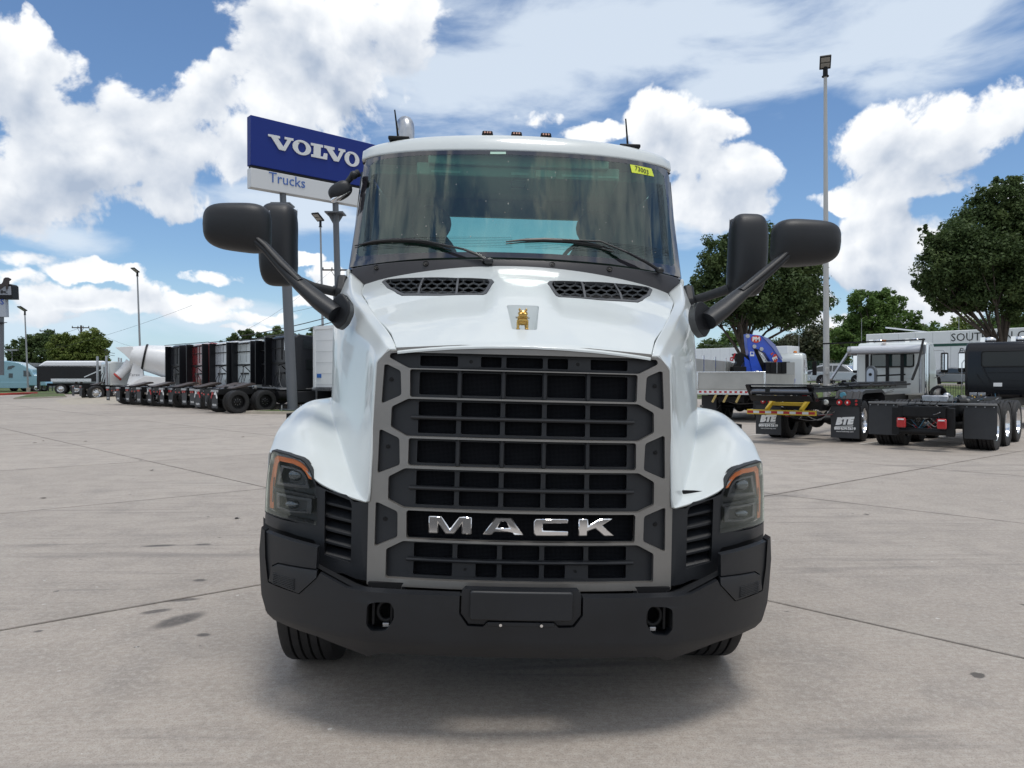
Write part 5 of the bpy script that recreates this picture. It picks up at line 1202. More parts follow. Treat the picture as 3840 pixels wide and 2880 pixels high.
# picket fence, one object per bay of pickets
fm = mat('black fence steel', (.010, .010, .011), .45)
FE = empty('picket_fence', 'black steel picket fence between the lot and the road', 'fence', (0, 0, 0))
mb = MB(); mb.cyl((0, 0, 0), (0, 0, 1.16), .011, n=5); mb.cyl((0, 0, 1.16), (0, 0, 1.24), .016, .002, n=5)
pk = mb.build('picket', fm, FE, smooth=False)
def fz(al): return .0
first = True; k0 = 0
spots_ = []
for i in range(520):
    al = 24 - i * .135; p = RP(al, -7.4, 0); sx = 1920 + FPX * math.tan(math.atan2(p[0] - CAM[0], p[1]) - YAW)
    if sx > 4000: continue
    if (3080 < sx < 3300) or (3480 < sx < 3900) or (2600 < sx < 2790 and i % 1 == 0): spots_.append(p)
for i, p in enumerate(spots_[:300]):
    if i == 0: pk.location = p
    else: o = pk.copy(); COL.objects.link(o); o.location = p
for zz in (.18, 1.02):
    mb = MB(); mb.beam(RP(28, -7.4, zz), RP(-80, -7.4, zz), .03, .035); mb.build('fence_rail', fm, FE)
for i in range(40):
    mb = MB(); x, y, z = RP(26 - i * 2.43, -7.4, 0); mb.box(x - .03, x + .03, y - .03, y + .03, 0, 1.3); mb.build('fence_post', fm, FE)
GF = empty('green_fence', 'dark green bar fence on a tan wall beyond the road', 'fence', (0, 0, 0))
gx0 = W(2700, 1400, 88); gx1 = W(3240, 1400, 82)
mb = MB(); mb.beam((gx0[0], 88, 1.8), (gx1[0], 82, 1.8), .3, .75); mb.build('low_wall', mat('tan masonry', (.30, .24, .17), .9, var=.1), GF)
gm = mat('green painted bars', (.012, .05, .03), .6)
for i in range(110):
    t = i / 109; x = lerp(gx0[0], gx1[0], t); y = lerp(88, 82, t); mb = MB(); mb.box(x - .02, x + .02, y - .02, y + .02, 2.1, 3.6)
    if i == 0: gbar = mb.build('bar', gm, GF, smooth=False, loc=(0, 0, 0)); gb0 = (x, y)
    else: o = gbar.copy(); COL.objects.link(o); o.location = (x - gb0[0], y - gb0[1], 0)
# ------------------------------------------------------------ trailers on the road
def at_road(px, ac):               # place on the road's line, ac metres across, seen at pixel column px
    r = ray(px, 1418); dx, dy = r[0], r[1]; o = rc + rn * ac - Vector(CAM[:2])
    det = dx * rd.y - dy * rd.x; t = (o.x * rd.y - o.y * rd.x) / det; p = Vector(CAM[:2]) + Vector((dx, dy)) * t
    return p
trw = mat('white trailer skin', (.83, .85, .86), .35, var=.03, vscale=1)
def trailer(px_left, ac, length, label, texts=False, group=None):
    p = at_road(px_left, ac); t = empty('semi_trailer', label, 'trailer', (p.x, p.y, 1.09), rotz=R(-50), group=group)
    mb = MB(); mb.box(0, length, 0, 2.6, 1.12, 4.0); mb.build('body', trw, t, bevel=.04)
    mb = MB(); mb.box(0, length, -.012, .02, 3.92, 4.03); mb.build('top_rail', alu, t); mb = MB(); mb.box(0, length, -.014, .02, 1.05, 1.2); mb.build('bottom_rail', alu, t)
    n = int(length / 1.22)
    for i in range(1, n):
        mb = MB(); mb.box(i * 1.22 - .012, i * 1.22 + .012, -.006, .01, 1.2, 3.92); mb.build('side_seam', mat('seam grey', (.50, .52, .53), .5), t)  # plain grey strips mark the panel seams
    for x in (1.4, 2.7, length - 2.0):
        add_wheel(t, (0, 0, 0), .5, .26, -1, steel, .05, 2, 20, holes=False, nuts=0)
        for ch in t.children[-2:]: ch.rotation_euler = (0, 0, R(90)); ch.location = (x, .25, .5)
    return t
TW = trailer(3247, 4.0, 16.0, 'long white box trailer with black lettering and a green stripe on the road')
stripe = mat('dark green vinyl', (.012, .075, .055), .5); letm = mat('black vinyl lettering', (.012, .014, .016), .5)
mb = MB(); mb.box(4.6, 15.9, -.012, .01, 2.86, 3.06); mb.build('green_stripe', stripe, TW)
q = text('lettering', 'SOUTHERN CHAMPION', .82, (6.1, -.016, 3.22), (R(90), 0, 0), letm, TW, extrude=.003, align='LEFT', sx=.92)
q = text('lettering', 'Paperboard Packaging Specialists', .56, (6.6, -.016, 2.32), (R(90), 0, 0), letm, TW, extrude=.003, align='LEFT', shear=.25)
q = text('lettering', 'www.sctray.com', .62, (9.6, -.016, 1.72), (R(90), 0, 0), letm, TW, extrude=.003, align='LEFT', shear=.12)
trailer(2600, 19.0, 12, 'plain white trailer on the road behind the flatbed, its lower half hidden')
# ------------------------------------------------------------ cars
silver = mat('silver car paint', (.42, .43, .44), .25, metal=.6, coat=1); dgrey = mat('gun grey car paint', (.16, .165, .175), .25, metal=.6, coat=1)
def car(label, px, ac, paint, kind, flip=False):
    p = at_road(px, ac); t = empty('parked_car' if False else 'passenger_car', label, 'car', (p.x, p.y, 1.06), rotz=R(-50))
    if kind == 'suv':
        low = [(-2.3, .35), (-2.35, .7), (-2.28, 1.0), (-1.2, 1.08), (1.0, 1.05), (1.9, .92), (2.28, .74), (2.32, .35)]; roof = [(-2.2, 1.0), (-1.95, 1.5), (-1.3, 1.66), (.1, 1.64), (.55, 1.5), (1.15, 1.04)]; wb = 1.38; wr = .37
        wins = [[(-1.95, 1.10), (-1.8, 1.42), (-1.1, 1.54), (-.62, 1.54), (-.62, 1.08)], [(-.52, 1.08), (-.52, 1.54), (.12, 1.52), (.25, 1.46), (.85, 1.08)]]
    else:
        low = [(-2.2, .25), (-2.25, .6), (-2.1, .92), (-1.0, .88), (.6, .86), (1.6, .80), (2.1, .62), (2.25, .25)]; roof = [(-1.9, .90), (-.9, 1.22), (-.3, 1.30), (.3, 1.24), (1.25, .84)]; wb = 1.34; wr = .35
        wins = [[(-1.1, .92), (-.7, 1.14), (-.3, 1.22), (.2, 1.17), (.85, .90)]]
    def body(prof, y0, y1, yt0, yt1, zlim):
        n = len(prof); vs = [(x, yt0 if z > zlim else y0, z) for x, z in prof] + [(x, yt1 if z > zlim else y1, z) for x, z in prof]
        return vs, [(i, (i + 1) % n, n + (i + 1) % n, n + i) for i in range(n)] + [tuple(range(n)), tuple(range(2 * n - 1, n - 1, -1))]
    mb = MB(); mb.add(*body(low, -.92, .92, -.90, .90, .8)); mb.build('body', paint, t, bevel=.07, seg=3)
    mb = MB(); mb.add(*body(roof, -.86, .86, -.70, .70, 1.1)); mb.build('cabin', paint, t, bevel=.06, seg=3)
    for w_ in wins:
        zz = sum(z for _, z in w_) / len(w_)
        mb = MB(); n = len(w_); yy = lambda z: -.878 + max(0, z - 1.02) * .26
        mb.add([(x, yy(z) - .012, z) for x, z in w_] + [(x, yy(z) + .06, z) for x, z in w_], [tuple(range(n))] + [(i, (i + 1) % n, n + (i + 1) % n, n + i) for i in range(n)]); mb.build('side_window', darkglass, t)
    rr = roof[-2:]; mb = MB(); (x0, z0), (x1, z1) = rr[1], rr[0]
    mb.add([(x0 - .04, -.74, z0 + .03), (x0 - .04, .74, z0 + .03), (x1 + .06, .62, z1 + .0), (x1 + .06, -.62, z1 + .0)], [(0, 1, 2, 3)]); mb.build('windscreen', darkglass, t)
    mb = MB(); mb.ell((2.08 if kind == 'suv' else 1.92, -.74, .80 if kind == 'suv' else .70), (.22, .15, .08), 12, 8); mb.build('headlight', lampglass2, t)
    mb = MB(); mb.ell((.75, -1.0, 1.08 if kind == 'suv' else .93), (.1, .09, .07), 10, 8); mb.build('wing_mirror', paint, t)
    mb = MB(); mb.tube([(x, -.90, .62) for x in (-1.9, 0, 1.9)], .012, 6); mb.build('side_crease', paint, t)
    if kind == 'suv':
        mb = MB(); mb.tube([(-1.7, -.62, 1.66), (-1.2, -.62, 1.72), (-.1, -.62, 1.70), (.2, -.62, 1.62)], .02, 6); mb.build('roof_rail', alu, t)
    for sx in (-wb, wb):
        for sy in (-.80, .80):
            add_wheel(t, (0, 0, 0), wr, .22, -1, alu, .02, 1, 24, nuts=0, holes=False)
            for ch in t.children[-2:]: ch.rotation_euler = (0, 0, R(90)); ch.location = (sx, sy, wr)
        mb = MB(); mb.cyl((sx, -.925, wr + .02), (sx, -.70, wr + .02), wr + .07, n=24); mb.build('wheel_arch', hole, t)
        mb = MB()
        for i in range(5):
            a = 2 * math.pi * i / 5; mb.beam((sx, -.93, wr), (sx + (wr * .58) * math.cos(a), -.93, wr + wr * .58 * math.sin(a)), .02, .055, up=(0, 1, 0))
        mb.build('rim_spoke', alu, t)['kind'] = 'stuff'
    for sx in (-wb, wb): pass
    return t
car('silver sport utility car on the road behind the tall light pole', 3165, 2.4, silver, 'suv')
car('low dark grey coupe on the road, between white cab and black cab', 3600, 1.6, dgrey, 'coupe')
car('small pale grey car further back on the road, mostly hidden by the light pole', 3075, 9.0, silver, 'coupe')
# ------------------------------------------------------------ light poles
polem = mat('painted light pole', (.46, .46, .45), .45, metal=.2); polesteel = mat('galvanised pole', (.30, .31, .32), .45, metal=.6)
def lamp_post(label, px, d, top_py, r0, r1, m_, lean=0, head=1, base_z=0, armlen=.3, tilt=0, px_top=None, hs_=1.0, flip=1):
    x, _, _ = W(px, 1418, d); t = empty('light_pole', label, 'light pole', (x, d, base_z)); H = W(px, top_py, d)[2] - base_z
    dx = 0 if px_top is None else (px_top - px) * d / FPX
    mb = MB(); mb.cyl((0, 0, 0), (dx, 0, H), r0, r1, 20); mb.build('pole', m_, t)
    mb = MB(); mb.cyl((0, 0, 0), (0, 0, .6), r0 * 1.9, n=20); mb.build('pole_base', kerbm, t)
    mb = MB(); mb.cyl((dx, 0, H), (dx, 0, H + .45 * hs_), r1 * 1.5, r1 * 1.4, 12); mb.cyl((dx, 0, H - .03), (dx, 0, H), r1 * 2.1, n=12); mb.build('bracket', chassis, t)
    Rm = Matrix.Rotation(R(-22 * flip), 4, 'Z') @ Matrix.Rotation(R(-28), 4, 'X')
    mb = MB(); mb.T = Matrix.Translation((dx - .12 * hs_ * flip, -.25 * hs_, H + .62 * hs_)) @ Rm; h = hs_
    mb.box(-.28 * h, .28 * h, -.42 * h, .42 * h, -.06 * h, .05 * h); mb.build('lamp_head', chassis, t, bevel=.02)
    for a, b in ((-.36, -.06), (.0, .30)):
        mb = MB(); mb.T = Matrix.Translation((dx - .12 * hs_ * flip, -.25 * hs_, H + .62 * hs_)) @ Rm; mb.box(-.22 * h, .22 * h, a * h, b * h, -.07 * h, -.058 * h); mb.build('lamp_panel', mat('unlit led panel', (.36, .35, .32), .4), t)
    return t
t = lamp_post('tall pale grey light pole standing between the crane truck and the silver car', 3100, 28, 285, .125, .062, polem, px_top=3091, hs_=.72)
mb = MB(); mb.box(-.13, .02, -.17, -.12, 1.72, 2.0); mb.build('junction_box', polem, t, bevel=.02)
mb = MB(); mb.box(-.05, .10, -.18, -.11, .95, 1.35); mb.build('hand_hole_cover', polem, t, bevel=.03)
lamp_post('slim grey light pole left of the white sign box', 1216, 52, 850, .105, .06, polesteel, px_top=1203, flip=1)
lamp_post('dark light pole rising behind the concrete mixer drum', 531, 75, 1035, .12, .07, polesteel, px_top=517, hs_=.9)
lamp_post('short slim lamp post at the far left in front of two trees', 106, 80, 1180, .10, .06, polesteel, px_top=95, hs_=1.0)
# ------------------------------------------------------------ utility poles and wires
wood = mat('weathered utility pole wood', (.075, .06, .05), .85, var=.2)
def util(label, px, d, top_py, arm_px, px_arm_c=None, braces=True, z0=0):
    x, _, _ = W(px, 1418, d); t = empty('utility_pole', label, 'utility pole', (x, d, z0)); H = W(px, top_py, d)[2] - z0; a = arm_px * d / FPX / 2
    mb = MB(); mb.cyl((0, 0, 0), (0, 0, H), .17, .12, 12); mb.build('pole', wood, t)
    mb = MB(); mb.beam((-a, -.15, H - .35), (a, -.15, H - .35), .12, .14); mb.build('crossarm', wood, t)
    for s in (-1, 1): mb = MB(); mb.beam((0, -.15, H - 1.2), (s * a * .35, -.15, H - .42), .04, .05); mb.build('brace', wood, t)
    for f in (-.96, -.3, .3, .96): mb = MB(); mb.cyl((f * a, -.15, H - .28), (f * a, -.15, H - .08), .07, .04, 8); mb.build('insulator', chassis, t)
    return t, Vector((x, d, z0 + H - .1)), a
u1, p1, a1 = util('wooden utility pole with one crossarm above the far left dark tree', 180, 120, 1233, 54)
u2, p2, a2 = util('wooden utility pole with one crossarm above the yellowish left tree', 305, 108, 1220, 62)
u3, p3, a3 = util('utility pole with a crossarm close behind the white truck mirror', 1262, 74, 1000, 100)
mb = MB(); mb.cyl((.85, -.2, p3.z - 1.9), (.85, -.2, p3.z - .9), .09, n=10); mb.build('cut_out_switch', steel, u3)
wire = mat('dark overhead wire', (.03, .03, .032), .6)
def span(a, b, sag, r=.014, label='', grp='overhead wires'):
    pts = [tuple(Vector(a).lerp(Vector(b), i / 16) - Vector((0, 0, 4 * sag * (i / 16) * (1 - i / 16)))) for i in range(17)]
    mb = MB(); mb.tube(pts, r, 4, caps=False); tag(mb.build('overhead_wire', wire, smooth=False, fix=False), label, 'wire', grp)
span(W(150, 1243, 119), W(305, 1226, 108), .6, .02, 'thin wire between the two far left utility poles')
span(W(335, 1226, 108), W(1245, 1014, 74), 5.5, .012, 'faint wire dipping from the left pole to the mirror side pole, uppermost')
span(W(-60, 1345, 108), W(720, 1145, 74), 1.0, .012, 'faint wire rising behind the left mirror, lower one of the pair')
span(W(1090, 1170, 74), W(1245, 1130, 74), .1, .014, 'short wire beside the slim light pole')
span(W(890, 1262, 46), W(1700, 1020, 46), .5, .026, 'thick dark cable crossing behind the sign post, upper of the two')
span(W(890, 1282, 46), W(1700, 1046, 46), .5, .026, 'thick dark cable crossing behind the sign post, lower of the two')
span(W(-40, 1330, 100), W(45, 1325, 100), .1, .03, 'low wire at the far left edge, upper')
span(W(-40, 1352, 100), W(60, 1356, 100), .1, .03, 'low wire at the far left edge, lower')
span(W(390, 1312, 100), W(430, 1325, 100), .1, .03, 'wire between the left tree and the mixer, upper')
span(W(392, 1322, 100), W(430, 1334, 100), .1, .03, 'wire between the left tree and the mixer, lower')
# ------------------------------------------------------------ the blue sign on two posts
sgn = empty('sign_pylon', 'tall blue and white dealer sign on two steel posts behind the truck', 'sign')
bluem = mat('blue sign face', (.008, .027, .20), .5, spec=.25); whitem = mat('pale grey sign face', (.60, .62, .64), .4); postm = mat('grey painted steel post', (.105, .115, .13), .42)
letw = mat('silver white sign letters', (.66, .68, .70), .4); edgem = mat('sign soffit grey', (.25, .24, .22), .6)
SD = 33.4; A_ = Vector(W(940, 430, SD)); zt_ = A_.z; d2 = 36.0 * 0 + 0
def dz(py, z): return 1.0
Bz = zt_; r_ = ray(1367, 533); tB = (Bz - CAM[2]) / r_[2]; B_ = Vector((CAM[0] + r_[0] * tB, r_[1] * tB, Bz))
sd = (B_ - A_); sd.z = 0; sd.normalize(); zbm = W(946, 617, SD)[2]; zb1 = W(946, 628, SD)[2]; zb2 = W(948, 701, SD)[2]
# length: five letters span 1005..1345 on the face
sn = Vector((sd.y, -sd.x, 0))      # towards the camera side
SL = 7.05
def SP(al, ac, z): v = A_ + sd * al - sn * ac; return (v.x, v.y, z)
def slab_s(nm, al0, al1, ac0, ac1, z0, z1, m_, bev=.02):
    vs = [SP(a, b, c) for a in (al0, al1) for b in (ac0, ac1) for c in (z0, z1)]
    mb = MB(); mb.add(vs, [(0, 1, 3, 2), (4, 6, 7, 5), (0, 4, 5, 1), (2, 3, 7, 6), (0, 2, 6, 4), (1, 5, 7, 3)]); return mb.build(nm, m_, sgn, bevel=bev)
slab_s('blue_cabinet', 0, SL, 0, .42, zbm, zt_, bluem); slab_s('white_cabinet', 0, SL, .0, .42, zb2, zb1, whitem); slab_s('cabinet_gap', .05, SL - .05, .05, .38, zb1 - .05, zbm + .05, chassis)
def along(px, py):                 # position on the sign face seen at this pixel: (along, z)
    r = ray(px, py); o = Vector(CAM); n_ = sn; t = (A_ - o).dot(n_) / Vector(r).dot(n_); p = o + Vector(r) * t; return ((p - A_).dot(sd), p.z)
ZZ = lambda x, y: (x * .63291, y * .63291)
def sign_letter(pts, holes=()):
    q = [along(*ZZ(a, b)) for a, b in pts]; h = [[along(*ZZ(a, b)) for a, b in hh] for hh in holes]
    return panel('sign_letter', q, h, lambda a, z: SP(a, -.05, z), tuple(-sn * .05 * -1 if False else Vector(sn) * -.045), letw, sgn, step=0, bevel=.006, seg=1)
def ovl(cx, cy, rx, ry, n=24, sl=0): return [(cx + rx * math.cos(2 * math.pi * i / n), cy + ry * math.sin(2 * math.pi * i / n) + sl * rx * math.cos(2 * math.pi * i / n)) for i in range(n)]
sign_letter([(1586, 795), (1656, 808), (1658, 822), (1645, 822), (1678, 872), (1700, 830), (1684, 826), (1684, 812), (1737, 822), (1737, 836), (1724, 835), (1688, 896), (1652, 888), (1604, 812), (1587, 808)])
sign_letter(ovl(1786, 876, 55, 44, sl=.22), [ovl(1787, 876, 24, 30, sl=.2)])
sign_letter([(1840, 847), (1912, 861), (1912, 876), (1899, 875), (1897, 927), (1912, 930), (1918, 908), (1938, 912), (1936, 948), (1841, 929), (1841, 915), (1855, 916), (1857, 866), (1840, 862)])
sign_letter([(1919, 862), (1980, 875), (1980, 890), (1968, 889), (1998, 936), (2014, 896), (2003, 893), (2003, 880), (2044, 889), (2044, 903), (2034, 903), (2004, 960), (1976, 955), (1931, 880), (1919, 878)])
sign_letter(ovl(2083, 944, 44, 44, sl=.22), [ovl(2084, 944, 19, 30, sl=.2)])
a0 = along(*ZZ(1592, 1076)); a1 = along(*ZZ(1806, 1110)); hT = along(*ZZ(1600, 1020))[1] - along(*ZZ(1602, 1080))[1]
q = text('sign_lettering', 'Trucks', 1.0, (0, 0, 0), (0, 0, 0), mat('blue sign lettering', (.05, .13, .40), .5), sgn, extrude=.012, align='LEFT')
wid = q.dimensions.x if q.dimensions.x > 0 else 2.9; sc_ = (a1[0] - a0[0]) / 3.0
xs_ = [v.co.x for v in q.data.vertices]; ys_ = [v.co.y for v in q.data.vertices if True]; wv = max(xs_) - min(xs_); hv = max(ys_) - 0
q.scale = ((a1[0] - a0[0]) / wv, hT / hv, 1); q.location = SP(a0[0], -.008, a0[1]); q.rotation_euler = (R(90), 0, math.atan2(sd.y, sd.x))
zb_pole = zb2
for pxb, lab in ((1100, 1), (1280, 2)):
    pxt = 1068 if lab == 1 else 1266
    al_, _z = along(pxt, 760)
    tp = Vector(SP(al_, .21, zb_pole)); base = Vector((W(pxb, 1400, tp.y)[0], tp.y - .1, 0))
    mb = MB(); fj = (W(1095, 1072, tp.y)[2]) / tp.z; mb.cyl(base, base.lerp(tp, fj), .235, .225, 28); mb.build('post', postm, sgn)
    mb = MB(); mb.cyl(base.lerp(tp, fj), tp, .15, .145, 28); mb.build('upper_post', postm, sgn)
    mb = MB(); q0 = tp - Vector((0, 0, .55)); mb.add([tuple(q0 + Vector((sx * .44, sy * .44, .0))) for sx, sy in ((-1, -1), (1, -1), (1, 1), (-1, 1))] + [tuple(q0 + Vector((sx * .44, sy * .44, .06))) for sx, sy in ((-1, -1), (1, -1), (1, 1), (-1, 1))], [(0, 1, 2, 3), (4, 5, 6, 7), (0, 1, 5, 4), (1, 2, 6, 5), (2, 3, 7, 6), (3, 0, 4, 7)]); mb.build('flange_plate', postm, sgn)
    for a in range(4):
        dv = Vector((math.cos(a * math.pi / 2 + .4), math.sin(a * math.pi / 2 + .4), 0)); mb = MB()
        pt = [q0 + dv * .1, q0 + dv * .40, q0 + dv * .1 - Vector((0, 0, .5))]; off = dv.cross(Vector((0, 0, 1))) * .015
        mb.add([tuple(p - off) for p in pt] + [tuple(p + off) for p in pt], [(0, 1, 2), (5, 4, 3), (0, 1, 4, 3), (1, 2, 5, 4), (2, 0, 3, 5)]); mb.build('gusset', postm, sgn, smooth=False)
    mb = MB(); mb.cyl((base.x, base.y, .12), (base.x, base.y, .18), .62, n=4); print('POLE', base); mb.build('base_plate', postm, sgn)
    for s in (-1, 1): mb = MB(); mb.cyl((base.x + s * .42, base.y - .3, .1), (base.x + s * .42, base.y - .3, .36), .035, n=8); mb.build('anchor_bolt', steel, sgn)
# dog sign cut by the left picture edge
ds = empty('dog_sign', 'grey and black dealer sign topped by a dog cut-out at the left picture edge', 'sign', (W(0, 1100, 60)[0], 60, 0))
ox = W(0, 1100, 60)[0]
def D2(px, py, y=60): p = W(px, py, y); return (p[0] - ox, p[2])
ZD = lambda x, y: (x * .13562, 1000 + y * .13562)
def plate(nm, pts, y0, y1, m_): q = [D2(*ZD(a, b)) for a, b in pts]; mb = MB(); mb.prism(q, 'y', y0, y1); return mb.build(nm, m_, ds)
plate('sign_box', [(-1600, 470), (285, 480), (335, 525), (352, 888), (-1600, 880)], 0, .8, chassis); plate('sign_face', [(-1560, 530), (305, 540), (318, 782), (-1560, 772)], -.02, 0, mat('weathered grey face', (.25, .27, .31), .5))
plate('dog_cutout', [(-300, 640), (-200, 540), (60, 470), (95, 420), (115, 335), (160, 300), (240, 300), (325, 345), (300, 385), (270, 400), (265, 470), (235, 540), (215, 620), (180, 635), (178, 520), (120, 545), (85, 570), (70, 585), (20, 625), (-150, 700)], -.08, -.02, mat('dark brown cut-out', (.035, .025, .025), .5))
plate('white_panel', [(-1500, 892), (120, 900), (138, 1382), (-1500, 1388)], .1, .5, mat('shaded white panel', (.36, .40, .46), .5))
plate('lettering_k', [(28, 655), (85, 655), (85, 690), (215, 655), (130, 695), (228, 748), (150, 735), (88, 712), (72, 742), (22, 738)], -.05, -.021, ink)
q = D2(*ZD(-20, 1040)); text('lettering_g', 'S', .62, (q[0] + .02, .09, q[1]), (R(90), 0, 0), inkblue, ds, extrude=.01, align='LEFT', bold=.01)
plate('sign_post', [(-60, 1380), (22, 1380), (26, 3000), (-60, 3000)], .2, .4, postm); plate('shelf_bar', [(-200, 1530), (178, 1535), (175, 1552), (-200, 1548)], 0, .1, chassis); plate('shelf_bar', [(-200, 1562), (105, 1566), (100, 1582), (-200, 1580)], 0, .1, chassis)
# green road sign and far slim poles
t = empty('road_sign', 'green road sign on posts beyond the road, partly behind the oak trunk', 'sign', (W(2775, 1306, 86)[0], 86, 0))
zc_ = W(2775, 1306, 86)[2]; mb = MB(); mb.box(-.65, .65, -.03, .03, zc_ - .2, zc_ + .2); mb.build('sign_plate', mat('green sign face', (.01, .13, .075), .5), t); mb = MB(); mb.cyl((0, .05, 0), (0, .05, zc_), .05, n=8); mb.build('post', polesteel, t)
text('sign_text', 'Exit', .26, (.15, -.035, zc_ - .09), (R(90), 0, 0), paper, t, extrude=.002)
for px, py, d, lab in ((2996, 1235, 80, 'thin pale pole beyond the road left of the tall light pole'), (3231, 1195, 70, 'thin whip aerial pole behind the rolled tarpaulin'), (3596, 1160, 60, 'thin aerial above the white trailer beside its lettering')):
    x, _, z = W(px, py, d); mb = MB(); mb.cyl((0, 0, 0), (0, 0, z), .05, .02, 8); o = mb.build('thin_pole', polesteel, loc=(x, d, 0)); tag(o, lab, 'pole')
x, _, z = W(45, 1312, 115); t = empty('cell_mast', 'tiny mast at the far left between the edge and the trees', 'pole', (x, 115, 0)); mb = MB(); mb.cyl((0, 0, 0), (0, 0, z), .12, .08, 8); mb.build('pole', polesteel, t); mb = MB(); mb.box(-.9, .9, -.2, .2, z - .15, z + .1); mb.build('mast_head', polesteel, t)
# far building behind the light blue trucks
x0 = W(-40, 1365, 110)[0]; x1 = W(68, 1365, 110)[0]; z1 = W(0, 1366, 110)[2]
t = empty('warehouse', 'low pale warehouse behind the light blue truck at the far left', 'building', (x0, 110, 0))
mb = MB(); mb.box(0, x1 - x0, 0, 20, 0, z1); mb.build('wall', mat('pale ribbed wall', (.50, .51, .50), .7), t); mb = MB(); mb.box(-.2, x1 - x0 + .2, -.2, 20.2, z1, z1 + .25); mb.build('roof_edge', mat('dull metal roof edge', (.3, .31, .32), .5), t)
mb = MB(); mb.box(x1 - x0, x1 - x0 + 2.6, -1, 19, 0, z1 - .3); mb.build('side_wall', mat('grey side wall', (.20, .21, .22), .7), t)
# ------------------------------------------------------------ parked trucks: helpers in vehicle space (+y forward, +x right side)
def vehicle(name, label, cat, x, y, heading, group=None): return empty(name, label, cat, (x, y, 0), rotz=R(heading - 90), group=group)
def dual(t, y, r=.52, w=.27, rimm=alu, dish=.12, out=1.05, inn=.74, n=28, block=0, nuts=10, sides=(-1, 1), ribs=3):
    for s in sides:
        add_wheel(t, (s * out, y, r), r, w, s, rimm, dish, ribs, n, nuts=nuts, holes=True, block=block)
        mb = MB(); mb.lathe(tyre_mesh(r, w, ribs), (s * inn, y, r), (1, 0, 0), n); mb.build('tyre', rubber, t, ang=25)
    mb = MB(); mb.cyl((-out + .1, y, r), (out - .1, y, r), .09, n=10); mb.ell((0, y, r), (.22, .24, .22), 12, 8); mb.build('axle', chassis, t)
def single(t, y, r=.52, w=.30, rimm=alu, x=1.02):
    for s in (-1, 1): add_wheel(t, (s * x, y, r), r, w, s, rimm, -.02, 4, 28)
def rails(t, y0, y1, z=.96, m_=None):
    for s in (-1, 1): mb = MB(); mb.box(s * .43 - .035, s * .43 + .035, y0, y1, z - .13, z + .13); mb.build('frame_rail', m_ or chassis, t)
    for i in range(5):
        y = lerp(y0 + .05, y1 - .3, i / 4); mb = MB(); mb.box(-.43, .43, y - .04, y + .04, z - .10, z + .10); mb.build('crossmember', chassis, t)
def hose(t, pts, r=.012, m_=None):
    q = []; n = len(pts)
    for i in range(n - 1):
        for j in range(5):
            t_ = j / 5; p0 = Vector(pts[max(i - 1, 0)]); p1 = Vector(pts[i]); p2 = Vector(pts[i + 1]); p3 = Vector(pts[min(i + 2, n - 1)])
            q.append(.5 * ((2 * p1) + (-p0 + p2) * t_ + (2 * p0 - 5 * p1 + 4 * p2 - p3) * t_ ** 2 + (-p0 + 3 * p1 - 3 * p2 + p3) * t_ ** 3))
    q.append(Vector(pts[-1])); mb = MB(); mb.tube(q, r, 6); mb.build('air_hose', m_ or chassis, t)
slate = mat('slate grey truck paint', (.022, .024, .030), .35, spec=.4); redp = mat('deep red truck paint', (.19, .008, .012), .22, coat=1); ltgrey = mat('pale grey truck paint', (.52, .54, .57), .25, coat=1)
blackp = mat('gloss black paint', (.004, .0045, .007), .22, spec=.4); tealp = mat('light blue truck paint', (.20, .37, .46), .25, coat=1); greenp = mat('dark green truck paint', (.02, .10, .08), .3, coat=1)
fair = mat('black side fairing', (.009, .010, .013), .35)
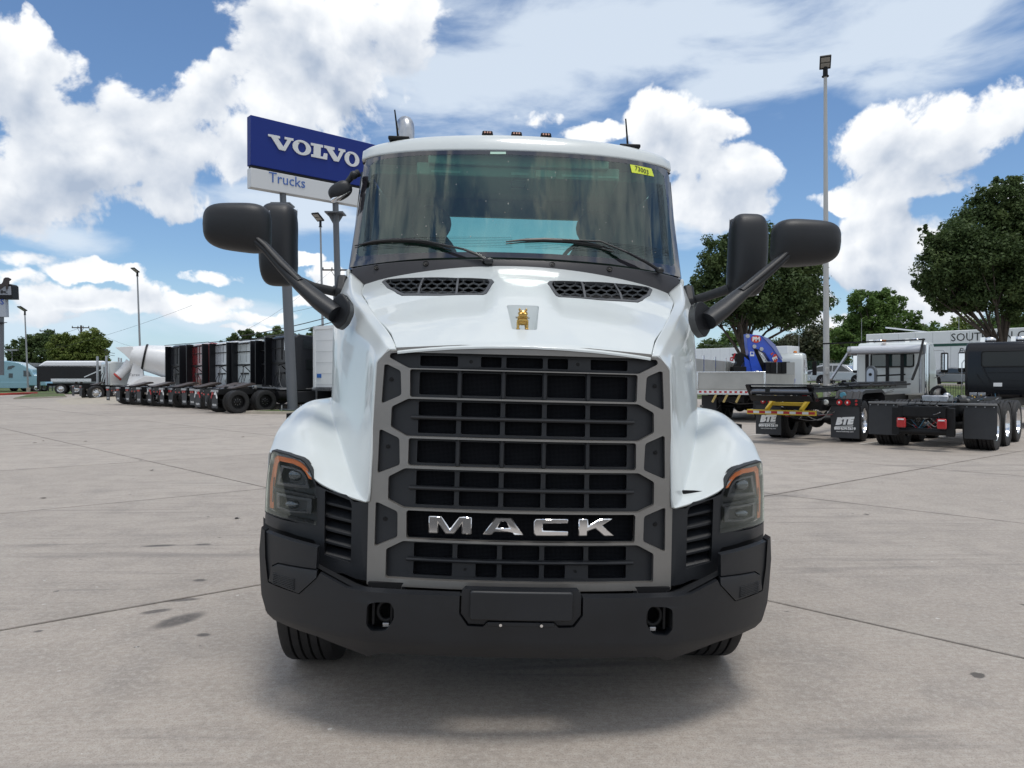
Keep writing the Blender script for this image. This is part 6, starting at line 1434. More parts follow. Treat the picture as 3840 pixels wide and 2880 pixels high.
def sleeper(label, x, y, heading, paint, rimm=alu, chromeflap=False, back=None, cab_y=2.75, scale_h=1.0):
    t = vehicle('sleeper_truck', label, 'truck', x, y, heading, group='sleeper trucks parked in a row at left')
    rails(t, -.95, 6.5, .98); dual(t, 0, rimm=rimm, n=26, dish=.10, nuts=8); dual(t, 1.32, rimm=rimm, n=26, dish=.10, nuts=8); single(t, 6.9, rimm=rimm)
    # frame end loops and fifth wheel
    for s in (-1, 1): mb = MB(); mb.beam((s * .43, -.95, 1.0), (s * .25, -.30, 1.12), .10, .05); mb.build('frame_horn', steel, t)
    mb = MB(); mb.prism([(.0, 1.14), (.95, 1.38), (1.15, 1.36), (1.15, 1.28), (.0, 1.08)], 'x', -.46, .46); mb.box(-.3, .3, .4, .9, 1.05, 1.2); mb.build('fifth_wheel', mat('greased plate', (.07, .055, .05), .5), t, bevel=.01)
    mb = MB(); mb.box(-.40, .40, -.98, -.92, .80, .93); mb.build('tail_bar', chassis, t)
    for s in (-1, 1): mb = MB(); mb.box(s * .24 - .06, s * .24 + .06, -1.0, -.98, .83, .90); mb.build('tail_lamp', redlens, t)
    for s in (-1, 1):
        mb = MB(); mb.prism([(-.30, .26), (.30, .26), (.30, .86), (.22, 1.0), (-.22, 1.0), (-.30, .86)], 'y', -1.0, -.985); f_ = mb.build('mudflap', flapm, t, loc=(s * .93, 0, 0))
        mb = MB(); mb.box(-.31, .31, -1.03, -.96, .98, 1.08); g_ = mb.build('mudflap_bracket', steel, t, loc=(s * .93, 0, 0))
        for dx in (-.12, .12): mb = MB(); mb.box(dx - .07, dx + .07, -1.045, -1.02, .86, .96); mb.build('tail_lamp', redlens if dx * s < 0 or not chromeflap else paleWhite, t, loc=(s * .93, 0, 0))
        if chromeflap:
            for sx in (-1, 1): mb = MB(); mb.beam((sx * .16, -1.02, 1.0), (sx * .30, -1.02, .70), .03, .06); mb.build('reflective_strip', paleWhite if sx == s else paleRed, t, loc=(s * .93, 0, 0))
        text('mudflap_print', 'VOLVO', .13, (s * .93, -1.004, .36), (R(90), 0, 0), paper, t, extrude=.001, sx=.95, bold=.004)
    H = 3.75
    # sleeper box
    mb = MB(); mb.prism([(cab_y, .98), (cab_y, 3.55), (cab_y + .25, 3.72), (cab_y + 1.4, 3.62), (cab_y + 2.6, 3.05), (cab_y + 2.9, 2.7), (cab_y + 3.3, 1.9), (cab_y + 3.3, .98)], 'x', -1.18, 1.18); mb.build('cab', paint, t, bevel=.07, seg=3)
    mb = MB(); mb.prism([(cab_y + 3.2, .75), (cab_y + 3.2, 1.85), (cab_y + 4.6, 1.65), (cab_y + 4.95, 1.3), (cab_y + 5.0, .5), (cab_y + 3.3, .5)], 'x', -1.0, 1.0); mb.build('hood', paint, t, bevel=.08, seg=3)
    for s in (-1, 1):
        mb = MB(); mb.box(s * 1.16 - .03, s * 1.16 + .03, cab_y - .34, cab_y + .05, 1.25, 3.62); mb.build('side_fairing', fair, t, bevel=.01)
        for pts in ([(cab_y + .45, 3.05), (cab_y + 1.25, 2.98), (cab_y + 1.35, 3.28), (cab_y + 1.15, 3.42), (cab_y + .45, 3.45)], [(cab_y + .6, 2.05), (cab_y + 1.6, 2.0), (cab_y + 1.6, 2.45), (cab_y + .6, 2.5)], [(cab_y + 1.95, 1.95), (cab_y + 2.9, 1.9), (cab_y + 2.75, 2.45), (cab_y + 1.95, 2.55)]):
            mb = MB(); mb.prism(pts, 'x', s * 1.175, s * 1.195); mb.build('side_window', darkglass, t)
        mb = MB(); mb.box(s * 1.02 - .18, s * 1.02 + .18, cab_y + .1, cab_y + 3.2, .42, .96); mb.build('side_skirt', paint, t, bevel=.03)
        mb = MB(); mb.box(s * 1.185 - .01, s * 1.185 + .01, cab_y + .6, cab_y + 1.5, 1.08, 1.12); mb.build('side_badge', alu, t)
    mb = MB(); mb.prism([(cab_y - .40, 3.66), (cab_y + .1, 3.72), (cab_y + .1, 3.76), (cab_y - .40, 3.70)], 'x', -1.12, 1.12); mb.build('roof_fairing', fair, t)
    # rear wall fittings
    yb = cab_y - .03; bar = chassis
    mb = MB(); mb.box(-1.05, .55, yb - .03, yb, 2.30, 2.38); mb.build('rear_rail', bar, t)
    mb = MB(); mb.box(-1.05, .45, yb - .05, yb, 3.05, 3.09); mb.build('rear_rail', bar, t)
    for (x0, x1) in ((-1.05, .25),): mb = MB(); mb.box(x0, x1, yb - .04, yb, 3.50, 3.55); mb.build('rear_rail', bar, t)
    mb = MB(); mb.box(-.60, .30, yb - .05, yb, 1.82, 1.90); mb.build('rear_rail', bar, t)
    for x0 in (-.72, -.05): mb = MB(); mb.box(x0 - .012, x0 + .012, yb - .012, yb + .02, 2.5, 3.5); mb.build('wall_rib', paint, t)
    mb = MB(); mb.beam((.55, yb - .03, 2.34), (.30, yb - .35, 2.22), .05, .05); mb.beam((.55, yb - .3, 2.2), (.55, yb - .03, 1.95), .04, .04); mb.build('hose_bracket', bar, t)
    hose(t, [(.30, yb - .3, 2.22), (.22, yb - .32, 1.7), (-.02, yb - .25, 1.45), (.10, yb - .3, 1.2), (.32, yb - .28, 1.4), (.2, yb - .1, 1.85)], .016)
    hose(t, [(.32, yb - .3, 2.22), (.35, yb - .32, 1.6), (.45, yb - .3, 1.25), (.58, yb - .25, 1.15)], .016, mat('pale hose', (.25, .25, .25), .5))
    hose(t, [(-.45, yb - .03, 1.85), (-.5, yb - .2, 1.5), (-.42, yb - .2, 1.2), (-.3, yb - .1, 1.05)], .02)
    hose(t, [(.62, yb - .05, 1.1), (.66, yb - .15, 1.45), (.74, yb - .12, 1.5), (.78, yb - .08, 1.1)], .014, MATS['pale hose'])
    mb = MB(); mb.box(-.9, .9, cab_y - .6, cab_y + .1, 1.05, 1.14); mb.build('deck_plate', steel, t)
    mb = MB(); mb.cyl((-.95, 2.0, .75), (-.95, 2.6, .75), .25, n=16); mb.cyl((.95, 1.95, .75), (.95, 2.6, .75), .25, n=16); mb.box(-1.0, 1.0, cab_y, cab_y + 4, .5, 1.0); mb.build('tank', chassis, t)
    return t
HD = 43
fw = Vector((math.cos(R(HD)), math.sin(R(HD)))); lf = Vector((-fw.y, fw.x))
# row positions from where the far rear tyres meet the lot
base_ = [(476, 1516, slate, 'dark grey sleeper truck, leftmost of the row beside the mixer drum', alu, False),
         (552, 1521, redp, 'deep red sleeper truck between a grey and a white one', alu, False),
         (635.6, 1525.5, ltgrey, 'white sleeper truck next to the red one, with red and white striped mudflap edges', alu, True),
         (717, 1530, white, 'white sleeper truck, third from the sign post', alu, False)]
for px, py, pnt, lab, rm_, cf in base_:
    p = gp(px, py) - lf * .74; sleeper(lab, p.x, p.y, HD, pnt, rm_, cf)
p = gp(717, 1530) - lf * .74 - lf * 2.9; sleeper('black sleeper truck half hidden behind the nearest dark grey one', p.x, p.y, HD, blackp, alu)
p = gp(828, 1545.5) - lf * .74; TN = sleeper('dark grey sleeper truck with black wheels, nearest the sign post', p.x, p.y, HD, slate, chassis, True)
mb = MB(); mb.box(.72, 1.1, 2.66, 2.70, 1.86, 1.91); mb.build('yellow_strip', mat('yellow tape', (.55, .60, .05), .5), TN)
mb = MB(); mb.box(.35, .39, 2.66, 2.70, 2.95, 3.38); mb.box(.35, .62, 2.66, 2.70, 3.34, 3.38); mb.build('grab_handle', alu, TN)
# mixer truck --------------------------------------------------
mixw = mat('white mixer paint', (.72, .73, .74), .35, var=.05, vscale=1.5)
p = gp(395, 1500); MX = vehicle('mixer_truck', 'white concrete mixer truck with red capped chute behind the parked row', 'truck', *(gp(430, 1500)), 22)
MX.location = (W(520, 1400, 56)[0], 56, 0)
mb = MB(); mb.lathe([(0, 0), (.62, 0), (.68, .05), (.95, .9), (1.22, 2.4), (1.22, 3.4), (.95, 4.6), (.55, 5.4), (0, 5.5)], (0, -.5, 3.30), (0, 1, -.19), 40); mb.build('drum', mixw, MX)
mb = MB(); mb.lathe([(.99, .85), (1.03, .87), (1.05, .98), (1.01, 1.0)], (0, -.5, 3.30), (0, 1, -.19), 40); mb.build('drum_ring', chassis, MX)
mb = MB(); mb.prism([(-1.5, 3.85), (-.35, 3.95), (-.3, 3.55), (-.5, 2.9), (-.9, 3.35)], 'x', -.55, .55); mb.build('hopper', mixw, MX, bevel=.02)
mb = MB(); mb.prism([(-.75, 1.15), (.45, 1.15), (.15, 3.2), (-.15, 3.3)], 'x', .35, .55); mb.prism([(-.75, 1.15), (.45, 1.15), (.15, 3.2), (-.15, 3.3)], 'x', -.55, -.35); mb.build('drum_pedestal', mixw, MX, bevel=.02)
mb = MB(); mb.tube([(-.1, -.5, 2.75), (-.1, -.95, 2.2), (-.05, -1.35, 1.75)], [.42, .33, .32], 20); mb.build('chute', mixw, MX)
mb = MB(); mb.cyl((-.045, -1.36, 1.74), (-.03, -1.44, 1.66), .34, n=24); mb.build('chute_cap', mat('red chute cap', (.40, .04, .03), .6), MX)
mb = MB(); mb.prism([(-.8, 1.0), (5.8, 1.25), (5.8, 1.45), (.4, 1.75), (-.3, 1.3)], 'x', -1.1, 1.1); mb.build('fender_deck', mixw, MX, bevel=.02)
rails(MX, -1, 7, .9); dual(MX, .6); dual(MX, 1.95); single(MX, 6.5)
mb = MB(); mb.prism([(5.6, .9), (5.6, 2.9), (7.4, 2.8), (7.7, 1.9), (8.2, 1.7), (8.3, .9)], 'x', -1.2, 1.2); mb.build('cab', mixw, MX, bevel=.05)
text('side_print', 'Terex', .3, (.57, -.25, 1.75), (R(90), 0, R(90)), mat('grey vinyl', (.3, .3, .32), .5), MX, extrude=.002)
# white day cab left of the mixer -------------------------------
def daycab(label, x, y, heading, paint, rimm, cab_y=3.0, group=None, stack=True, chromeflap=False):
    t = vehicle('day_cab_truck', label, 'truck', x, y, heading, group)
    rails(t, -1.0, 5.8, .98); dual(t, 0, rimm=rimm, n=26, nuts=10); dual(t, 1.35, rimm=rimm, n=26, nuts=10); single(t, 5.6, rimm=rimm)
    mb = MB(); mb.prism([(cab_y, 1.05), (cab_y, 2.7), (cab_y + .15, 2.85), (cab_y + 1.3, 2.8), (cab_y + 1.8, 2.0), (cab_y + 1.8, 1.0)], 'x', -1.08, 1.08); mb.build('cab', paint, t, bevel=.08, seg=3)
    mb = MB(); mb.prism([(cab_y + 1.7, .8), (cab_y + 1.7, 1.95), (cab_y + 3.1, 1.75), (cab_y + 3.35, 1.2), (cab_y + 3.3, .6)], 'x', -.85, .85); mb.build('hood', paint, t, bevel=.08, seg=3)
    mb = MB(); mb.box(-.34, .34, cab_y - .015, cab_y + .02, 2.0, 2.45); mb.build('rear_window', darkglass, t)
    mb = MB(); mb.prism([(.0, 1.14), (.95, 1.34), (1.15, 1.32), (.0, 1.08)], 'x', -.46, .46); mb.build('fifth_wheel', MATS['greased plate'], t)
    for s in (-1, 1):
        mb = MB(); mb.box(s * .95 - .28, s * .95 + .28, -1.0, -.985, .3, 1.0); mb.build('mudflap', flapm, t); mb = MB(); mb.box(s * .95 - .28, s * .95 + .28, -1.02, -.98, 1.0, 1.06); mb.build('mudflap_bracket', steel, t)
        mb = MB(); mb.box(s * .95 - .1, s * .95 + .1, -1.03, -1.0, .92, .99); mb.build('tail_lamp', redlens, t)
        if stack: mb = MB(); mb.cyl((s * 1.08, cab_y - .22, 1.1), (s * 1.08, cab_y - .22, 3.25), .085, n=14); mb.build('exhaust_stack', steel, t)
        mb = MB(); mb.tube([(s * 1.1, cab_y + 1.5, 2.6), (s * 1.35, cab_y + 1.55, 2.55), (s * 1.35, cab_y + 1.55, 1.8), (s * 1.1, cab_y + 1.5, 1.75)], .015, 6); mb.box(s * 1.35 - .09, s * 1.35 + .09, cab_y + 1.52, cab_y + 1.6, 1.85, 2.5); mb.build('door_mirror', chassis, t)
    for k_ in (-.55, .0, .55): hose(t, [(k_, cab_y - .03, 2.0), (k_ + .1, cab_y - .25, 1.4), (k_ - .1, cab_y - .2, 1.2), (k_ + .05, cab_y - .1, 1.9)], .02)
    return t
p = gp(352, 1507); daycab('white day cab truck with chrome wheels behind the concrete apron', *(gp(345, 1499)), 43, white, alu, cab_y=.9)
q = gp(262, 1500); t_ = None and daycab('black and white truck chassis between the tipper and the day cab', q.x, q.y, 43, blackp, alu, cab_y=2.2)
# black tipper with white tarp -----------------------------------
TP = vehicle('tipper_truck', 'black tipper with a white tarpaulin over its body and a chrome side bumper', 'truck', W(222, 1400, 76)[0], 76, 20)
mb = MB(); mb.prism([(-1.6, 1.25), (-1.75, 2.75), (5.3, 2.75), (5.3, 1.25)], 'x', -1.22, 1.22); mb.build('tipper_body', blackp, TP, bevel=.04)
mb = MB(); mb.prism([(-1.7, 2.75), (-1.0, 3.3), (4.0, 3.35), (5.2, 2.78)], 'x', -1.1, 1.1); mb.build('tarpaulin', mat('white tarpaulin', (.74, .77, .82), .5), TP, bevel=.15, seg=3)
mb = MB(); mb.box(1.2, 1.26, -.5, 3.0, 1.25, 1.55); mb.build('side_guard', alu, TP); mb = MB(); mb.beam((1.3, 2.4, 1.7), (1.3, 5.6, 3.3), .09, .09); mb.build('tarp_arm', alu, TP)
mb = MB(); mb.box(.9, 1.25, -1.7, -1.45, .5, 2.6); mb.build('tail_post', blackp, TP)
rails(TP, -1.0, 6.5, .95); dual(TP, .3); dual(TP, 1.65); single(TP, 6.0)
mb = MB(); mb.prism([(5.6, 1.0), (5.6, 2.9), (7.2, 2.8), (7.6, 1.9), (8.3, 1.7), (8.4, .9)], 'x', -1.2, 1.2); mb.build('cab', blackp, TP, bevel=.05)
for s in (-1, 1):
    mb = MB(); mb.cyl((s * 1.05, 5.45, 1.0), (s * 1.05, 5.45, 3.7), .08, n=12); mb.build('exhaust_stack', steel, TP)
    mb = MB(); mb.box(s * .95 - .25, s * .95 + .25, -.78, -.76, .3, 1.0); mb.build('mudflap', flapm, TP)
# silver truck front peeping out behind the tipper
FT = vehicle('chrome_bumper_truck', 'truck nose with bright bumper and grille showing left of the tipper', 'truck', W(124, 1400, 92)[0], 92, 255)
mb = MB(); mb.prism([(-.5, .9), (-.5, 3.1), (1.2, 3.0), (1.6, 2.0), (2.6, 1.85), (2.7, .7)], 'x', -1.15, 1.15); mb.build('cab', slate, FT, bevel=.06)
mb = MB(); mb.box(-1.2, 1.2, 2.7, 2.95, .5, .95); mb.build('bumper', alu, FT, bevel=.05)
for i in range(5): mb = MB(); mb.box(-.7, .7, 2.7, 2.75, 1.05 + i * .15, 1.13 + i * .15); mb.build('grille_bar', alu, FT)
single(FT, 1.7); mb = MB(); mb.box(-.5, .5, -.3, 2.3, .5, .9); mb.build('chassis_frame', chassis, FT)
# light blue tractors at the far left
for i, (px, pnt, lab) in enumerate(((62, tealp, 'light blue aerodynamic sleeper truck side-on at the far left'), (-22, greenp, 'green sleeper truck cut by the left picture edge'))):
    t = vehicle('aero_truck', lab, 'truck', W(px, 1400, 88)[0], 88 + i * 2, 12)
    mb = MB(); mb.prism([(-1.6, .9), (-1.6, 3.5), (-.6, 3.6), (.7, 3.4), (1.9, 2.6), (2.2, 2.0), (3.2, 1.75), (3.5, .7), (-1.4, .7)], 'x', -1.2, 1.2); mb.build('cab', pnt, t, bevel=.12, seg=3)
    mb = MB(); mb.prism([(-1.65, .45), (-1.65, 1.15), (1.6, 1.15), (1.6, .45)], 'x', -1.24, 1.24); mb.build('side_skirt', pnt, t, bevel=.03)
    for pts in ([(-.5, 2.6), (-.1, 2.65), (.3, 3.0), (.05, 3.05), (-.4, 2.95)], [(-.35, 1.65), (.05, 1.65), (.05, 2.15), (-.35, 2.15)], [(1.15, 1.8), (2.0, 1.8), (1.7, 2.4), (1.15, 2.5)]):
        mb = MB(); mb.prism(pts, 'x', 1.19, 1.23); mb.build('side_window', darkglass, t)
    for s in (-1, 1): mb = MB(); mb.box(s * 1.15 - .03, s * 1.15 + .03, -2.2, -1.5, 1.0, 3.45); mb.build('side_fairing', fair, t)
    single(t, 2.5); dual(t, -3.4)
    mb = MB(); mb.box(-.5, .5, -4.2, 2.5, .8, 1.0); mb.build('frame_rail', chassis, t)
# white box trailer beside the hood
BX = vehicle('box_trailer', 'white box trailer with a small blue label, right of the sign post', 'trailer', W(1198, 1400, 36)[0] + .77, 36 - .98, 52)
mb = MB(); mb.box(-1.25, 1.25, 0, 9, 1.15, 4.05); mb.build('body', trw, BX, bevel=.03)
for s in (-1, 1): mb = MB(); mb.box(s * 1.2 - .06, s * 1.2 + .06, -.05, .02, 1.15, 4.08); mb.build('corner_post', trw, BX)
mb = MB(); mb.box(-1.25, 1.25, -.05, .02, 3.92, 4.08); mb.build('header', trw, BX); mb = MB(); mb.box(-1.25, 1.25, -.12, .05, 1.0, 1.15); mb.build('sill', alu, BX)
mb = MB(); mb.box(-1.0, -.70, -.03, -.005, 1.62, 1.80); mb.build('blue_label', mat('blue label', (.03, .15, .5), .5), BX)
for i in range(5): mb = MB(); mb.box(-1.1, 1.1, -.012, .01, 1.3 + i * .52, 1.31 + i * .52); mb.build('door_seam', MATS['seam grey'], BX)
mb = MB(); mb.beam((-1.05, -.06, .5), (1.05, -.06, .5), .1, .12); mb.beam((-1.0, -.06, .5), (-1.0, -.06, 1.05), .06, .06); mb.beam((1.0, -.06, .5), (1.0, -.06, 1.05), .06, .06); mb.build('under_ride_guard', steel, BX)
dual(BX, 1.5); dual(BX, 2.8)
# ------------------------------------------------------------ right side: black day cab chassis
p1 = gp(3712, 1686); p0 = gp(3320, 1667); hd = math.degrees(math.atan2((p1 - p0).x * 1, -(p1 - p0).y)) ; hd = 46
f_ = Vector((math.cos(R(hd)), math.sin(R(hd)))); l_ = Vector((-f_.y, f_.x)); c0 = p1 + l_ * 1.06
BK = vehicle('black_chassis_truck', 'bare black truck chassis with two plain square mudflaps and a black day cab', 'truck', c0.x, c0.y, hd)
rails(BK, -1.35, 11.3, .86); dual(BK, 0, r=.52, w=.28, block=40, n=40, out=1.06, inn=.75); dual(BK, 1.38, r=.52, w=.28, block=40, n=40, out=1.06, inn=.75); single(BK, 12.0)
for y in (2.9,): dual(BK, y, r=.52, w=.28, n=40, out=1.06, inn=.75)
for s in (-1, 1):
    mb = MB(); mb.box(-.31, .31, -.008, .008, .27, 1.0); m1 = mb.build('mudflap', flapm, BK, loc=(s * .99, -.66, 0), rot=(R(-2), 0, 0))
mb = MB(); mb.box(-1.30, 1.30, -.69, -.63, 1.0, 1.045); mb.build('mudflap_bar', mat('dull galvanised bar', (.20, .20, .20), .5, metal=.5), BK, bevel=.006)
for i in range(8):
    for s in (-1, 1): mb = MB(); mb.cyl((s * (.74 + (i % 4) * .17), -.70, 1.05), (s * (.74 + (i % 4) * .17), -.665, 1.05), .012, n=6); 
    if i < 4:
        for s in (-1, 1): mb = MB(); mb.cyl((s * (.74 + i * .17), -.70, .97), (s * (.74 + i * .17), -.665, .97), .012, n=6); mb.build('mudflap_bolt', steel, BK)
mb = MB(); mb.box(-.50, .50, -1.27, -1.21, .72, .98); mb.box(-.62, -.46, -1.28, -1.16, .33, .95); mb.box(.46, .62, -1.28, -1.16, .33, .95); mb.build('rear_crossmember', chassis, BK, bevel=.01)
mb = MB(); mb.cyl((-.62, -1.20, .42), (.62, -1.20, .42), .075, n=16); mb.build('rear_tube', chassis, BK)
for s in (-1, 1):
    mb = MB(); mb.box(s * .40 - .095, s * .40 + .095, -1.40, -1.34, .50, .72); mb.build('tail_lamp', redlens, BK, bevel=.03, seg=3)
    mb = MB(); mb.box(s * .40 - .06, s * .40 + .06, -1.412, -1.40, .67, .70); mb.build('reverse_lens', paleWhite, BK)
for k_ in range(5): hose(BK, [(-.3 + .15 * k_, -1.1, 1.1), (-.35 + .14 * k_, -1.2, .95), (-.42 + .2 * k_, -1.25, .84)], .008)
for k_ in range(3):
    r_ = .17 - .018 * k_; mb = MB(); mb.tube([(.05 + r_ * math.cos(a), -.1 + .05 * k_, 1.24 + r_ * math.sin(a)) for a in [2 * math.pi * i / 24 for i in range(24)]], .014, 6, closed=True); mb.build('coiled_hose', chassis, BK)
mb = MB(); mb.box(-.25, .3, -.3, .2, 1.05, 1.2); mb.ell((.25, -.2, 1.2), (.08, .08, .07)); mb.build('valve_block', steel, BK, bevel=.02)
mb = MB(); mb.box(-.4, .4, .2, 5.6, .95, 1.07); mb.build('pipe_bundle', chassis, BK)
CY = 8.7
mb = MB(); mb.prism([(CY, .98), (CY - .02, 1.4), (CY + .05, 2.55), (CY + .25, 2.78), (CY + 1.5, 2.80), (CY + 2.0, 2.2), (CY + 2.0, .98)], 'x', -1.12, 1.12); mb.build('cab', blackp, BK, bevel=.10, seg=4)
mb = MB(); mb.prism([(CY + 1.9, .7), (CY + 1.9, 1.95), (CY + 3.6, 1.75), (CY + 3.8, .6)], 'x', -.9, .9); mb.build('hood', blackp, BK, bevel=.1, seg=3)
def wallpanel(t, nm, pts, y, th, m_): mb = MB(); mb.prism(pts, 'y', y - th, y); return mb.build(nm, m_, t, bevel=.01)
wallpanel(BK, 'rear_window', rrect(-.62, .62, 1.98, 2.46, .07), CY - .01, .02, mat('dark cab glass', (.014, .018, .020), .08, spec=.35))
mb = MB(); mb.tube([(x, CY - .03, z) for x, z in rrect(-.63, .63, 1.97, 2.47, .07)], .016, 6, closed=True); mb.build('window_seal', chassis, BK)
for z in (1.78, 1.52): mb = MB(); mb.box(-.45, .62, CY - .025, CY, z - .012, z + .012); mb.build('pressed_rib', blackp, BK)
mb = MB(); mb.beam((-.60, CY - .03, 1.95), (-.28, CY - .03, 1.25), .03, .04); mb.beam((-.28, CY - .03, 1.25), (.6, CY - .03, 1.25), .03, .04); mb.beam((-.78, CY - .03, 1.75), (-.50, CY - .03, 1.28), .02, .03); mb.build('pressed_rib', blackp, BK)
wallpanel(BK, 'white_notice', [(-.30, 1.33), (-.06, 1.33), (-.06, 1.45), (-.30, 1.45)], CY - .02, .01, paper)
for x0 in (-.86, -.62): mb = MB(); mb.box(x0 - .11, x0 + .11, CY - .03, CY, 1.03, 1.13); mb.build('wall_socket', steel, BK, bevel=.01)
for k_ in range(3): hose(BK, [(-.35 + .1 * k_, CY - .02, 1.1), (-.3 + .1 * k_, CY - .2, .98), (-.2 + .1 * k_, CY - .25, .95)], .01, mat('blue hose', (.03, .12, .2), .5) if k_ == 1 else None)
for x0 in (-.5, .35): mb = MB(); mb.ell((x0, CY + .6, 2.86), (.17, .10, .10), 16, 10); mb.box(x0 - .25, x0 - .12, CY + .45, CY + .48, 2.8, 2.95); mb.build('roof_horn', chrome, BK)
for s in (-1, 1):
    mb = MB(); mb.tube([(s * 1.12, CY + 1.3, 2.62), (s * 1.38, CY + 1.2, 2.62), (s * 1.42, CY + 1.2, 2.5)], .014, 6); mb.tube([(s * 1.12, CY + 1.3, 1.7), (s * 1.42, CY + 1.2, 1.76), (s * 1.42, CY + 1.2, 1.85)], .014, 6); mb.build('mirror_bracket', steel, BK)
    mb = MB(); mb.box(s * 1.42 - .12, s * 1.42 + .12, CY + 1.14, CY + 1.26, 1.80, 2.50); mb.build('door_mirror', blackp, BK, bevel=.05, seg=3)
    mb = MB(); mb.box(s * 1.42 - .09, s * 1.42 + .09, CY + 1.13, CY + 1.14, 1.95, 2.45); mb.build('mirror_glass', MATS['mirror glass'], BK)
    mb = MB(); mb.tube([(s * 1.14, CY + .1, 2.2), (s * 1.2, CY + .05, 2.1), (s * 1.2, CY + .05, 1.1), (s * 1.14, CY + .1, 1.0)], .014, 6); mb.build('grab_rail', steel, BK)
# ------------------------------------------------------------ roll-off truck with printed mudflaps
p1 = gp(3222, 1654); hd = 50; f_ = Vector((math.cos(R(hd)), math.sin(R(hd)))); l_ = Vector((-f_.y, f_.x)); c0 = p1 + l_ * 1.05
RO = vehicle('roll_off_truck', 'black roll-off hoist truck with white cab, yellow rear bumper and printed mudflaps', 'truck', c0.x, c0.y, hd)
rails(RO, -1.2, 9.5, .92); dual(RO, 0, block=0, n=40); dual(RO, 1.4, n=32); single(RO, 11.6)
for s in (-1, 1):
    mb = MB(); mb.box(-.33, .33, -.008, .008, .13, .92); mb.build('mudflap', flapm, RO, loc=(s * .94, -.92, 0))
    text('mudflap_print', 'BTE', .22, (s * .94 - .02, -.934, .475), (R(90), R(-4), 0), paper, RO, extrude=.001, shear=.3, sx=1.05, bold=.018)
    for dz_, ln in ((-.045, .42), (-.072, .40)):
        mb = MB(); mb.beam((s * .94 - ln / 2 - .02, -.932, .475 + dz_ - .03), (s * .94 + ln / 2 - .02, -.932, .475 + dz_ + .012), .003, .012); mb.build('mudflap_print', paper, RO)
    text('mudflap_print', '800-634-5619', .088, (s * .94, -.934, .335), (R(90), R(-1), 0), paper, RO, extrude=.001, bold=.004)
    text('mudflap_print', 'www.btebody.com', .055, (s * .94, -.934, .275), (R(90), R(-1), 0), paper, RO, extrude=.001, sx=.95)
    mb = MB(); mb.box(s * .94 - .38, s * .94 + .38, -.97, -.90, .92, 1.10); mb.build('lamp_box', blackp, RO, bevel=.01)
    for dx in (-.12, .07):
        mb = MB(); mb.lathe([(0, -.03), (.050, -.03), (.056, -.01), (.068, -.015), (.072, 0)], (s * .94 + dx, -.972, 1.0), (0, 1, 0), 20); mb.build('round_tail_lamp', redlens, RO)
        mb = MB(); mb.ell((s * .94 + dx, -1.002, 1.0), (.02, .008, .028), 10, 6); mb.build('tail_lamp_bulb', paleWhite, RO)
    mb = MB(); mb.lathe([(0, -.06), (.055, -.05), (.07, -.02), (.072, 0)], (s * .50, -.96, 1.0), (0, 1, 0), 20); mb.build('work_lamp', mat('clear work lamp', (.7, .72, .68), .2), RO)
    # ribbed fenders over the tandem
    for yy in (0,):
        prof = [(-.62, .78), (-.70, 1.00), (-.46, 1.26), (-.2, 1.30), (1.6, 1.30), (1.95, 1.2), (2.05, .9)]
        vs = []; 
        for y_, z_ in prof: vs += [(s * .62, y_, z_), (s * 1.24, y_, z_), (s * 1.24, y_, z_ - .08)]
        mb = MB(); mb.add(vs, [(i * 3 + j, (i + 1) * 3 + j, (i + 1) * 3 + j + 1, i * 3 + j + 1) for i in range(len(prof) - 1) for j in range(2)]); mb.build('fender', mat('black poly fender', (.022, .023, .026), .45), RO, smooth=False)
    for i in range(4):
        x_ = s * (.68 + .16 * i); mb = MB(); mb.beam((x_, -.66, .80), (x_, -.73, 1.0), .05, .03); mb.beam((x_, -.73, 1.0), (x_, -.48, 1.275), .05, .03); mb.build('fender_rib', MATS['black poly fender'], RO)
mb = MB()
for i in range(2): mb = MB(); mb.cyl((.94 + .27, -.99, .965 + i * .08), (.94 + .27, -.965, .965 + i * .08), .030, n=12); mb.build('tail_lamp', redlens, RO)
yel = mat('yellow bumper paint', (.60, .42, .03), .4, var=.06)
mb = MB(); mb.box(-1.28, .42, -1.55, -1.43, .68, .80); mb.build('underrun_bar', yel, RO, bevel=.008)
for i in range(11):
    x0 = -1.26 + i * .152; mb = MB(); mb.box(x0, x0 + .15, -1.556, -1.55, .71, .77); mb.build('reflective_tape', paleRed if i % 2 == 0 else paleWhite, RO, smooth=False)
for x0 in (-.80, .05): mb = MB(); mb.beam((x0, -1.46, .79), (x0 + .14, -1.15, 1.13), .08, .09); mb.build('underrun_arm', yel, RO, bevel=.01)
mb = MB(); mb.beam((-.70, -1.30, .95), (.16, -1.30, .95), .06, .09); mb.build('underrun_crossbar', yel, RO, bevel=.01)
# hoist frame and rear roller
for s in (-1, 1): mb = MB(); mb.box(s * .52 - .06, s * .52 + .06, -2.2, 8.6, 1.26, 1.38); mb.build('hoist_rail', blackp, RO)
mb = MB(); mb.cyl((-.95, -2.1, 1.29), (.50, -2.1, 1.29), .10, n=24); mb.build('rear_roller', mat('worn steel roller', (.20, .21, .24), .25, metal=.7), RO)
for x0 in (-1.02, .45): mb = MB(); mb.prism([(-2.35, 1.43), (-2.25, 1.43), (-1.65, 1.05), (-1.95, 1.03)], 'x', x0, x0 + .10); mb.build('roller_bracket', blackp, RO)
mb = MB(); mb.prism([(-2.3, 1.18), (-1.8, 1.14), (-1.75, 1.04), (-2.1, 1.04)], 'x', -.95, .50); mb.build('roller_apron', chassis, RO)
mb = MB(); mb.box(-1.02, .55, -2.3, -1.5, 1.42, 1.45); mb.build('tail_plate', blackp, RO)
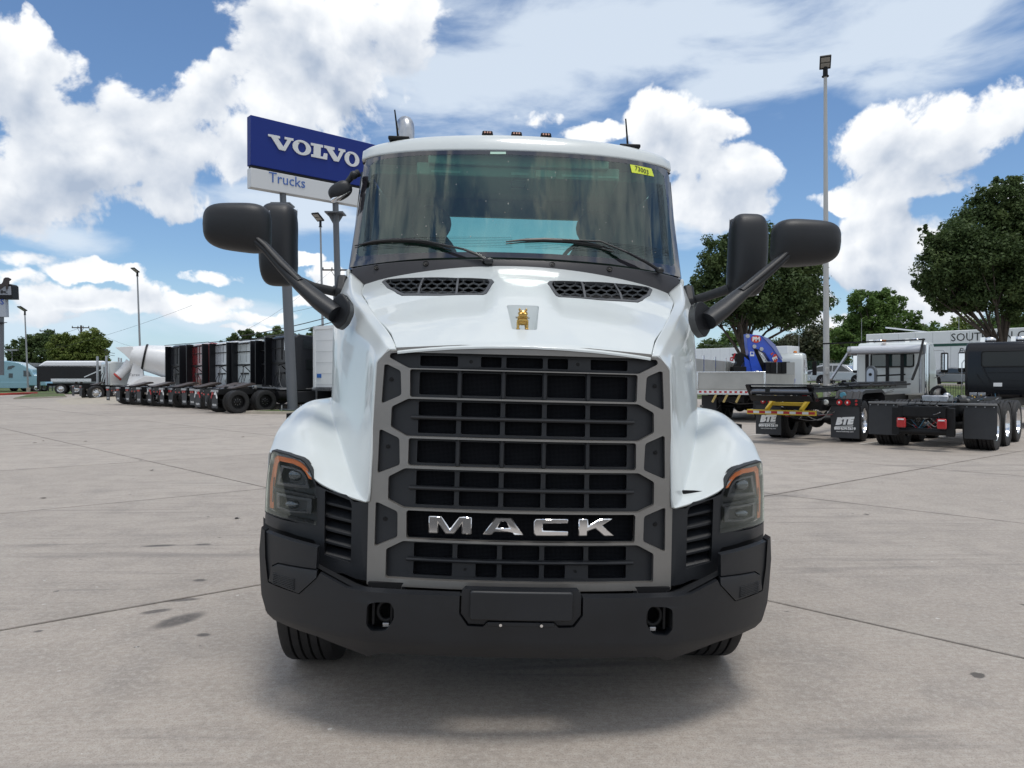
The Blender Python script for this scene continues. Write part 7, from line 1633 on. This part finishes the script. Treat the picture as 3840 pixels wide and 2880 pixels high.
for i in range(3): mb = MB(); mb.box(.10 + i * .12, .10 + (i + 1) * .12, -1.52, -1.50, 1.14, 1.20); mb.build('reflective_tape', (paleRed, paleWhite, paleRed)[i], RO)
mb = MB(); mb.cyl((.80, -.6, 1.18), (.80, -.45, 1.18), .07, n=14); mb.build('blue_valve', mat('light blue plastic', (.12, .38, .5), .4), RO)
for i in range(10): mb = MB(); mb.box(-.48, .48, -1.2 + i * .9, -1.12 + i * .9, 1.28, 1.36); mb.build('hoist_crossbar', blackp, RO)
for k_ in range(4): hose(RO, [(.75, .5 + k_ * 1.5, 1.34), (.8, .9 + k_ * 1.5, 1.44), (.72, 1.5 + k_ * 1.5, 1.34)], .02)
mb = MB(); mb.cyl((.65, 0, 1.46), (.65, 8, 1.46), .04, n=8); mb.cyl((.78, 0, 1.4), (.78, 8, 1.4), .03, n=8); mb.build('hydraulic_pipe', chassis, RO)
# spare winch disc and tarp gantry
mb = MB(); mb.prism([(.10 * math.cos(R(a)) * 1.6, 1.78 + .22 * math.sin(R(a)) if a <= 180 else 1.5) for a in range(0, 181, 15)] + [(-.16, 1.38), (.16, 1.38)], 'y', 5.9, 6.15); mb.build('winch_housing', mat('winch cover', (.10, .11, .12), .4), RO)
mb = MB(); mb.prism([(.11 * math.cos(R(a)), 1.76 + .16 * math.sin(R(a))) for a in range(0, 181, 20)] + [(-.11, 1.36), (.11, 1.36)], 'y', 5.88, 5.90); mb.build('winch_plate', mat('pale blue plate', (.42, .48, .56), .4), RO)
mb = MB(); mb.cyl((0, 5.87, 1.72), (0, 5.88, 1.72), .05, n=14); mb.build('winch_hub', chassis, RO)
cyb = 8.9
mb = MB(); mb.prism([(cyb, 1.0), (cyb, 2.6), (cyb + .2, 2.88), (cyb + 1.4, 2.88), (cyb + 2.0, 2.1), (cyb + 2.0, 1.0)], 'x', -1.14, 1.14); mb.build('cab', white, RO, bevel=.09, seg=4)
mb = MB(); mb.prism([(cyb + 1.9, .8), (cyb + 1.9, 1.95), (cyb + 3.4, 1.70), (cyb + 3.7, 1.2), (cyb + 3.7, .6)], 'x', -.95, .95); mb.build('hood', white, RO, bevel=.1, seg=3)
for s in (-1, 1):
    mb = MB(); mb.lathe([(.75, -.22), (.78, -.18), (.78, .18), (.75, .22)], (s * 1.02, 11.6, .55), (1, 0, 0), 36); o_ = mb.build('front_fender', black, RO)
    mb = MB(); mb.prism([(9.9, .45), (9.9, .95), (10.9, 1.0), (11.0, .45)], 'x', s * .95 - .15, s * .95 + .15); mb.build('cab_step', chassis, RO)
wallpanel(RO, 'rear_window', rrect(-.62, .72, 2.02, 2.46, .06), cyb - .01, .02, mat('cab window glass', (.03, .05, .05), .03, coat=1))
mb = MB(); mb.tube([(x, cyb - .03, z) for x, z in rrect(-.64, .74, 2.0, 2.48, .06)], .02, 6, closed=True); mb.build('window_seal', chassis, RO)
for z in (1.75, 1.62): mb = MB(); mb.box(-.7, .7, cyb - .02, cyb, z - .015, z + .015); mb.build('pressed_rib', white, RO)
wallpanel(RO, 'lower_panel', rrect(-.05, .65, 1.12, 1.28, .02), cyb - .005, .015, white)
for x0 in (-.72, -.05, .42): mb = MB(); mb.box(x0 - .05, x0 + .05, cyb - .32, cyb - .22, 1.3, 2.55); mb.build('gantry_upright', chassis, RO)
mb = MB(); mb.cyl((-1.25, cyb - .35, 2.60), (1.05, cyb - .35, 2.60), .15, n=20); mb.build('rolled_tarp', mat('shiny tarp roll', (.60, .62, .66), .3, coat=.4), RO)
mb = MB(); mb.cyl((-1.3, cyb - .47, 2.50), (1.0, cyb - .47, 2.50), .055, n=14); mb.build('tarp_spool', mat('dark alloy tube', (.20, .20, .21), .35, metal=.6), RO)
for x0 in (-1.28, 1.06): mb = MB(); mb.cyl((x0 - .05, cyb - .37, 2.58), (x0 + .05, cyb - .37, 2.58), .17, n=20); mb.build('tarp_end_drum', steel, RO)
mb = MB(); mb.beam((-2.0, cyb - 1.2, 2.84), (1.15, cyb - .40, 2.93), .05, .05); mb.build('tarp_bow', chassis, RO)
mb = MB(); mb.beam((-1.3, cyb - .3, 2.6), (-1.6, cyb - 1.6, 1.55), .07, .07); mb.build('tarp_arm', steel, RO)
mb = MB(); mb.beam((1.10, cyb - .4, 2.95), (1.05, cyb - 1.0, 2.1), .06, .06); mb.beam((1.05, cyb - 1.0, 2.1), (.95, cyb - 1.5, 1.55), .06, .06); mb.build('tarp_arm', chassis, RO)
mb = MB(); mb.beam((-.1, 5.95, 1.66), (.95, 6.3, 1.72), .05, .05); mb.build('jib_tube', chassis, RO)
mb = MB(); mb.cyl((1.20, cyb - .35, 1.0), (1.20, cyb - .35, 2.75), .085, n=20); mb.build('exhaust_stack', chrome, RO)
mb = MB(); mb.cyl((1.02, cyb - .42, 1.1), (1.02, cyb - .42, 2.5), .05, n=14); mb.build('intake_pipe', steel, RO)
mb = MB(); mb.box(-.32, -.18, cyb + .1, cyb + .2, 2.90, 2.98); mb.build('beacon', mat('amber beacon', (.75, .22, .01), .2), RO)
for x0 in (-.55, .65): mb = MB(); mb.ell((x0, cyb + .8, 2.95), (.2, .09, .09), 14, 8); mb.box(x0 - .32, x0 - .18, cyb + .7, cyb + .73, 2.9, 3.02); mb.build('roof_horn', chrome, RO)
for s in (-1, 1):
    mb = MB(); mb.tube([(s * 1.14, cyb + 1.5, 2.6), (s * 1.45, cyb + 1.4, 2.6), (s * 1.48, cyb + 1.4, 2.5)], .014, 6); mb.tube([(s * 1.14, cyb + 1.5, 1.6), (s * 1.48, cyb + 1.4, 1.72), (s * 1.48, cyb + 1.4, 1.85)], .014, 6); mb.build('mirror_bracket', steel, RO)
    mb = MB(); mb.box(s * 1.48 - .12, s * 1.48 + .12, cyb + 1.34, cyb + 1.46, 1.80, 2.52); mb.build('door_mirror', chassis, RO, bevel=.05, seg=3)
    mb = MB(); mb.box(s * 1.48 - .09, s * 1.48 + .09, cyb + 1.33, cyb + 1.34, 1.9, 2.46); mb.build('mirror_glass', MATS['mirror glass'], RO)
def clutter(t, seed, x0, x1, y0, y1, z0, z1, n):
    rs = random.Random(seed); U = rs.uniform
    pale = mat('dusty grey fitting', (.16, .16, .155), .5, metal=.3); cols = [chassis, chassis, MATS['pale hose'], steel, pale, redp, MATS['blue hose']]
    for i in range(n):
        a = (U(x0, x1), U(y0, y1), U(z0, z1)); k_ = rs.random()
        if k_ < .5:
            b = (U(x0, x1), a[1] + U(-.3, .5), U(z0, z1)); md = ((a[0] + b[0]) / 2 + U(-.1, .1), (a[1] + b[1]) / 2, min(a[2], b[2]) - U(.02, .16)); hose(t, [a, md, b], U(.006, .012), rs.choice(cols))
        elif k_ < .72:
            mb = MB(); mb.cyl(a, (a[0] + U(-.16, .16), a[1] + U(.05, .2), a[2]), U(.03, .09), n=12); mb.build('brake_chamber', rs.choice([chassis, pale, chassis]), t)
        elif k_ < .88:
            w_ = U(.02, .06); mb = MB(); mb.box(a[0] - w_, a[0] + w_, a[1] - .02, a[1] + .03, a[2] - w_ * .7, a[2] + w_ * .7); mb.build('bracket', rs.choice([pale, steel, chassis]), t, bevel=.004)
        else:
            mb = MB(); mb.ell(a, (.02, .02, .025), 8, 6); mb.build('fitting', rs.choice([steel, alu, MATS['brass fitting'] if 'brass fitting' in MATS else mat('brass fitting', (.5, .33, .10), .35, metal=.9)]), t)
def springs(t, y, z=.78):
    for s in (-1, 1):
        for i in range(5): mb = MB(); mb.tube([(s * .50, y + f * (.62 - .08 * i), z - .12 + .14 * f * f + i * .018) for f in (-1, -.5, 0, .5, 1)], .012, 4, flat=3.0); mb.build('leaf_spring', chassis, t)
clutter(BK, 3, -.42, .42, -1.2, -.6, .55, .95, 34); clutter(BK, 5, -.5, .5, -.5, 4.5, .98, 1.16, 40); springs(BK, .7)
clutter(RO, 8, -.85, .85, -1.1, -.6, .60, 1.15, 40); clutter(RO, 9, -.8, .9, .2, 7.5, 1.15, 1.5, 44); springs(RO, .7)
# ------------------------------------------------------------ flatbed with the blue loader crane
hd = 60; cx_, cy_ = W(2800, 1400, 26.5)[:2]
FB = vehicle('crane_flatbed_truck', 'flatbed truck with aluminium side boards and a folded blue loader crane', 'truck', cx_, cy_ + 1.2, hd)
dull = mat('dull aluminium board', (.40, .40, .38), .5, metal=.35, var=.08, vscale=1.5)
mb = MB(); mb.box(-1.45, 1.3, -1.2, 6.2, 1.0, 1.16); mb.build('bed_frame', alu, FB); mb = MB(); mb.box(-1.42, 1.28, -1.2, 6.2, 1.16, 1.2); mb.build('bed_floor', dull, FB)
wallpanel(FB, 'tail_board', [(-1.15, 1.2), (1.27, 1.2), (1.27, 1.82), (-1.15, 1.82)], -1.19, .03, dull)
for (x0, x1, z0, z1) in ((-1.17, -1.10, 1.2, 1.83), (1.22, 1.29, 1.2, 1.83), (-1.17, 1.29, 1.80, 1.84)): wallpanel(FB, 'board_edge', [(x0, z0), (x1, z0), (x1, z1), (x0, z1)], -1.225, .02, alu)
mb = MB(); mb.box(-1.46, -1.43, -1.2, 6.1, 1.2, 2.35); mb.build('side_board', dull, FB); mb = MB(); mb.box(1.27, 1.30, -1.2, 6.1, 1.2, 1.75); mb.build('side_board', dull, FB)
for i in range(4): mb = MB(); mb.box(-1.47, -1.40, -1.2 + i * 2.0, -1.1 + i * 2.0, 1.2, 2.5); mb.build('stake', alu, FB)
mb = MB(); mb.box(-1.45, 1.3, 6.1, 6.16, 1.2, 2.3); mb.build('head_board', dull, FB)
for i in range(15):
    x0 = -1.44 + i * .183; mb = MB(); mb.box(x0, x0 + (.09), -1.212, -1.2, 1.06, 1.13); mb.build('reflective_tape', paleRed if i % 1 == 0 else paleWhite, FB, smooth=False)
    mb = MB(); mb.box(x0 + .092, x0 + .18, -1.212, -1.2, 1.06, 1.13); mb.build('reflective_tape', paleWhite, FB, smooth=False)
for x0 in (-.45, -.05, .40): mb = MB(); mb.beam((x0, -1.2, 1.0), (x0 - .12, -1.3, .72), .03, .07); mb.build('wheel_chock', mat('sand yellow strap', (.42, .32, .12), .6), FB)
rails(FB, -.8, 11, .82); dual(FB, .8); dual(FB, 2.15); single(FB, 12.3)
for s in (-1, 1): mb = MB(); mb.box(s * .95 - .28, s * .95 + .28, -.2, -.18, .28, .95); mb.build('mudflap', flapm, FB)
mb = MB(); mb.box(-.9, .9, 3.2, 5.5, .45, .8); mb.build('tool_box', chassis, FB)
# cab
cyb = 10.4
mb = MB(); mb.prism([(cyb, .95), (cyb, 2.6), (cyb + .2, 2.86), (cyb + 1.4, 2.86), (cyb + 2.0, 2.1), (cyb + 2.0, .95)], 'x', -1.12, 1.12); mb.build('cab', white, FB, bevel=.1, seg=4)
mb = MB(); mb.prism([(cyb + 1.9, .8), (cyb + 1.9, 1.9), (cyb + 3.3, 1.65), (cyb + 3.5, .6)], 'x', -.95, .95); mb.build('hood', white, FB, bevel=.1, seg=3)
wallpanel(FB, 'rear_window', rrect(-.4, .55, 2.0, 2.42, .06), cyb - .01, .02, MATS['cab window glass'])
mb = MB(); mb.prism([(cyb + .5, 1.85), (cyb + 1.55, 1.78), (cyb + 1.35, 2.5), (cyb + .5, 2.52)], 'x', 1.125, 1.14); mb.build('side_window', mat('brown tinted glass', (.13, .04, .025), .1, coat=1), FB)
for s in (-1, 1): mb = MB(); mb.tube([(s * 1.1, cyb + 1.5, 2.6), (s * 1.45, cyb + 1.5, 2.6), (s * 1.5, cyb + 1.5, 2.45)], .018, 6); mb.box(s * 1.5 - .1, s * 1.5 + .1, cyb + 1.45, cyb + 1.55, 1.75, 2.45); mb.build('door_mirror', chassis, FB)
mb = MB(); mb.ell((.7, cyb + .5, 2.9), (.1, .1, .07)); mb.build('beacon', MATS['amber beacon'], FB)
mb = MB(); mb.tube([(1.14, cyb + .35, 2.1), (1.2, cyb + .3, 2.0), (1.2, cyb + .3, 1.4)], .02, 6); mb.build('grab_rail', alu, FB)
# crane, drawn in the plane across the truck (x, z) at y = 7..8
cb = mat('blue crane paint', (.010, .075, .55), .3, coat=.6, var=.05)
Q4 = lambda x, y: (2640 + x * .22604, 1200 + y * .22604)
CYR = 33.0
def cz(pts):                       # pixel outline -> crane plane (world x, z) at depth CYR
    return [(lambda w: (w[0], w[2]))(W(*Q4(a, b), CYR)) for a, b in pts]
CRo = Vector((W(*Q4(900, 900), CYR)[0], CYR, 0))
CRn = empty('loader_crane', 'folded blue loader crane with red and white roundels on the flatbed', 'crane', tuple(CRo))
def cpl(nm, pts, y0, y1, m_, bev=.01): q = [(x - CRo.x, z) for x, z in cz(pts)]; mb = MB(); mb.prism(q, 'y', y0, y1); return mb.build(nm, m_, CRn, bevel=bev)
cpl('outer_boom', [(680, 235), (905, 258), (1010, 300), (1260, 650), (1330, 900), (1300, 1120), (1190, 700), (1080, 690), (985, 545), (850, 480), (790, 470), (960, 885), (775, 890), (740, 700), (700, 450)], -.2, .2, cb)
cpl('main_boom', [(1330, 700), (1380, 850), (1480, 985), (1465, 1110), (1290, 1115), (1300, 900)], -.25, .25, cb)
cpl('boom_edge', [(920, 262), (1040, 310), (1150, 420), (1270, 640), (1235, 660), (1100, 460), (1000, 350)], -.24, -.2, mat('pale scuffed blue', (.22, .26, .50), .4), .004)
cpl('inner_cylinder', [(812, 480), (880, 500), (985, 700), (985, 880), (955, 870)], -.05, .1, chassis)
cpl('boom_cylinder', [(885, 500), (950, 520), (1090, 700), (1040, 700)], -.02, .08, alu)
cpl('oil_tank', [(955, 705), (1330, 700), (1325, 890), (960, 885)], -.5, -.25, chassis)
for x0 in (1030, 1130, 1220): cpl('tank_strap', [(x0, 702), (x0 + 12, 702), (x0 + 10, 888), (x0 - 2, 888)], -.53, -.5, steel if x0 == 1130 else chassis, .002)
cpl('control_box', [(455, 775), (665, 775), (665, 890), (455, 890)], -.3, .2, chassis)
cpl('valve_cluster', [(480, 560), (620, 545), (720, 600), (735, 680), (640, 700), (600, 780), (500, 780), (540, 690)], -.1, .2, chassis)
cpl('base_block', [(650, 610), (740, 680), (775, 890), (665, 860)], -.15, .3, cb)
def cpt(a, b, y): w = W(*Q4(a, b), CYR); return (w[0] - CRo.x, y, w[2])
mb = MB(); mb.tube([cpt(500, 555, -.15), cpt(470, 620, -.15), cpt(425, 630, -.15), cpt(420, 670, -.15), cpt(455, 675, -.15), cpt(470, 625, -.15)], .035, 8); mb.build('hook', mat('red hook', (.42, .02, .03), .4), CRn)
for a, b in ((695, 272), (803, 442), (920, 485)): c_ = cpt(a, b, -.22); mb = MB(); mb.cyl(c_, (c_[0], -.27, c_[2]), .085, n=14); mb.build('pin_cap', mat('pin cap metal', (.5, .5, .5), .4, metal=.4), CRn)
redw = mat('red roundel', (.62, .055, .02), .45)
for (a, b, rx, rz, tl, ts) in ((835, 320, 82, 62, 0, .27), (1150, 635, 40, 70, -25, .17)):
    c_ = cpt(a, b, -.215); kx = rx * .22604 * CYR / FPX; kz = rz * .22604 * CYR / FPX; mb = MB(); mb.prism([(kx * math.cos(2 * math.pi * i / 28), kz * math.sin(2 * math.pi * i / 28)) for i in range(28)], 'y', -.012, 0); o_ = mb.build('roundel', redw, CRn, loc=c_, rot=(0, R(-tl * 0), 0))
    text('roundel_print', 'PM', ts, (c_[0], c_[1] - .016, c_[2] - ts * .35), (R(90), R(tl), 0), paper, CRn, extrude=.002, bold=.012)
cpl('white_decal', [(737, 528), (805, 530), (805, 604), (737, 602)], -.212, -.203, paper, 0)
cpl('decal_figure', [(752, 540), (792, 542), (792, 575), (752, 573)], -.218, -.213, cb, 0)
cpl('white_plate', [(835, 838), (882, 840), (880, 892), (835, 890)], -.215, -.203, paper, 0)
cpl('red_stripe', [(1075, 560), (1115, 540), (1122, 552), (1088, 590)], -.215, -.203, redw, 0)
clutter(FB, 12, -1.1, 1.1, -.9, 3.5, .55, .95, 36); clutter(TN, 14, -.45, .45, -.9, 2.4, .9, 1.2, 22)
# cast litter: leaves and drips on the lot
rng = random.Random(7); mb = MB()
for px, py in ((160, 1655), (320, 1656), (130, 1662), (570, 1765), (890, 1945), (910, 1640), (160, 1870)):
    x, y = Gd(px, py); s_ = .05
    for i in range(3): a = rng.uniform(0, 3); mb.add([(x + s_ * math.cos(a + i * 2), y + s_ * math.sin(a + i * 2), .012), (x + .03, y, .02), (x - .02 * i, y + .06, .004)], [(0, 1, 2)])
o = mb.build('dead_leaves', mat('dry leaf', (.03, .022, .018), .8), smooth=False); tag(o, 'scattered dry leaf scraps on the concrete at left', None, kind='stuff')
# ------------------------------------------------------------ pieces that belong to a part become its sub-parts
RULES = {'rim': 'tyre', 'wheel_nut': 'tyre', 'rim_hole': 'tyre', 'rim_spoke': 'tyre', 'headlight_cover': 'headlight_housing', 'headlight_bezel': 'headlight_housing', 'amber_light_guide': 'headlight_housing', 'amber_slot': 'headlight_housing',
    'upper_reflector': 'headlight_housing', 'lower_reflector': 'headlight_housing', 'headlight_lens': 'headlight_housing', 'headlight_bar': 'headlight_housing', 'wide_mirror_glass': 'wide_mirror', 'door_mirror_glass': 'door_mirror', 'mirror_glass': 'door_mirror',
    'lookdown_mirror_glass': 'lookdown_mirror', 'mudflap_print': 'mudflap', 'mudflap_bolt': 'mudflap', 'reflective_strip': 'mudflap', 'vent_honeycomb': 'vent_frame', 'vent_cavity': 'vent_frame', 'louvre': 'corner_fascia', 'step_rib': 'corner_step', 'tow_hook': 'tow_pocket', 'tow_pin': 'tow_pocket',
    'marker_bulb': 'marker_lamp', 'antenna': 'antenna_base', 'lamp_panel': 'lamp_head', 'gusset': 'flange_plate', 'sign_text': 'sign_plate', 'door_handle': 'door', 'tail_lamp_bulb': 'round_tail_lamp', 'roundel_print': 'roundel', 'insulator': 'crossarm', 'brace': 'crossarm',
    'cowl_screw': 'cowl_panel', 'wiper_blade': 'wiper_arm', 'number_writing': 'number_sticker', 'recess_print': 'emblem_recess', 'sign_letter': 'blue_cabinet', 'sign_lettering': 'white_cabinet', 'ear': 'head', 'eye': 'head', 'nose': 'head', 'toe': 'body',
    'side_seam': 'body', 'lettering': 'body', 'green_stripe': 'body', 'door_seam': 'body', 'blue_label': 'body', 'pressed_rib': 'cab', 'white_notice': 'cab', 'wall_socket': 'cab', 'window_seal': 'cab', 'side_badge': 'cab', 'wall_rib': 'cab', 'rear_rail': 'cab', 'side_window': 'cab',
    'winch_plate': 'winch_housing', 'winch_hub': 'winch_housing', 'decal_figure': 'white_decal', 'tank_strap': 'oil_tank', 'drum_ring': 'drum', 'chute_cap': 'chute', 'fender_rib': 'fender', 'reverse_lens': 'tail_lamp', 'exhaust_mouth': 'exhaust_stack', 'visor_label': 'headliner', 'glass_specks': 'windscreen', 'windscreen_heater_wires': 'windscreen', 'screw': 'grille_side_plate'}
def base_name(o): return o.name.split('.')[0]
def ctr(o):
    n = len(o.data.vertices); a = np.empty(n * 3, dtype=np.float32); o.data.vertices.foreach_get('co', a); c = a.reshape(-1, 3); c = (c.min(0) + c.max(0)) / 2
    return o.matrix_basis @ Vector(c.tolist())
for root in [o for o in COL.objects if o.parent is None and o.type == 'EMPTY']:
    ch = [c for c in root.children if c.type == 'MESH']; by = {}
    for c in ch: by.setdefault(base_name(c), []).append((c, ctr(c)))
    for c in ch:
        tgt = by.get(RULES.get(base_name(c)))
        if not tgt: continue
        p = ctr(c); q = min(tgt, key=lambda t: (t[1] - p).length_squared)[0]
        if q is c or (base_name(c) == 'screw' and (ctr(q) - p).length > .2): continue
        mb_ = q.matrix_basis.inverted() @ c.matrix_basis; c.parent = q; c.matrix_basis = mb_
for o in COL.objects:
    if base_name(o) == 'tyre' and any(base_name(c) == 'rim' for c in o.children): o.name = 'wheel'
for o in COL.objects:
    if base_name(o) == 'headlight_housing': o.name = 'headlight'
